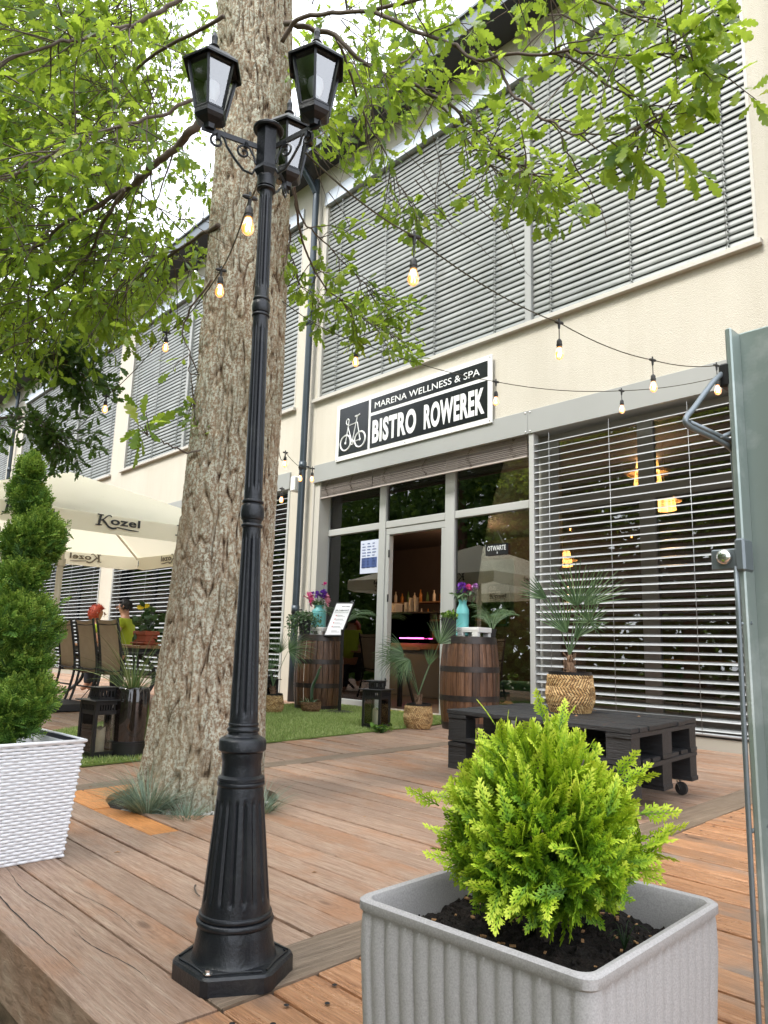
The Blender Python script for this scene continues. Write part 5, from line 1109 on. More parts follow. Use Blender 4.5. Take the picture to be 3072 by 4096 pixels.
def potlathe(name, lab, x, y, z, prof, m, cat='plant pot', n=28): t_ = MB(); t_.lathe(prof, (0, 0), n); t_.xf(T(x, y, z)); o = t_.build(name, m, None, True, ang=40); return tag(o, lab, cat)
def herb(x, y, z, lab, n, r_, h, trail=0., size=.04):
    t_ = thing('herb_plant', lab, 'plant', (x, y, z)); k = n; an = rng.uniform(0, 2 * PI, k); rr = r_ * np.sqrt(rng.random(k)); zz = h * rng.random(k) * (1 - .5 * (rr / r_) ** 2)
    pos = np.stack([x + rr * np.cos(an), y + rr * np.sin(an), z + zz], -1)
    if trail: m_ = rr > r_ * .6; pos[m_, 2] -= trail * rng.random(m_.sum()) ** 1.5; pos[m_, :2] += (pos[m_, :2] - np.array([x, y])) * .12
    d_ = rng.normal(0, 1, (k, 3)) + np.array([0, 0, .2]); q = MB(); q.many([(0, 0, 0), (.35, .42, .05), (1, 0, -.1), (.35, -.42, .05)], [[0, 1, 2, 3]], leaf_mats(pos, d_, rng.uniform(.6, 1.2, k) * size, .6), rng.random(k))
    for i in range(0, k, 6): q.tube([(x, y, z), pos[i]], .0015, 4)
    q.build('leaves', m_palm if trail else m_thujag, t_)
tq = MB(); woven(tq, [(.062, 0), (.080, .19)], 10, 34, .003); tq.lathe([(.06, 0), (.077, .18), (.07, .18), (.06, .02)], (0, 0), 24); tq.xf(T(-5.30, 5.87, BT)); tag(tq.build('plant_pot', m_darkpot), 'dark grey woven pot at the front of the right barrel', 'plant pot')
herb(-5.30, 5.87, BT + .18, 'small leafy herb in the dark pot on the right barrel', 260, .085, .09, 0, .035)
tq = MB(); woven(tq, [(.062, 0), (.080, .19)], 10, 34, .003); tq.lathe([(.06, 0), (.077, .18), (.07, .18), (.06, .02)], (0, 0), 24); tq.xf(T(-7.74, 5.82, BT)); tag(tq.build('plant_pot', m_darkpot), 'black pot under the trailing ivy on the left barrel', 'plant pot')
herb(-7.74, 5.80, BT + .18, 'ivy trailing over the edge of the left barrel', 700, .20, .12, .22, .038)
for x, y, lab in ((-5.13, 6.08, 'white wooden crate stand with feet on the right barrel'), (-7.60, 5.98, 'white wooden crate stand on the left barrel behind the menu')):
    q = MB(); q.box(x - .15, x + .15, y - .11, y + .11, BT + .045, BT + .098, bev=.004)
    for dx in (-.1, .1):
        for dy in (-.09, .09): q.box(x + dx - .04, x + dx + .04, y + dy - .02, y + dy + .02, BT, BT + .046, bev=.004)
    q.box(x - .152, x + .152, y - .113, y - .109, BT + .068, BT + .072); tag(q.build('crate', m_white), lab, 'crate')
def can(x, y, z, lab, tall=.30, r_=.075):
    p = [(r_ * .96, 0), (r_, .006), (r_, .02), (r_ * 1.03, .024), (r_, .03), (r_, tall * .62), (r_ * 1.03, tall * .63), (r_, tall * .645), (r_, tall * .74), (r_ * .62, tall * .88), (r_ * .60, tall * .93), (r_ * .75, tall), (r_ * .70, tall), (r_ * .55, tall * .93), (r_ * .5, tall * .8)]
    return potlathe('milk_can_vase', lab, x, y, z, p, m_turq, 'vase')
can(-5.37, 6.17, BT + .0, 'turquoise milk can vase of flowers on the right barrel', .40, .068); can(-7.74, 6.04, BT + .098, 'turquoise milk can vase of flowers on the left barrel', .29, .095)
def bouquet(x, y, z, lab, cols, seed):
    r_ = random.Random(seed); t_ = thing('bouquet', lab, 'flowers', (x, y, z))
    st = MB()
    for mname, col, n, sp, sz_ in cols:
        q = MB(); rr2 = random.Random(seed + n)
        for i in range(n):
            an = rr2.uniform(0, 2 * PI); rr = sp[0] * math.sqrt(rr2.random()); c = np.array([x + sp[1] * .682 + rr * math.cos(an), y + sp[1] * .731 + rr * math.sin(an) * .8, z + sp[2] + rr2.uniform(-.035, .045)]); st.tube([(x, y, z - .03), c], .002, 4)
            for k in range(16):
                d_ = np.array([rr2.gauss(0, 1), rr2.gauss(0, 1), rr2.gauss(.5, 1)]); d_ /= np.linalg.norm(d_); u_ = np.cross(d_, [0, .3, 1.]); u_ /= np.linalg.norm(u_); e = c + d_ * sz_; q.add([c, e + u_ * sz_ * .45, e + d_ * sz_ * .4, e - u_ * sz_ * .45], [[0, 1, 2, 3]], rr2.random())
        q.build('blossom', mat(mname, col, .6, rv=.7), t_)
    pos = rng.normal(0, 1, (60, 3)) * np.array([.05, .05, .02]) + np.array([x, y, z + .03]); d_ = rng.normal(0, 1, (60, 3)); st.many([(0, 0, 0), (.4, .2, 0), (1, 0, -.1), (.4, -.2, 0)], [[0, 1, 2, 3]], leaf_mats(pos, d_, np.full(60, .07), .5), rng.random(60)); st.build('greenery', m_palm, t_)
bouquet(-5.38, 6.17, BT + .43, 'purple and pink bouquet in the tall vase on the right barrel', [('violet_petal', (.20, .06, .42), 11, (.10, .0, .10), .030), ('pink_petal', (.68, .10, .30), 5, (.06, .03, .08), .034), ('lilac_petal', (.42, .22, .50), 5, (.07, .10, .10), .026)], 5)
bouquet(-7.75, 6.04, BT + .385, 'pink peony and purple bouquet in the vase on the left barrel', [('violet_petal', (.20, .06, .42), 12, (.11, .0, .14), .032), ('peony_petal', (.80, .16, .36), 2, (.02, -.13, .06), .062), ('pale_pink_petal', (.80, .34, .44), 2, (.02, .09, .06), .055), ('magenta_petal', (.75, .05, .28), 1, (.01, .07, .26), .034)], 9)
def pinnate(name, lab, x, y, z, n, L, seed, up=.9, bias=(0, 0)):
    r_ = random.Random(seed); t_ = thing(name, lab, 'palm', (x, y, z)); q = MB()
    for i in range(n):
        an = r_.uniform(0, 2 * PI); d = np.array([math.cos(an) * .45 + bias[0], math.sin(an) * .35 + bias[1], up]); l = L * r_.uniform(.75, 1.1); P = [np.array([x, y, z])]; d /= np.linalg.norm(d)
        for k in range(9): d = d + np.array([math.cos(an) * .09, math.sin(an) * .07, -.14 * (k + 1) / 5]); d /= np.linalg.norm(d); P.append(P[-1] + d * l / 9)
        P = np.array(P); q.tube(P, np.linspace(.005, .0015, 10), 5, .8); side = np.cross(P[-1] - P[0], [0, 0, 1.]); side /= np.linalg.norm(side)
        for k in range(17):
            t = .28 + .72 * k / 16; j = min(int(t * 9), 8); b = P[j] + (P[j + 1] - P[j]) * (t * 9 - j); ax = P[j + 1] - P[j]; ax /= np.linalg.norm(ax)
            for s in (1, -1):
                dd = side * s * .8 + ax * .75 + np.array([0, 0, -.12]); dd /= np.linalg.norm(dd); ll = l * .24 * math.sin(PI * (.12 + .85 * (t - .28) / .75)) ** .6; w_ = np.cross(dd, ax); w_ = ax * .0032
                q.add([b, b + dd * ll * .5 + w_, b + dd * ll + np.array([0, 0, -ll * .25]), b + dd * ll * .5 - w_], [[0, 1, 2, 3]], r_.random())
    q.build('fronds', m_palm, t_)
pinnate('parlour_palm', 'feathery palm behind the vase on the right barrel', -5.02, 6.24, BT + .05, 13, .46, 3, 1.2, (.03, .0)); pinnate('parlour_palm', 'feathery palm rising behind the vase and menu at the left barrel', -7.50, 6.22, BT + .05, 13, .52, 8, 1.2, (.12, .05))
for x, y, lab in ((-5.02, 6.24, 'black pot of the feathery palm on the right barrel'), (-7.50, 6.22, 'black pot of the feathery palm on the left barrel')): potlathe('plant_pot', lab, x, y, BT, [(.035, 0), (.05, .09), (.04, .09), (.03, .01)], m_black)
# ------------------------------------------------------------------ menu stand
ms = thing('menu_stand', 'black menu stand with a tilted white board reading JAK ZAMAWIAC', 'menu stand', (-7.10, 5.90, 0))
q = MB(); q.lathe([(.17, 0.012), (.17, .024), (.05, .03), (.02, .034)], (-7.10, 5.92), 32); q.build('foot', m_black, ms, True, ang=40)
q = MB(); q.bar((-7.10, 5.92, .02), (-7.10, 5.92, 1.0), .035, .02); q.build('post', m_black, ms)
p00, p10, p11, p01 = [onY(x, y, Y_) for x, y, Y_ in ((1295, 2544, 5.82), (1365, 2544, 5.90), (1417, 2411, 6.10), (1346, 2411, 6.02))]
def mq(u, v, o=0.): p = (p00 * (1 - u) + p10 * u) * (1 - v) + (p01 * (1 - u) + p11 * u) * v; return p + o * MN
MN = np.cross(p10 - p00, p01 - p00); MN /= np.linalg.norm(MN); MN *= -1 if MN @ (CAM_P - p00) < 0 else 1
def mquad(mb, u0, u1, v0, v1, o0, o1, val=0.):
    v = [mq(u0, v0, o0), mq(u1, v0, o0), mq(u1, v1, o0), mq(u0, v1, o0), mq(u0, v0, o1), mq(u1, v0, o1), mq(u1, v1, o1), mq(u0, v1, o1)]; mb.add(v, [[3, 2, 1, 0], [4, 5, 6, 7], [0, 1, 5, 4], [1, 2, 6, 5], [2, 3, 7, 6], [3, 0, 4, 7]], val)
q = MB(); mquad(q, 0, 1, 0, 1, -.02, 0); mquad(q, 0, 1, 0, .03, 0, .006); mquad(q, 0, 1, .97, 1, 0, .006); mquad(q, 0, .04, .03, .97, 0, .006); mquad(q, .96, 1, .03, .97, 0, .006); q.build('board_frame', m_black, ms)
q = MB(); mquad(q, .04, .96, .03, .97, .0005, .003); pp = q.build('menu_sheet', m_paper, ms)
def mtext(s, u0, u1, v0, v1, bold=0.):
    t_ = text_mb(s, 0, 1, 0, 1, 0, .0, bold); W_ = np.concatenate(t_.V); o = MB(); o.V = [np.array([mq(u0 + (u1 - u0) * x, v0 + (v1 - v0) * z, .0045) for x, _, z in W_])]; o.L = t_.L; o.Z = t_.Z; o.A = t_.A; o.MI = t_.MI; o.n = t_.n; return o
q = mtext('JAK ZAMAWIAĆ?', .12, .90, .73, .80, .02); q.merge(mtext('BISTRO ROWEREK', .42, .86, .86, .895, .02))
for i, vv in enumerate((.60, .49, .38, .27, .14)):
    mquad(q, .34, .34 + .3 + .1 * (i % 2), vv, vv + .008, .0035, .0045); mquad(q, .34, .80, vv - .03, vv - .025, .0035, .0045)
mquad(q, .12, .88, .69, .695, .0035, .0045); q.build('lettering', m_ink, pp)
q = MB()
for vv in (.59, .48, .37, .26):
    mquad(q, .26, .31, vv, vv + .035, .0035, .0045)
q.build('red_icon', mat('red_print', (.5, .06, .05), .6), pp)
# ------------------------------------------------------------------ lanterns
def lantern(x, y, rot, lab, s=1.):
    t_ = thing('lantern', lab, 'lantern', (x, y, 0)); M_ = T(x, y, 0) @ RZ(rot) @ SC(s); q = MB(); h = .105
    q.box(-h, h, -h, h, 0.0, .018, bev=.003); q.box(-h + .01, h - .01, -h + .01, h - .01, .018, .04)
    for sx in (-1, 1):
        for sy in (-1, 1): q.box(sx * (h - .012) - .011, sx * (h - .012) + .011, sy * (h - .012) - .011, sy * (h - .012) + .011, .0185, .3795)
    for k in range(4):
        e = MB(); w_ = h - .0235; e.box(-w_, w_, -h + .004, -h + .016, .355, .379); e.box(-w_, w_, -h + .004, -h + .016, .292, .318); e.box(-w_, w_, -h + .004, -h + .016, .0405, .052)
        for i in range(9): xx = -w_ + (i + .0) * 2 * w_ / 8.6; e.box(xx, xx + w_ * .115, -h + .006, -h + .014, .317, .356)
        w2 = .055; e.box(-w2, w2, -w2 - .008, -w2, .388, .404); e.box(-w2, w2, -w2 - .008, -w2, .445, .462)
        for i in range(5): xx = -w2 + i * 2 * w2 / 4.4; e.box(xx, xx + .011, -w2 - .007, -w2 - .001, .4035, .4455)
        e.xf(RZ(k * PI / 2)); q.merge(e)
    q.box(-.132, .132, -.132, .132, .3798, .388, bev=.003); q.box(-.078, .078, -.078, .078, .4622, .470, bev=.003); q.tube([(-.09, -.11, .386), (-.02, -.10, .448), (.04, -.085, .47)], .003, 6); q.xf(M_); q.build('frame', m_black, t_)
    q = MB()
    for k in range(4): e = MB(); e.box(-h + .024, h - .024, -h + .008, -h + .010, .052, .292); e.xf(RZ(k * PI / 2)); q.merge(e)
    q.xf(M_); q.build('pane', m_glassc, t_)
    c = MB(); a_ = np.linspace(0, 2 * PI, 24, endpoint=False)
    c.lathe([(.036, .041), (.037, .05), (.037, .195)], n=24); c.lathe([(.037, .195), (.031, .187), (0, .18)], n=24, cap=False)
    c.mod(lambda v: np.where((v[:, 2:3] > .19) & (np.hypot(v[:, 0:1], v[:, 1:2]) > .03), v + np.stack([v[:, 0] * 0, v[:, 0] * 0, .012 * np.sin(3 * np.arctan2(v[:, 1], v[:, 0]))], -1), v))
    c.xf(M_); tag(c.build('candle', m_candle, None, True, ang=40), 'cream pillar candle inside the ' + lab.split(',')[0], 'candle')
lantern(-5.56, 5.11, .30, 'black lantern at the edge of the grass mat, before the open door'); lantern(-5.12, 2.16, .12, 'black lantern behind the white planter, beside the glossy pot'); lantern(-7.60, 5.18, .2, 'black lantern half hidden by the oak trunk and left basket')
cab = MB(); q = thing('cabbage_leaves', 'green rosette of lettuce like leaves lying at the foot of the middle lantern', 'plant', (-5.33, 4.98, 0)); pos = rng.normal(0, 1, (46, 3)) * np.array([.05, .045, .016]) + np.array([-5.36, 4.98, .035]); cab.many([(0, 0, 0), (.35, .38, .12), (.8, .28, .1), (1, 0, -.02), (.8, -.28, .1), (.35, -.38, .12)], [[0, 1, 2, 3, 4, 5]], leaf_mats(pos, rng.normal(0, 1, (46, 3)) * np.array([1, 1, .4]), rng.uniform(.04, .075, 46), .7), rng.random(46)); cab.build('leaves', m_thujag, q)
# ------------------------------------------------------------------ glossy pot with grass
gpt = thing('tall_pot', 'tall glossy black ceramic pot on a round base beside the oak', 'plant pot', (-5.06, 2.34, 0))
q = MB(); q.lathe([(.108, .02), (.116, .10), (.122, .25), (.1225, .36), (.121, .42), (.115, .452), (.108, .468), (.098, .470), (.095, .45), (.095, .40), (0, .40)], (-5.06, 2.34), 48); q.build('glazed_pot', m_ceram, gpt, True)
q = MB(); q.lathe([(.118, .0), (.120, .10), (.126, .102), (.126, .112), (.119, .113)], (-5.06, 2.34), 48); q.build('base', m_black, gpt, True, ang=40)
gg_ = thing('ornamental_grass', 'long arching green grass growing in the tall glossy black pot', 'plant', (-5.06, 2.34, .41)); q = blades((-5.06, 2.34), 85, .55, .95, .0032, .41, .9, .55, None, .045, 8); blades((-5.06, 2.34), 26, .62, .28, .0035, .41, 1., .2, q, .03, 8); q.build('blades', leafmat('grass_blade', [(0, (.06, .11, .03)), (.6, (.14, .22, .07)), (1, (.34, .36, .16))], (.2, .3, .08), .25, .5), gg_)
q = MB(); q.tube(spline([(-4.96, 2.37, .02), (-5.0, 2.25, .016), (-5.06, 2.18, .03), (-5.1, 2.14, .045)], 5), .003, 5); tag(q.build('cable', m_rubber), 'thin black cable running over the grass mat to the lantern', 'cable')
# ------------------------------------------------------------------ garden chairs, table and the pot of sunflower
def chair(x, y, rz, lab):
    t_ = thing('garden_chair', lab, 'chair', (x, y, 0), rz, 'garden chairs round the long table'); hw = .235; fr = MB()
    for s in (-1, 1):
        sp = spline([(s * hw, -.30, 0), (s * hw, -.235, .22), (s * hw, -.20, .44), (s * hw, -.225, .66), (s * hw, -.30, 1.03)], 5); e = MB(); e.tube(sp, .0155, 8); e.build('back_post', m_black, t_, True, world=False)
        e = MB(); e.tube(spline([(s * hw, .30, 0), (s * hw, .27, .22), (s * hw, .255, .42), (s * hw, .24, .60), (s * hw, .17, .645), (s * hw, -.05, .645), (s * hw, -.222, .64)], 5), .013, 8); e.build('front_leg', m_black, t_, True, world=False)
        fr.tube([(s * hw, -.20, .425), (s * hw, .265, .42)], .014, 8)
    fr.tube(spline([(-hw, -.208, .46), (0, -.19, .445), (hw, -.208, .46)], 5), .009, 6); fr.tube(spline([(-hw, -.282, .965), (0, -.262, .955), (hw, -.282, .965)], 5), .009, 6); fr.tube([(-hw, .265, .42), (hw, .265, .42)], .012, 6); fr.tube([(-hw, -.22, .25), (hw, -.22, .25)], .010, 6); fr.build('seat_frame', m_black, t_, True, world=False)
    e = MB(); U = np.linspace(-hw + .012, hw - .012, 7); pts = [(-.305, 1.015), (-.285, .98), (-.245, .80), (-.215, .62), (-.195, .48), (-.15, .425), (0, .395), (.15, .405), (.255, .425)]
    v = [(u, y_ + .014 * math.sin(PI * (u + hw) / (2 * hw)), z_ - .012 * math.sin(PI * (u + hw) / (2 * hw)) * (i > 4 or i == 0)) for i, (y_, z_) in enumerate(pts) for u in U]; v += [(a_, b_ - .003, c_ - .003) for a_, b_, c_ in v]; m_ = 63
    e.add(v, [[i * 7 + j, i * 7 + j + 1, (i + 1) * 7 + j + 1, (i + 1) * 7 + j] for i in range(8) for j in range(6)] + [[m_ + (i + 1) * 7 + j, m_ + (i + 1) * 7 + j + 1, m_ + i * 7 + j + 1, m_ + i * 7 + j] for i in range(8) for j in range(6)]); e.build('sling', m_fabric, t_, True, world=False); return t_
chair(-8.22, 3.72, RAD(4), 'beige sling garden chair nearest the oak, its back to the camera'); chair(-8.86, 3.72, RAD(2), 'beige sling garden chair second from the oak, before the red haired person'); chair(-9.50, 3.72, 0, 'beige sling garden chair third from the oak, half hidden by the spiral thuja'); chair(-9.1, 5.25, PI + .1, 'beige sling garden chair on the far side behind the flower pot'); chair(-8.35, 5.2, PI - .15, 'beige sling garden chair on the far side next to the oak trunk')
tb = thing('dining_table', 'long wooden topped table with curved dark legs under the parasol', 'table', (-9.9, 4.4, 0)); q = MB()
for k in range(5): q.box(-11.3, -8.62, 4.03 + k * .15, 4.03 + k * .15 + .145, .70, .735, rnd.random(), bev=.003)
q.build('table_top', m_wood, tb); q = MB(); q.box(-11.2, -8.7, 4.06, 4.10, .62, .699); q.box(-11.2, -8.7, 4.68, 4.72, .62, .699); q.box(-8.74, -8.70, 4.101, 4.679, .62, .699); q.build('apron', m_black, tb)
for x in (-11.1, -8.85):
    q = MB(); q.tube(spline([(x, 4.12, .62), (x, 4.30, .50), (x, 4.36, .35), (x, 4.30, .18), (x, 4.10, .02)], 5), .025, 8); q.tube(spline([(x, 4.66, .62), (x, 4.48, .50), (x, 4.42, .35), (x, 4.48, .18), (x, 4.68, .02)], 5), .025, 8); q.tube([(x, 4.33, .35), (x, 4.45, .35)], .03, 8); q.build('leg', m_black, tb, True)
for x in (-10.3, -9.6): pass
x0, y0 = -9.05, 4.30
t_ = thing('flower_trough', 'terracotta coloured trough with saucer on the table edge', 'plant pot', (x0, y0, .736)); q = MB(); q.box(x0 - .19, x0 + .19, y0 - .09, y0 + .09, .736, .752, bev=.004); q.box(x0 - .21, x0 + .21, y0 - .11, y0 + .11, .7525, .775, bev=.006); q.build('saucer', m_terra, t_)
q = MB(); q.box(x0 - .165, x0 + .165, y0 - .08, y0 + .08, .776, .87, bev=.008); q.box(x0 - .185, x0 + .185, y0 - .095, y0 + .095, .862, .915, bev=.008); q.build('trough', m_terra, t_)
fl_ = thing('sunflower', 'broad leaved plant with two yellow flowers in the terracotta trough', 'flower', (x0, y0, .91)); q = MB(); n = 46; pos = rng.normal(0, 1, (n, 3)) * np.array([.12, .06, .09]) + np.array([x0 + .02, y0, 1.03]); q.many([(0, 0, 0), (.3, .34, .06), (.7, .28, .04), (1, 0, -.12), (.7, -.28, .04), (.3, -.34, .06)], [[0, 1, 2, 3, 4, 5]], leaf_mats(pos, rng.normal(0, 1, (n, 3)), rng.uniform(.09, .15, n), .5), rng.random(n) * .6)
for p in pos[::2]: q.tube([(x0, y0, .9), p], .003, 4)
q.build('leaves', m_palm, fl_); q = MB()
for cx, cz in ((-.10, 1.215), (-.03, 1.235)):
    for k in range(12): an = 2 * PI * k / 12; d_ = RV * math.cos(an) + np.array([0, 0, 1]) * math.sin(an) * .7 + TV * .3; e_ = np.cross(d_, TV); c_ = np.array([x0, y0, 0]) + RV * cx + np.array([0, 0, cz]); q.add([c_, c_ + d_ * .03 + e_ * .012, c_ + d_ * .055, c_ + d_ * .03 - e_ * .012], [[0, 1, 2, 3]])
q.build('petals', mat('yellow_petal', (.85, .62, .02), .6), fl_)
# ------------------------------------------------------------------ two guests at the table
def skin(name, pts, edges, rad, m, parent, sub=2):
    me = bpy.data.meshes.new(name); me.from_pydata([tuple(p) for p in pts], edges, []); o = bpy.data.objects.new(name, me); COL.objects.link(o)
    o.modifiers.new('s', 'SKIN'); sv = me.skin_vertices[0].data
    for i, r_ in enumerate(rad): sv[i].radius = (r_, r_) if not isinstance(r_, tuple) else r_
    sv[0].use_root = True; o.modifiers.new('u', 'SUBSURF').levels = sub; bpy.context.view_layer.update()
    nm = bpy.data.meshes.new_from_object(o.evaluated_get(bpy.context.evaluated_depsgraph_get())); bpy.data.objects.remove(o); bpy.data.meshes.remove(me)
    nm.materials.clear(); nm.materials.append(m); nm.polygons.foreach_set('use_smooth', [True] * len(nm.polygons)); ob = bpy.data.objects.new(name, nm); COL.objects.link(ob); ob.parent = parent; return ob
m_skin = mat('skin', (.46, .25, .17), .55); m_jean = mat('dark_trousers', (.03, .035, .05), .8); m_lime = mat('lime_shirt', (.36, .46, .025), .8, col2=(.30, .40, .02), ns=8)
def person(x, y, rz, lab, shirt, hairm, hair_r, lean_=.06, glasses=False, short=True):
    t_ = thing('person', lab, 'person', (x, y, 0), rz)          # facing local +y, seat at .45
    P = [(0, 0, .52), (0, -.01 + lean_ * .5, .75), (0, lean_, .98), (0, lean_ + .01, 1.08), (0, lean_ + .03, 1.16), (0, lean_ + .045, 1.235), (0, lean_ + .04, 1.29),
         (.17, lean_, 1.01), (.22, lean_ + .06, .80), (.14, lean_ + .28, .765), (.08, lean_ + .36, .775), (-.17, lean_, 1.01), (-.22, lean_ + .06, .80), (-.14, lean_ + .28, .765), (-.08, lean_ + .36, .775),
         (.10, .10, .50), (.12, .45, .50), (.12, .46, .10), (.12, .55, .04), (-.10, .10, .50), (-.12, .45, .50), (-.12, .46, .10), (-.12, .55, .04)]
    E_ = [(0, 1), (1, 2), (2, 3), (3, 4), (4, 5), (5, 6), (2, 7), (7, 8), (8, 9), (9, 10), (2, 11), (11, 12), (12, 13), (13, 14), (0, 15), (15, 16), (16, 17), (17, 18), (0, 19), (19, 20), (20, 21), (21, 22)]
    R_ = [(.15, .12), (.145, .11), (.15, .10), .052, (.062, .075), (.078, .095), (.05, .06), .055, .042, .033, .03, .055, .042, .033, .03, .085, .065, .045, .035, .085, .065, .045, .035]
    skin('body', P, E_, R_, m_skin, t_)
    skin('shirt', [P[0], P[1], P[2], (0, lean_ + .005, 1.045), P[7], ((P[7][0] + P[8][0]) / 2 + .01, lean_ + .03, .90), P[11], ((P[11][0] + P[12][0]) / 2 - .01, lean_ + .03, .90)], [(0, 1), (1, 2), (2, 3), (2, 4), (4, 5), (2, 6), (6, 7)], [(.175, .14), (.165, .13), (.172, .118), (.075, .075), .072, .062, .072, .062], shirt, t_)
    skin('trousers', [P[0], P[15], P[16], P[17], P[19], P[20], P[21]], [(0, 1), (1, 2), (2, 3), (0, 4), (4, 5), (5, 6)], [(.17, .135), .10, .078, .062, .10, .078, .062], m_jean, t_)
    h = MB(); hc = np.array([0, lean_ + .030, 1.222]); e3 = np.array([.086, .104, .112]) * hair_r; low = -.62 if hair_r > 1.1 else -.30
    def hs(nv): face = (nv[:, 1] > .38 - .25 * (nv[:, 2] < 0)) & (nv[:, 2] < .52); und = nv[:, 2] < low; return np.where(face | und, .62, 1.)
    us = np.linspace(-1, 1, 19); ts_ = np.linspace(0, 2 * PI, 29)[:-1]; V_ = np.array([(math.sqrt(max(0, 1 - u * u)) * math.cos(t), math.sqrt(max(0, 1 - u * u)) * math.sin(t), u) for u in us for t in ts_])
    nz_ = np.array([1 + .05 * mnoise.noise(Vector(p * 5)) + .03 * mnoise.noise(Vector((p[0] * 18, p[1] * 18, p[2] * 5))) for p in V_]); h.add(hc + V_ * e3 * (hs(V_) * nz_)[:, None], [[i * 28 + k, i * 28 + (k + 1) % 28, (i + 1) * 28 + (k + 1) % 28, (i + 1) * 28 + k] for i in range(18) for k in range(28)], .5)
    N = 1500; u = rng.uniform(-1, 1, N); th = rng.uniform(0, 2 * PI, N); nv = np.stack([np.sqrt(1 - u * u) * np.cos(th), np.sqrt(1 - u * u) * np.sin(th), u], -1); nv = nv[hs(nv) > .9]
    dn = np.array([0, -.3, -1.]) - nv * (nv @ np.array([0, -.3, -1.]))[:, None]; h.many([(0, 0, 0), (.4, .14, .1), (1, 0, .05), (.4, -.14, .1)], [[0, 1, 2, 3]], frames(hc + nv * e3 * .99, dn + rng.normal(0, .25, nv.shape) + nv * .25, nv, np.full(len(nv), .026)), rng.random(len(nv)))
    h.build('hair', hairm, t_, True, world=False)
    f_ = MB(); f_.tube([(0, lean_ + .132, 1.235), (0, lean_ + .155, 1.205), (0, lean_ + .135, 1.195)], [.008, .013, .008], 6)
    for s in (-1, 1): f_.tube([(s * .082, lean_ + .03, 1.20), (s * .090, lean_ + .02, 1.225), (s * .084, lean_ + .025, 1.245)], [.008, .014, .008], 6)
    f_.build('face_feature', m_skin, t_, True, world=False)
    e = MB()
    for s in (-1, 1): e.lathe([(.010, 0), (.006, .004), (0, .005)], n=10); e.V[-1] = e.V[-1] @ np.array(RX(-PI / 2))[:3, :3].T + np.array([s * .032, lean_ + .133, 1.232])
    e.box(-.02, .02, lean_ + .134, lean_ + .138, 1.172, 1.178); e.build('eyes_and_mouth', m_ink, t_, world=False)
    if glasses:
        e = MB()
        for s in (-1, 1): e.tube([(s * .036 + .025 * math.cos(a_), lean_ + .150, 1.232 + .021 * math.sin(a_)) for a_ in np.linspace(0, 2 * PI, 17)[:-1]], .003, 5, closed=True); e.tube([(s * .06, lean_ + .150, 1.235), (s * .088, lean_ + .02, 1.235)], .003, 5)
        e.tube([(-.012, lean_ + .15, 1.235), (.012, lean_ + .15, 1.235)], .003, 5); e.build('glasses', m_black, t_, True, world=False)
    return t_
m_hair1 = mat('dark_hair', (.012, .011, .011), .6, rv=.8); m_hair2 = mat('red_hair', (.38, .045, .012), .55, rv=.9)
man = person(-10.55, 4.72, RAD(138), 'person in a lime green shirt with dark hair and glasses, seen in profile', m_lime, m_hair1, 1.05, .04, True)
wom = person(-10.85, 4.28, RAD(-10), 'person with short red hair behind the second chair', m_lime, m_hair2, 1.14, .05)
wom.location.z = -.05; man.location.z = .05
# ------------------------------------------------------------------ parasol
UX, UY, UH, UZ, UA = -8.85, 3.08, 1.72, 2.01, 2.74
um = thing('parasol', 'large square cream parasol lettered Kozel over the long table', 'parasol', (UX, UY, 0)); q = MB(); n = 14; cs_ = [(-UH, -UH), (UH, -UH), (UH, UH), (-UH, UH)]
for k in range(4):
    (ax, ay), (bx2, by2) = cs_[k], cs_[(k + 1) % 4]; v = []
    for i in range(n + 1):
        t = i / n
        for j in range(n + 1):
            s = j / n; x = (ax + (bx2 - ax) * s) * (1 - t); y = (ay + (by2 - ay) * s) * (1 - t); z = UZ + (UA - UZ) * t - .05 * math.sin(PI * s) * math.sin(PI * min(t + .08, 1)) * (1 - t) - .01 * math.sin(PI * s) * (t < .01); v.append((UX + x, UY + y, z))
    q.add(v, [[i * (n + 1) + j, i * (n + 1) + j + 1, (i + 1) * (n + 1) + j + 1, (i + 1) * (n + 1) + j] for i in range(n) for j in range(n)])
cnp = q.build('canopy', m_umb, um, True); q = MB()
for k in range(4):
    (ax, ay), (bx2, by2) = cs_[k], cs_[(k + 1) % 4]; v = []; m_ = 40
    for j in range(m_ + 1):
        s = j / m_; e = min(s, 1 - s); zb = UZ - .195 + (.03 * max(0, 1 - e / .05)); nx_, ny_ = (by2 - ay) / (2 * UH), -(bx2 - ax) / (2 * UH)
        for z, o in ((UZ - .01 * math.sin(PI * s), 0), (UZ - .09, .008 + .004 * math.sin(s * 40)), (zb, .004 + .008 * math.sin(s * 23))): v.append((UX + ax + (bx2 - ax) * s + nx_ * o, UY + ay + (by2 - ay) * s + ny_ * o, z))
    q.add(v, [[j * 3 + i, (j + 1) * 3 + i, (j + 1) * 3 + i + 1, j * 3 + i + 1] for j in range(m_) for i in range(2)])
vl = q.build('valance', m_umb, um, True)
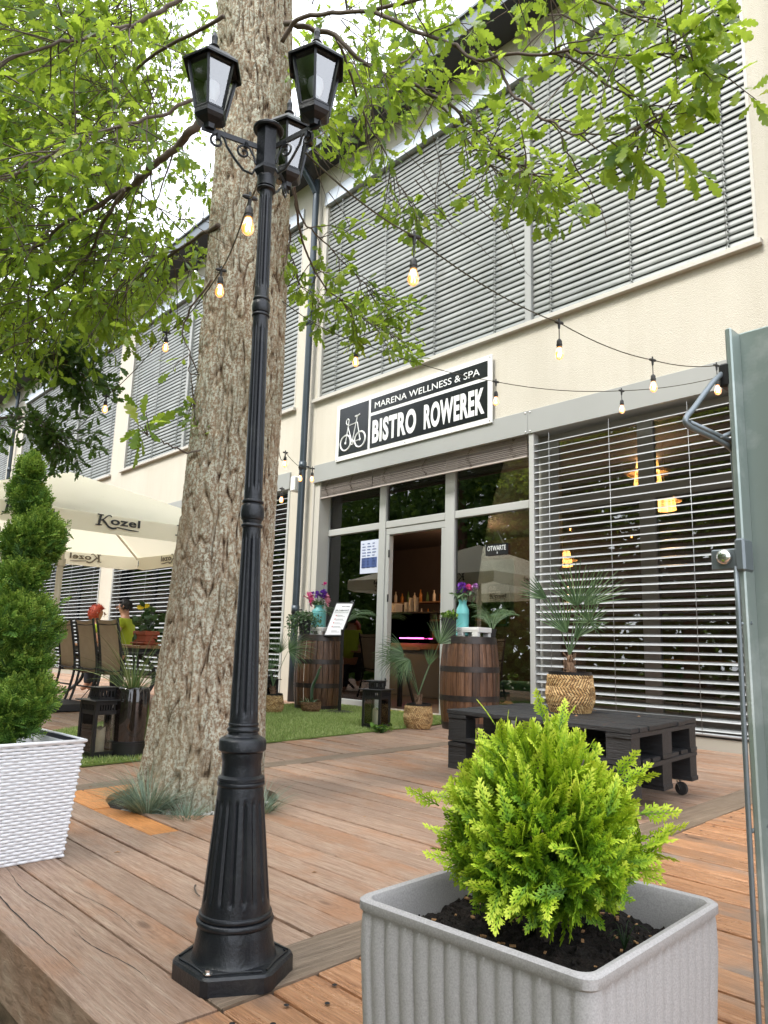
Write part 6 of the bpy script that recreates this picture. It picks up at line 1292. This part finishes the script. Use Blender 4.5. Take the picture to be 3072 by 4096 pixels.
def kozel(y0):                                        # brand lettering in local x, z; width .44, height .127
    mb = text_mb('ozel', y0 + .135, y0 + .44, -.105, -.028, 0, .0015, .026)
    s = lambda pts, r_: mb.tube([(y0 + x, -.0015, z) for x, z in spline([(a_, 0, b_) for a_, b_ in pts], 5)[:, [0, 2]]], r_, 5)
    s([(.035, -.02), (.028, -.055), (.02, -.12)], .0125); s([(.0, -.018), (.06, -.022)], .006); s([(-.012, -.122), (.05, -.12)], .006); s([(.04, -.075), (.07, -.055), (.10, -.025), (.125, -.018), (.14, -.03)], .0065); s([(.055, -.068), (.085, -.095), (.12, -.130), (.16, -.142), (.20, -.134)], .0105); s([(.20, -.124), (.28, -.132), (.36, -.138), (.43, -.138)], [.003, .006, .006, .006, .006, .007, .007, .007, .007, .007, .006, .006, .006, .005, .004, .003])
    mb.V = [v * np.array([1, .25, 1]) for v in mb.V]; return mb
for k in range(4):
    a_ = [PI / 2, 0, -PI / 2, PI][k]
    for m_, o in ((m_ink, .018), (m_logo_in, -.006)):
        q = MB()
        for y0 in (-1.62, -.77, .07, .91) if False else (-1.15, -.305, .538): q.merge(kozel(y0))
        q.xf(T(UX, UY, UZ) @ RZ(a_) @ T(0, -UH - o + (.0), 0)); q.build('lettering', m_, vl)
q = MB(); q.tube([(UX, UY, 0), (UX, UY, 2.70)], .036, 16); q.tube([(UX, UY, 1.62), (UX, UY, 1.70)], .055, 16); q.build('pole', m_umbpole, um, True, ang=40)
for k in range(8):
    an = k * PI / 4; r_ = UH * (math.sqrt(2) if k % 2 else 1.) * .985; e_ = MB(); p0 = (UX, UY, UA - .06); p1 = (UX + r_ * math.cos(an), UY + r_ * math.sin(an), UZ - .030); e_.bar(p0, p1, .016, .024); rb = e_.build('rib', m_umbpole, um)
    pass
q = MB(); q.box(UX - .4, UX + .4, UY - .4, UY + .4, 0.002, .08, bev=.01); q.build('base', m_black, um)
# ------------------------------------------------------------------ string lights
def lights(name, lab, pts, bulbs, sag=.0, r_=.0032, drop=.11, sc=1., m_c=m_cable):
    t_ = thing(name, lab, 'string lights', tuple(pts[0])); P = []
    pts = [np.array(p) for p in pts]
    for a_, b_ in zip(pts[:-1], pts[1:]):
        L = np.linalg.norm(b_ - a_)
        for t in np.linspace(0, 1, 9)[:-1]: p = a_ + (b_ - a_) * t; p = p - np.array([0, 0, .03 * L * 4 * t * (1 - t)]); P.append(p)
    P.append(pts[-1]); q = MB(); q.tube(P, r_, 6); q.build('cable', m_c, t_, True)
    for (p, lit) in bulbs:
        p = np.array(p); q = MB(); dv = np.array([.3, .9, 0]); dv /= np.linalg.norm(dv); q.tube([p - dv * .028 * sc, p - dv * .018 * sc, p + dv * .018 * sc, p + dv * .028 * sc], [.005 * sc, .009 * sc, .009 * sc, .005 * sc], 8); q.tube([p + np.array([0, 0, .022 * sc]), p], [.005, .006], 6); q.tube([p, p - np.array([0, 0, .035 * sc])], [.009 * sc, .006 * sc], 8)
        q.tube([p - np.array([0, 0, .03 * sc]), p - np.array([.0, 0, drop * sc])], .0032, 6); b = p - np.array([0, 0, drop * sc]); e_ = MB(); e_.lathe([(.0, 0), (.006, 0), (.012, -.008), (.0145, -.014), (.0145, -.028), (.0165, -.030), (.0165, -.036), (.0145, -.038), (.0145, -.048), (0, -.048)], n=16); e_.xf(T(*b) @ SC(sc)); q.merge(e_); sk = q.build('socket', m_rubber, t_, True, ang=40)
        e_ = MB(); e_.lathe([(.0125, -.048), (.014, -.056), (.019, -.070), (.0232, -.085), (.0232, -.094), (.019, -.107), (.011, -.115), (0, -.118)], n=20); e_.xf(T(*b) @ SC(sc)); e_.build('bulb', m_bulb if lit else m_bulbc, sk, True)
        e_ = MB()
        for k in range(4): an = k * PI / 2; e_.tube([(.003 * math.cos(an), .003 * math.sin(an), -.058), (.009 * math.cos(an), .009 * math.sin(an), -.100)], .0016, 5)
        e_.xf(T(*b) @ SC(sc)); e_.build('filament', m_fil if lit else m_filoff, sk)
A_ = [at(1222, 612, 2.2), at(1657, 945, 2.95), at(2236, 1290, 4.0), at(2610, 1440, 4.65), at(2866, 1462, 5.1), at(3040, 1450, 5.5)]
lights('string_lights', 'near string of filament bulbs from the lamp post to the right edge', A_, [(A_[1], 1), (A_[2], 1), (A_[3], 1), (A_[4], 1)], drop=.095)
B_ = [at(1130, 1205, 4.25), at(1426, 1365, 5.3), at(1984, 1527, 5.7), at(2486, 1563, 6.0), at(2925, 1495, 6.2), at(3060, 1470, 6.3)]
lights('string_lights', 'thinner string of bulbs from the oak across the shop sign', B_, [(B_[1], 1), (B_[2], 1), (B_[3], 1), (B_[4], 1)], drop=.075, r_=.003)
C_ = [at(1040, 700, 2.16), at(1000, 790, 2.75), at(885, 1080, 3.85), at(667, 1330, 5.5), at(425, 1585, 6.4), at(222, 1785, 7.6), at(-80, 1960, 9.)]
lights('string_lights', 'string of bulbs running left from the lamp post over the parasol', C_, [(C_[1], 1), (C_[2], 1), (C_[3], 1), (C_[4], 1), (C_[5], 0)], drop=.035)
q_ = [at(1050, 930, 4.0), at(850, 1040, 4.3), at(770, 1040, 4.5), at(760, 1050, 4.5)]
lights('string_lights', 'short loop with one unlit clear bulb at the left of the oak', [at(890, 1085, 3.9), at(850, 1075, 4.3), at(805, 1035, 4.9), at(783, 1045, 4.9)], [(at(786, 1045, 4.9), 0)], drop=.02)
D_ = [at(1110, 1770, 4.4), at(1142, 1810, 7.6), at(1203, 1870, 8.0), at(1250, 1874, 8.2)]
lights('string_lights', 'short string of small bulbs between the oak and the drainpipe', D_, [(D_[1], 1), (D_[2], 1), (D_[3], 1), (at(1128, 1955, 8.0), 1)], drop=.04, r_=.003)
q = MB(); q.box(-.008, .008, -.09, .09, -.105, .105, bev=.004); cc_ = at(748, 1972, 4.12); q.xf(T(*cc_) @ RZ(math.atan2(cc_[1], cc_[0]) + PI / 2 + .12)); tag(q.build('loudspeaker', m_black), 'flat black box strapped edge on to the left side of the oak trunk', 'box')
# ------------------------------------------------------------------ behind the glass
def rectY(name, m, x0p, y0p, x1p, y1p, Y, th=.004, parent=None):
    a_ = onY(x0p, y0p, Y); b_ = onY(x1p, y1p, Y); q = MB(); q.box(a_[0], b_[0], Y, Y + th, b_[2], a_[2]); return q.build(name, m, parent), a_, b_
t_ = thing('poster', 'blue printed poster hung in the left window pane', 'poster', tuple(onY(1478, 2292, 6.83)))
o, a_, b_ = rectY('sheet', mat('poster_white', (.55, .6, .72), .5), 1444, 2165, 1512, 2290, 6.836, .004, t_)
q = MB()
for i in range(9):
    z = a_[2] + (b_[2] - a_[2]) * (.1 + .09 * i); L = (b_[0] - a_[0]); 
    for k in range(3): x = a_[0] + L * (.1 + .28 * k); q.box(x, x + L * rnd.uniform(.1, .22), 6.833, 6.8355, z - .008, z + .004)
q.box(a_[0] + L * .08, b_[0] - L * .08, 6.833, 6.8355, b_[2] + .08, b_[2] + .22); q.build('print', mat('blue_ink', (.06, .10, .26), .5), t_)
t_ = thing('open_sign', 'small dark sign reading OTWARTE OPEN hung in the right window pane', 'sign', tuple(onY(1988, 2215, 6.83)))
o, a_, b_ = rectY('board', m_signblk, 1942, 2180, 2032, 2216, 6.83, .006, t_); a_[2], b_[2] = a_[2] + .0, b_[2]
q = text_mb('OTWARTE', a_[0] + .03, b_[0] - .03, b_[2] + .055, a_[2] - .02, 6.829, .002); q.merge(text_mb('OPEN', a_[0] + .17, b_[0] - .15, b_[2] + .015, b_[2] + .04, 6.829, .002)); q.build('lettering', m_signwht, t_)
q = MB(); q.tube([((a_[0] + b_[0]) / 2 - .1, 6.832, a_[2]), ((a_[0] + b_[0]) / 2, 6.84, a_[2] + .16), ((a_[0] + b_[0]) / 2 + .1, 6.832, a_[2])], .003, 5); q.build('hanging_cord', m_black, t_)
t_ = thing('poster', 'large pale sheet behind the open sign in the right pane', 'poster', tuple(onY(1980, 2440, 6.87)))
rectY('sheet', mat('pale_sheet', (.20, .225, .19), .5), 1907, 2246, 2056, 2460, 6.90, .004, t_)
t_ = thing('poster', 'dark poster with a green square bottle and orange disc reading OUR HOUSE RULES', 'poster', tuple(onY(1990, 2500, 6.85)))
o, a_, b_ = rectY('sheet', mat('dark_green_print', (.012, .028, .022), .4), 1950, 2338, 2036, 2508, 6.875, .005, t_); W_ = b_[0] - a_[0]; H_2 = a_[2] - b_[2]; X_ = lambda u: a_[0] + W_ * u; Z_ = lambda v: b_[2] + H_2 * v
q = text_mb('OUR', X_(.08), X_(.40), Z_(.86), Z_(.95), 6.874, .002, .02); q.merge(text_mb('HOUSE', X_(.08), X_(.62), Z_(.74), Z_(.83), 6.874, .002, .02)); q.merge(text_mb('RULES', X_(.08), X_(.58), Z_(.62), Z_(.71), 6.874, .002, .02)); q.build('lettering', mat('cream_ink', (.5, .48, .38), .6), t_)
q = MB(); q.add([(X_(u), 6.872, Z_(v)) for u, v in ((.42, .03), (.92, .03), (.92, .40), (.76, .52), (.76, .66), (.60, .66), (.60, .52), (.42, .40))], [list(range(8))]); q.build('bottle_picture', mat('bottle_green', (.18, .28, .24), .3), t_)
q = MB(); q.box(X_(.50), X_(.86), 6.869, 6.8715, Z_(.07), Z_(.17)); q.lathe([(0, 0), (.055, 0)], n=20, cap=True); q.V[-1] = q.V[-1] @ np.array(RX(PI / 2))[:3, :3].T + np.array([X_(.18), 6.870, Z_(.25)]); q.build('orange_mark', mat('orange_print', (.42, .17, .04), .5), t_)
# pendant lamps
m_wick = mat('wicker_shade', (.25, .15, .07), .8)
def shade_mat():
    m, nt = newmat('glowing_wicker'); p = nd(nt, 'ShaderNodeBsdfPrincipled'); o = nd(nt, 'ShaderNodeOutputMaterial'); p.inputs['Base Color'].default_value = (.2, .11, .04, 1)
    c = ramp(nt, attr(nt), [(0, (.9, .34, .06)), (1, (1., .58, .18))]); nt.links.new(c, p.inputs['Emission Color']); nt.links.new(math_(nt, 'ADD', math_(nt, 'MULTIPLY', attr(nt), 1.5), .25), p.inputs['Emission Strength']); nt.links.new(p.outputs[0], o.inputs[0]); return m
m_glow = shade_mat()
def pend(px, py, Y, r_, h, lab):
    c = onY(px, py, Y); t_ = thing('pendant_lamp', lab, 'lamp', tuple(c)); q = MB(); nn_ = 46
    for k in range(nn_):
        a0 = 2 * PI * k / nn_; a1 = a0 + 2 * PI / nn_ * .8
        for z0, z1 in ((-.5, -.03), (.03, .5)):
            f0 = 1 - .25 * (z0 + .5); f1 = 1 - .25 * (z1 + .5); q.add([(c[0] + r_ * f0 * math.cos(a0), c[1] + r_ * f0 * math.sin(a0), c[2] + z0 * h), (c[0] + r_ * f0 * math.cos(a1), c[1] + r_ * f0 * math.sin(a1), c[2] + z0 * h), (c[0] + r_ * f1 * math.cos(a1), c[1] + r_ * f1 * math.sin(a1), c[2] + z1 * h), (c[0] + r_ * f1 * math.cos(a0), c[1] + r_ * f1 * math.sin(a0), c[2] + z1 * h)], [[0, 1, 2, 3]], rnd.random())
    q.build('lamp_shade', m_glow, t_); q = MB(); q.lathe([(r_ * 1.5, -.02), (r_ * 1.7, 0), (r_ * .8, .02)], (c[0], c[1]), 24, cap=False); q.mod(lambda v: v + np.array([0, 0, c[2]])); q.tube([(c[0], c[1], c[2] + h * .5), (c[0], c[1], 3.25)], .004, 5); q.build('rim', m_wick, t_)
    l = bpy.data.lights.new('lamp_light', 'POINT'); l.energy = 22; l.color = (1, .62, .3); l.shadow_soft_size = .08; lo_ = bpy.data.objects.new('lamp_light', l); COL.objects.link(lo_); lo_.location = tuple(c)
for a_ in [(2250, 2235, 8.3, .13, .20, 'glowing wicker lamp seen behind the palm on the pallet table'), (2590, 1890, 8.6, .17, .30, 'glowing wicker lamp high behind the middle bar of the right window'), (2660, 2000, 8.0, .12, .24, 'glowing wicker lamp just below the high one behind the right window'), (1470, 2325, 8.5, .13, .30, 'glowing wicker lamp behind the poster left of the door'), (1137, 2160, 8.5, .24, .34, 'large glowing wicker lamp just right of the oak trunk'), (300, 2400, 9.5, .30, .5, 'orange wicker lamp between the parasol pole and the first pillar'), (190, 2430, 9.5, .2, .4, 'orange wicker lamp left of the parasol pole'), (620, 2330, 9., .15, .2, 'small glowing lamp in the window above the sunflower')]: pend(*a_)
# counter with display, cups and led strip
c = onY(1560, 2590, 9.2); d_ = onY(1720, 2590, 9.2); ct_ = thing('bar_counter', 'wooden topped bar counter with a glass cake display seen through the door', 'counter', (c[0], 9.2, 0)); zc = c[2]
q = MB(); q.box(c[0] - 1.2, d_[0] + .9, 9.22, 9.9, 0, zc - .02, bev=.004); q.build('front_panel', mat('counter_grey', (.17, .175, .175), .5), ct_)
q = MB(); q.box(c[0] - 1.25, d_[0] + .95, 9.17, 9.95, zc - .018, zc + .08, bev=.005); q.build('worktop', m_wood, ct_)
top = onY(1640, 2448, 9.3)[2]; q = MB(); x0, x1 = onY(1560, 2448, 9.3)[0] - .3, onY(1730, 2448, 9.3)[0] + .25
q.box(x0, x1, 9.25, 9.8, top - .02, top); q.box(x0, x0 + .03, 9.25, 9.8, zc + .082, top - .021); q.box(x1 - .03, x1, 9.25, 9.8, zc + .082, top - .021); q.box(x0 + .03, x1 - .03, 9.3, 9.8, (zc + top) / 2, (zc + top) / 2 + .012); q.build('display_case', m_black, ct_)
q = MB(); q.box(x0 + .03, x1 - .03, 9.252, 9.256, zc + .09, top - .03); q.build('display_glass', m_glassc, ct_)
q = MB(); a1_ = onY(1600, 2552, 9.15); b1_ = onY(1694, 2552, 9.15); q.box(a1_[0], b1_[0], 9.14, 9.155, a1_[2] - .008, a1_[2] + .008); q.build('led_strip', emis('pink_led', (1, .08, .45), 5), ct_)
q = MB(); q.box(x0 + .05, x0 + .075, 9.3, 9.32, zc + .12, top - .04); q.box(x1 - .4, x1 - .375, 9.3, 9.32, zc + .1, top - .1); q.build('display_light', emis('warm_led', (1, .55, .15), 3), ct_)
m_cup = mat('paper_cup', (.62, .60, .58), .6, rv=.3)
for i, (px_, yt, lab) in enumerate(((1625, 2412, 'left and shortest stack of white paper cups on the display case'), (1643, 2392, 'middle stack of white paper cups on the display case'), (1664, 2393, 'right stack of white paper cups on the display case'))):
    b = onY(px_, 2448, 9.5); zt = onY(px_, yt, 9.5)[2]; q = MB(); z = top + .001
    prof = []; 
    while z < zt: prof += [(.036, z), (.046, z + .018), (.040, z + .02)]; z += .0205
    q.lathe(prof, (b[0], 9.5), 16); tag(q.build('cup_stack', m_cup, None, True, ang=30), lab, 'cups', 'stacks of paper cups')
b = onY(1580, 2448, 9.5); q = MB(); q.box(b[0] - .12, b[0] + .1, 9.4, 9.6, top + .001, top + .17, bev=.01); tag(q.build('storage_tin', m_cup), 'grey square tin left of the paper cups on the display case', 'tin')
sh = thing('bottle_shelf', 'dark back shelf with rows of warm lit bottles behind the counter', 'shelf', (c[0], 12.5, 0)); q = MB(); s0, s1 = onY(1560, 2400, 12)[0], onY(1790, 2400, 12)[0]
for zz_ in (1.05, 1.45, 1.85): q.box(s0 - .5, s1 + .8, 12.0, 12.35, zz_ - .03, zz_)
q.build('shelf_board', m_wood, sh)
mb_ = [mat('bottle_amber', (.30, .12, .02), .15), mat('bottle_olive', (.05, .09, .03), .15), mat('jar_white', (.45, .40, .33), .4)]
for zz_ in (1.05, 1.45, 1.85):
    for k in range(13):
        x = s0 - .3 + (s1 - s0 + .8) * k / 13 + rnd.uniform(-.04, .04); q = MB(); h = rnd.uniform(.2, .3); q.lathe([(.035, 0), (.038, .01), (.038, h * .6), (.013, h * .8), (.013, h), (0, h)], n=10); q.xf(T(x, 12.1, zz_)); tag(q.build('bottle', mb_[(k + int(zz_ * 10)) % 3], None, True), 'bottle standing on the back shelf behind the counter', 'bottle', 'bottles on the back shelf')
l = bpy.data.lights.new('bar_fill_light', 'POINT'); l.energy = 60; l.color = (1, .6, .34); l.shadow_soft_size = .04; lo_ = bpy.data.objects.new('bar_fill_light', l); COL.objects.link(lo_); lo_.location = (c[0] + .3, 11.2, 2.9)  # unseen fill lamp added to brighten the bar, no fixture
# high table, stool and pot inside the left pane
ht = thing('bar_table', 'narrow high wooden table just inside the left window pane', 'table', (-8.1, 7.4, 0)); zt = onY(1430, 2583, 7.4)[2]; q = MB(); q.box(-9.0, -7.4, 7.25, 7.6, zt - .04, zt, bev=.004); q.build('table_top', m_wood, ht)
for x in (-8.9, -7.6): q = MB(); q.bar((x, 7.42, 0), (x, 7.42, zt - .04), .05, .05); q.bar((x + .3, 7.42, 0), (x, 7.42, zt - .05), .03, .03); q.build('leg', m_black, ht)
st_ = thing('bar_stool', 'wooden bar stool standing inside the left window pane', 'stool', (-8.25, 7.15, 0)); q = MB(); q.lathe([(.15, .70), (.16, .72), (.15, .735), (0, .737)], (-8.25, 7.15), 24); q.build('seat', m_wood, st_, True, ang=40)
for sx in (-1, 1):
    for sy in (-1, 1): q = MB(); q.bar((-8.25 + sx * .15, 7.15 + sy * .12, 0), (-8.25 + sx * .09, 7.15 + sy * .07, .70), .03, .03); q.build('leg', m_wood, st_)
q = MB(); q.bar((-8.38, 7.05, .28), (-8.12, 7.05, .28), .02, .02); q.bar((-8.36, 7.06, .5), (-8.14, 7.06, .5), .02, .02); q.build('footrest', m_wood, st_)
wpt = MB(); woven(wpt, [(.10, 0), (.15, .1), (.14, .24)], 14, 36, .005); wpt.xf(T(-8.15, 7.42, zt)); tag(wpt.build('basket_pot', m_baskd), 'brown woven basket pot on the high table inside the left pane', 'plant pot'); pinnate('parlour_palm', 'leafy palm in the basket on the high table inside the left pane', -8.15, 7.42, zt + .2, 9, .65, 21, .9)
# blankets on a bench inside the right pane
bn = thing('bench', 'low wooden bench inside the right window pane', 'bench', (-5.4, 7.3, 0)); q = MB(); q.box(-6.1, -4.9, 7.05, 7.5, .13, .19, bev=.004); q.build('seat', m_wood, bn); q = MB(); q.box(-6.0, -5.9, 7.1, 7.45, 0, .13); q.box(-5.1, -5.0, 7.1, 7.45, 0, .13); q.build('leg', m_wood, bn)
m_blk = mat('turquoise_fleece', (.10, .27, .25), .95, bump=.6, bs=60)
for (x, z, L, lab) in ((-5.42, .27, .5, 'front rolled turquoise blanket on the bench'), (-5.60, .38, .6, 'upper rolled turquoise blanket behind the front roll'), (-5.85, .28, .3, 'left rolled turquoise blanket on the bench')): q = MB(); q.tube([(x, 7.15, z), (x + .03, 7.14, z), (x + L - .03, 7.14, z), (x + L, 7.15, z)], [.06, .08, .08, .06], 16); tag(q.build('rolled_blanket', m_blk, None, True), lab, 'blanket')
# hazard tape on the threshold
q1 = MB(); q2 = MB(); x = -7.30; k = 0
while x < -5.9: (q1 if k % 2 else q2).add([(x, WY + .058 - .0, .024), (x + .09, WY + .058, .024), (x + .05, WY + .02, .006), (x - .04, WY + .02, .006)], [[0, 3, 2, 1]]); x += .09; k += 1
hz_ = thing('hazard_tape', 'yellow and black hazard tape along the door threshold', 'tape', (-6.6, WY, .01)); q1.build('yellow_stripe', mat('tape_yellow', (.75, .55, .03), .5), hz_); q2.build('black_stripe', m_black, hz_)
# chairs and tables inside, dim shapes
for i, (x, y) in enumerate(((-3.4, 8.6), (-2.6, 9.2), (-4.6, 9.6))):
    t_ = thing('cafe_table', ['round dark cafe table inside behind the right blinds', 'second dark cafe table deeper behind the right blinds', 'third cafe table furthest left behind the right blinds'][i], 'table', (x, y, 0)); q = MB(); q.lathe([(.35, .72), (.36, .735), (.35, .75), (0, .75)], (x, y), 24); q.build('table_top', m_wood, t_, True, ang=40); q = MB(); q.tube([(x, y, 0), (x, y, .72)], .03, 10); q.lathe([(.22, 0), (.22, .02), (.03, .04)], (x, y), 20); q.build('leg', m_black, t_)
# fallen leaves, petals and a twig on the planks
m_dry = mat('dry_leaf', (.30, .16, .06), .8, rv=.8)
for i in range(46):
    x, y = rnd.uniform(-4.2, -1.2), rnd.uniform(1.0, 4.6)
    if math.hypot(x + 3.6, y - 2.05) < .5: continue
    s = rnd.uniform(.004, .012); an = rnd.uniform(0, 6); q = MB(); q.add([(-s, 0, 0), (0, s * .5, s * .3), (s, 0, 0), (0, -s * .5, s * .2)], [[0, 3, 2, 1]], rnd.random()); q.xf(T(x, y, .003) @ RZ(an)); tag(q.build('leaf_scrap', m_dry), 'tiny scrap of dry leaf or bark lying on the deck boards', 'debris', 'leaf scraps on the deck')
for (px_, py_, lab) in ((468, 3416, 'curled orange leaf on the deck left of the lamp post'),): 
    r = CAM_R @ np.array([px_ - 1536, -(py_ - 2048), -2960.]); p = CAM_P + r * (-.78 / r[2]); q = MB(); q.add([(-.015, 0, 0), (0, .006, .005), (.015, .002, .002), (0, -.005, .004)], [[0, 3, 2, 1]]); q.xf(T(p[0], p[1], .004) @ RZ(.8)); tag(q.build('dry_leaf', m_bits), lab, 'leaf')
r = CAM_R @ np.array([790 - 1536, -(3570 - 2048), -2960.]); p = CAM_P + r * (-.78 / r[2]); q = MB(); q.tube(spline([p + np.array([-.05, .02, .006]), p + np.array([-.02, .0, .008]), p + np.array([.02, -.015, .006]), p + np.array([.05, -.02, .005])], 4), np.linspace(.0035, .0015, 13), 6); tag(q.build('twig', m_twig), 'short dry twig lying just left of the lamp post', 'twig')
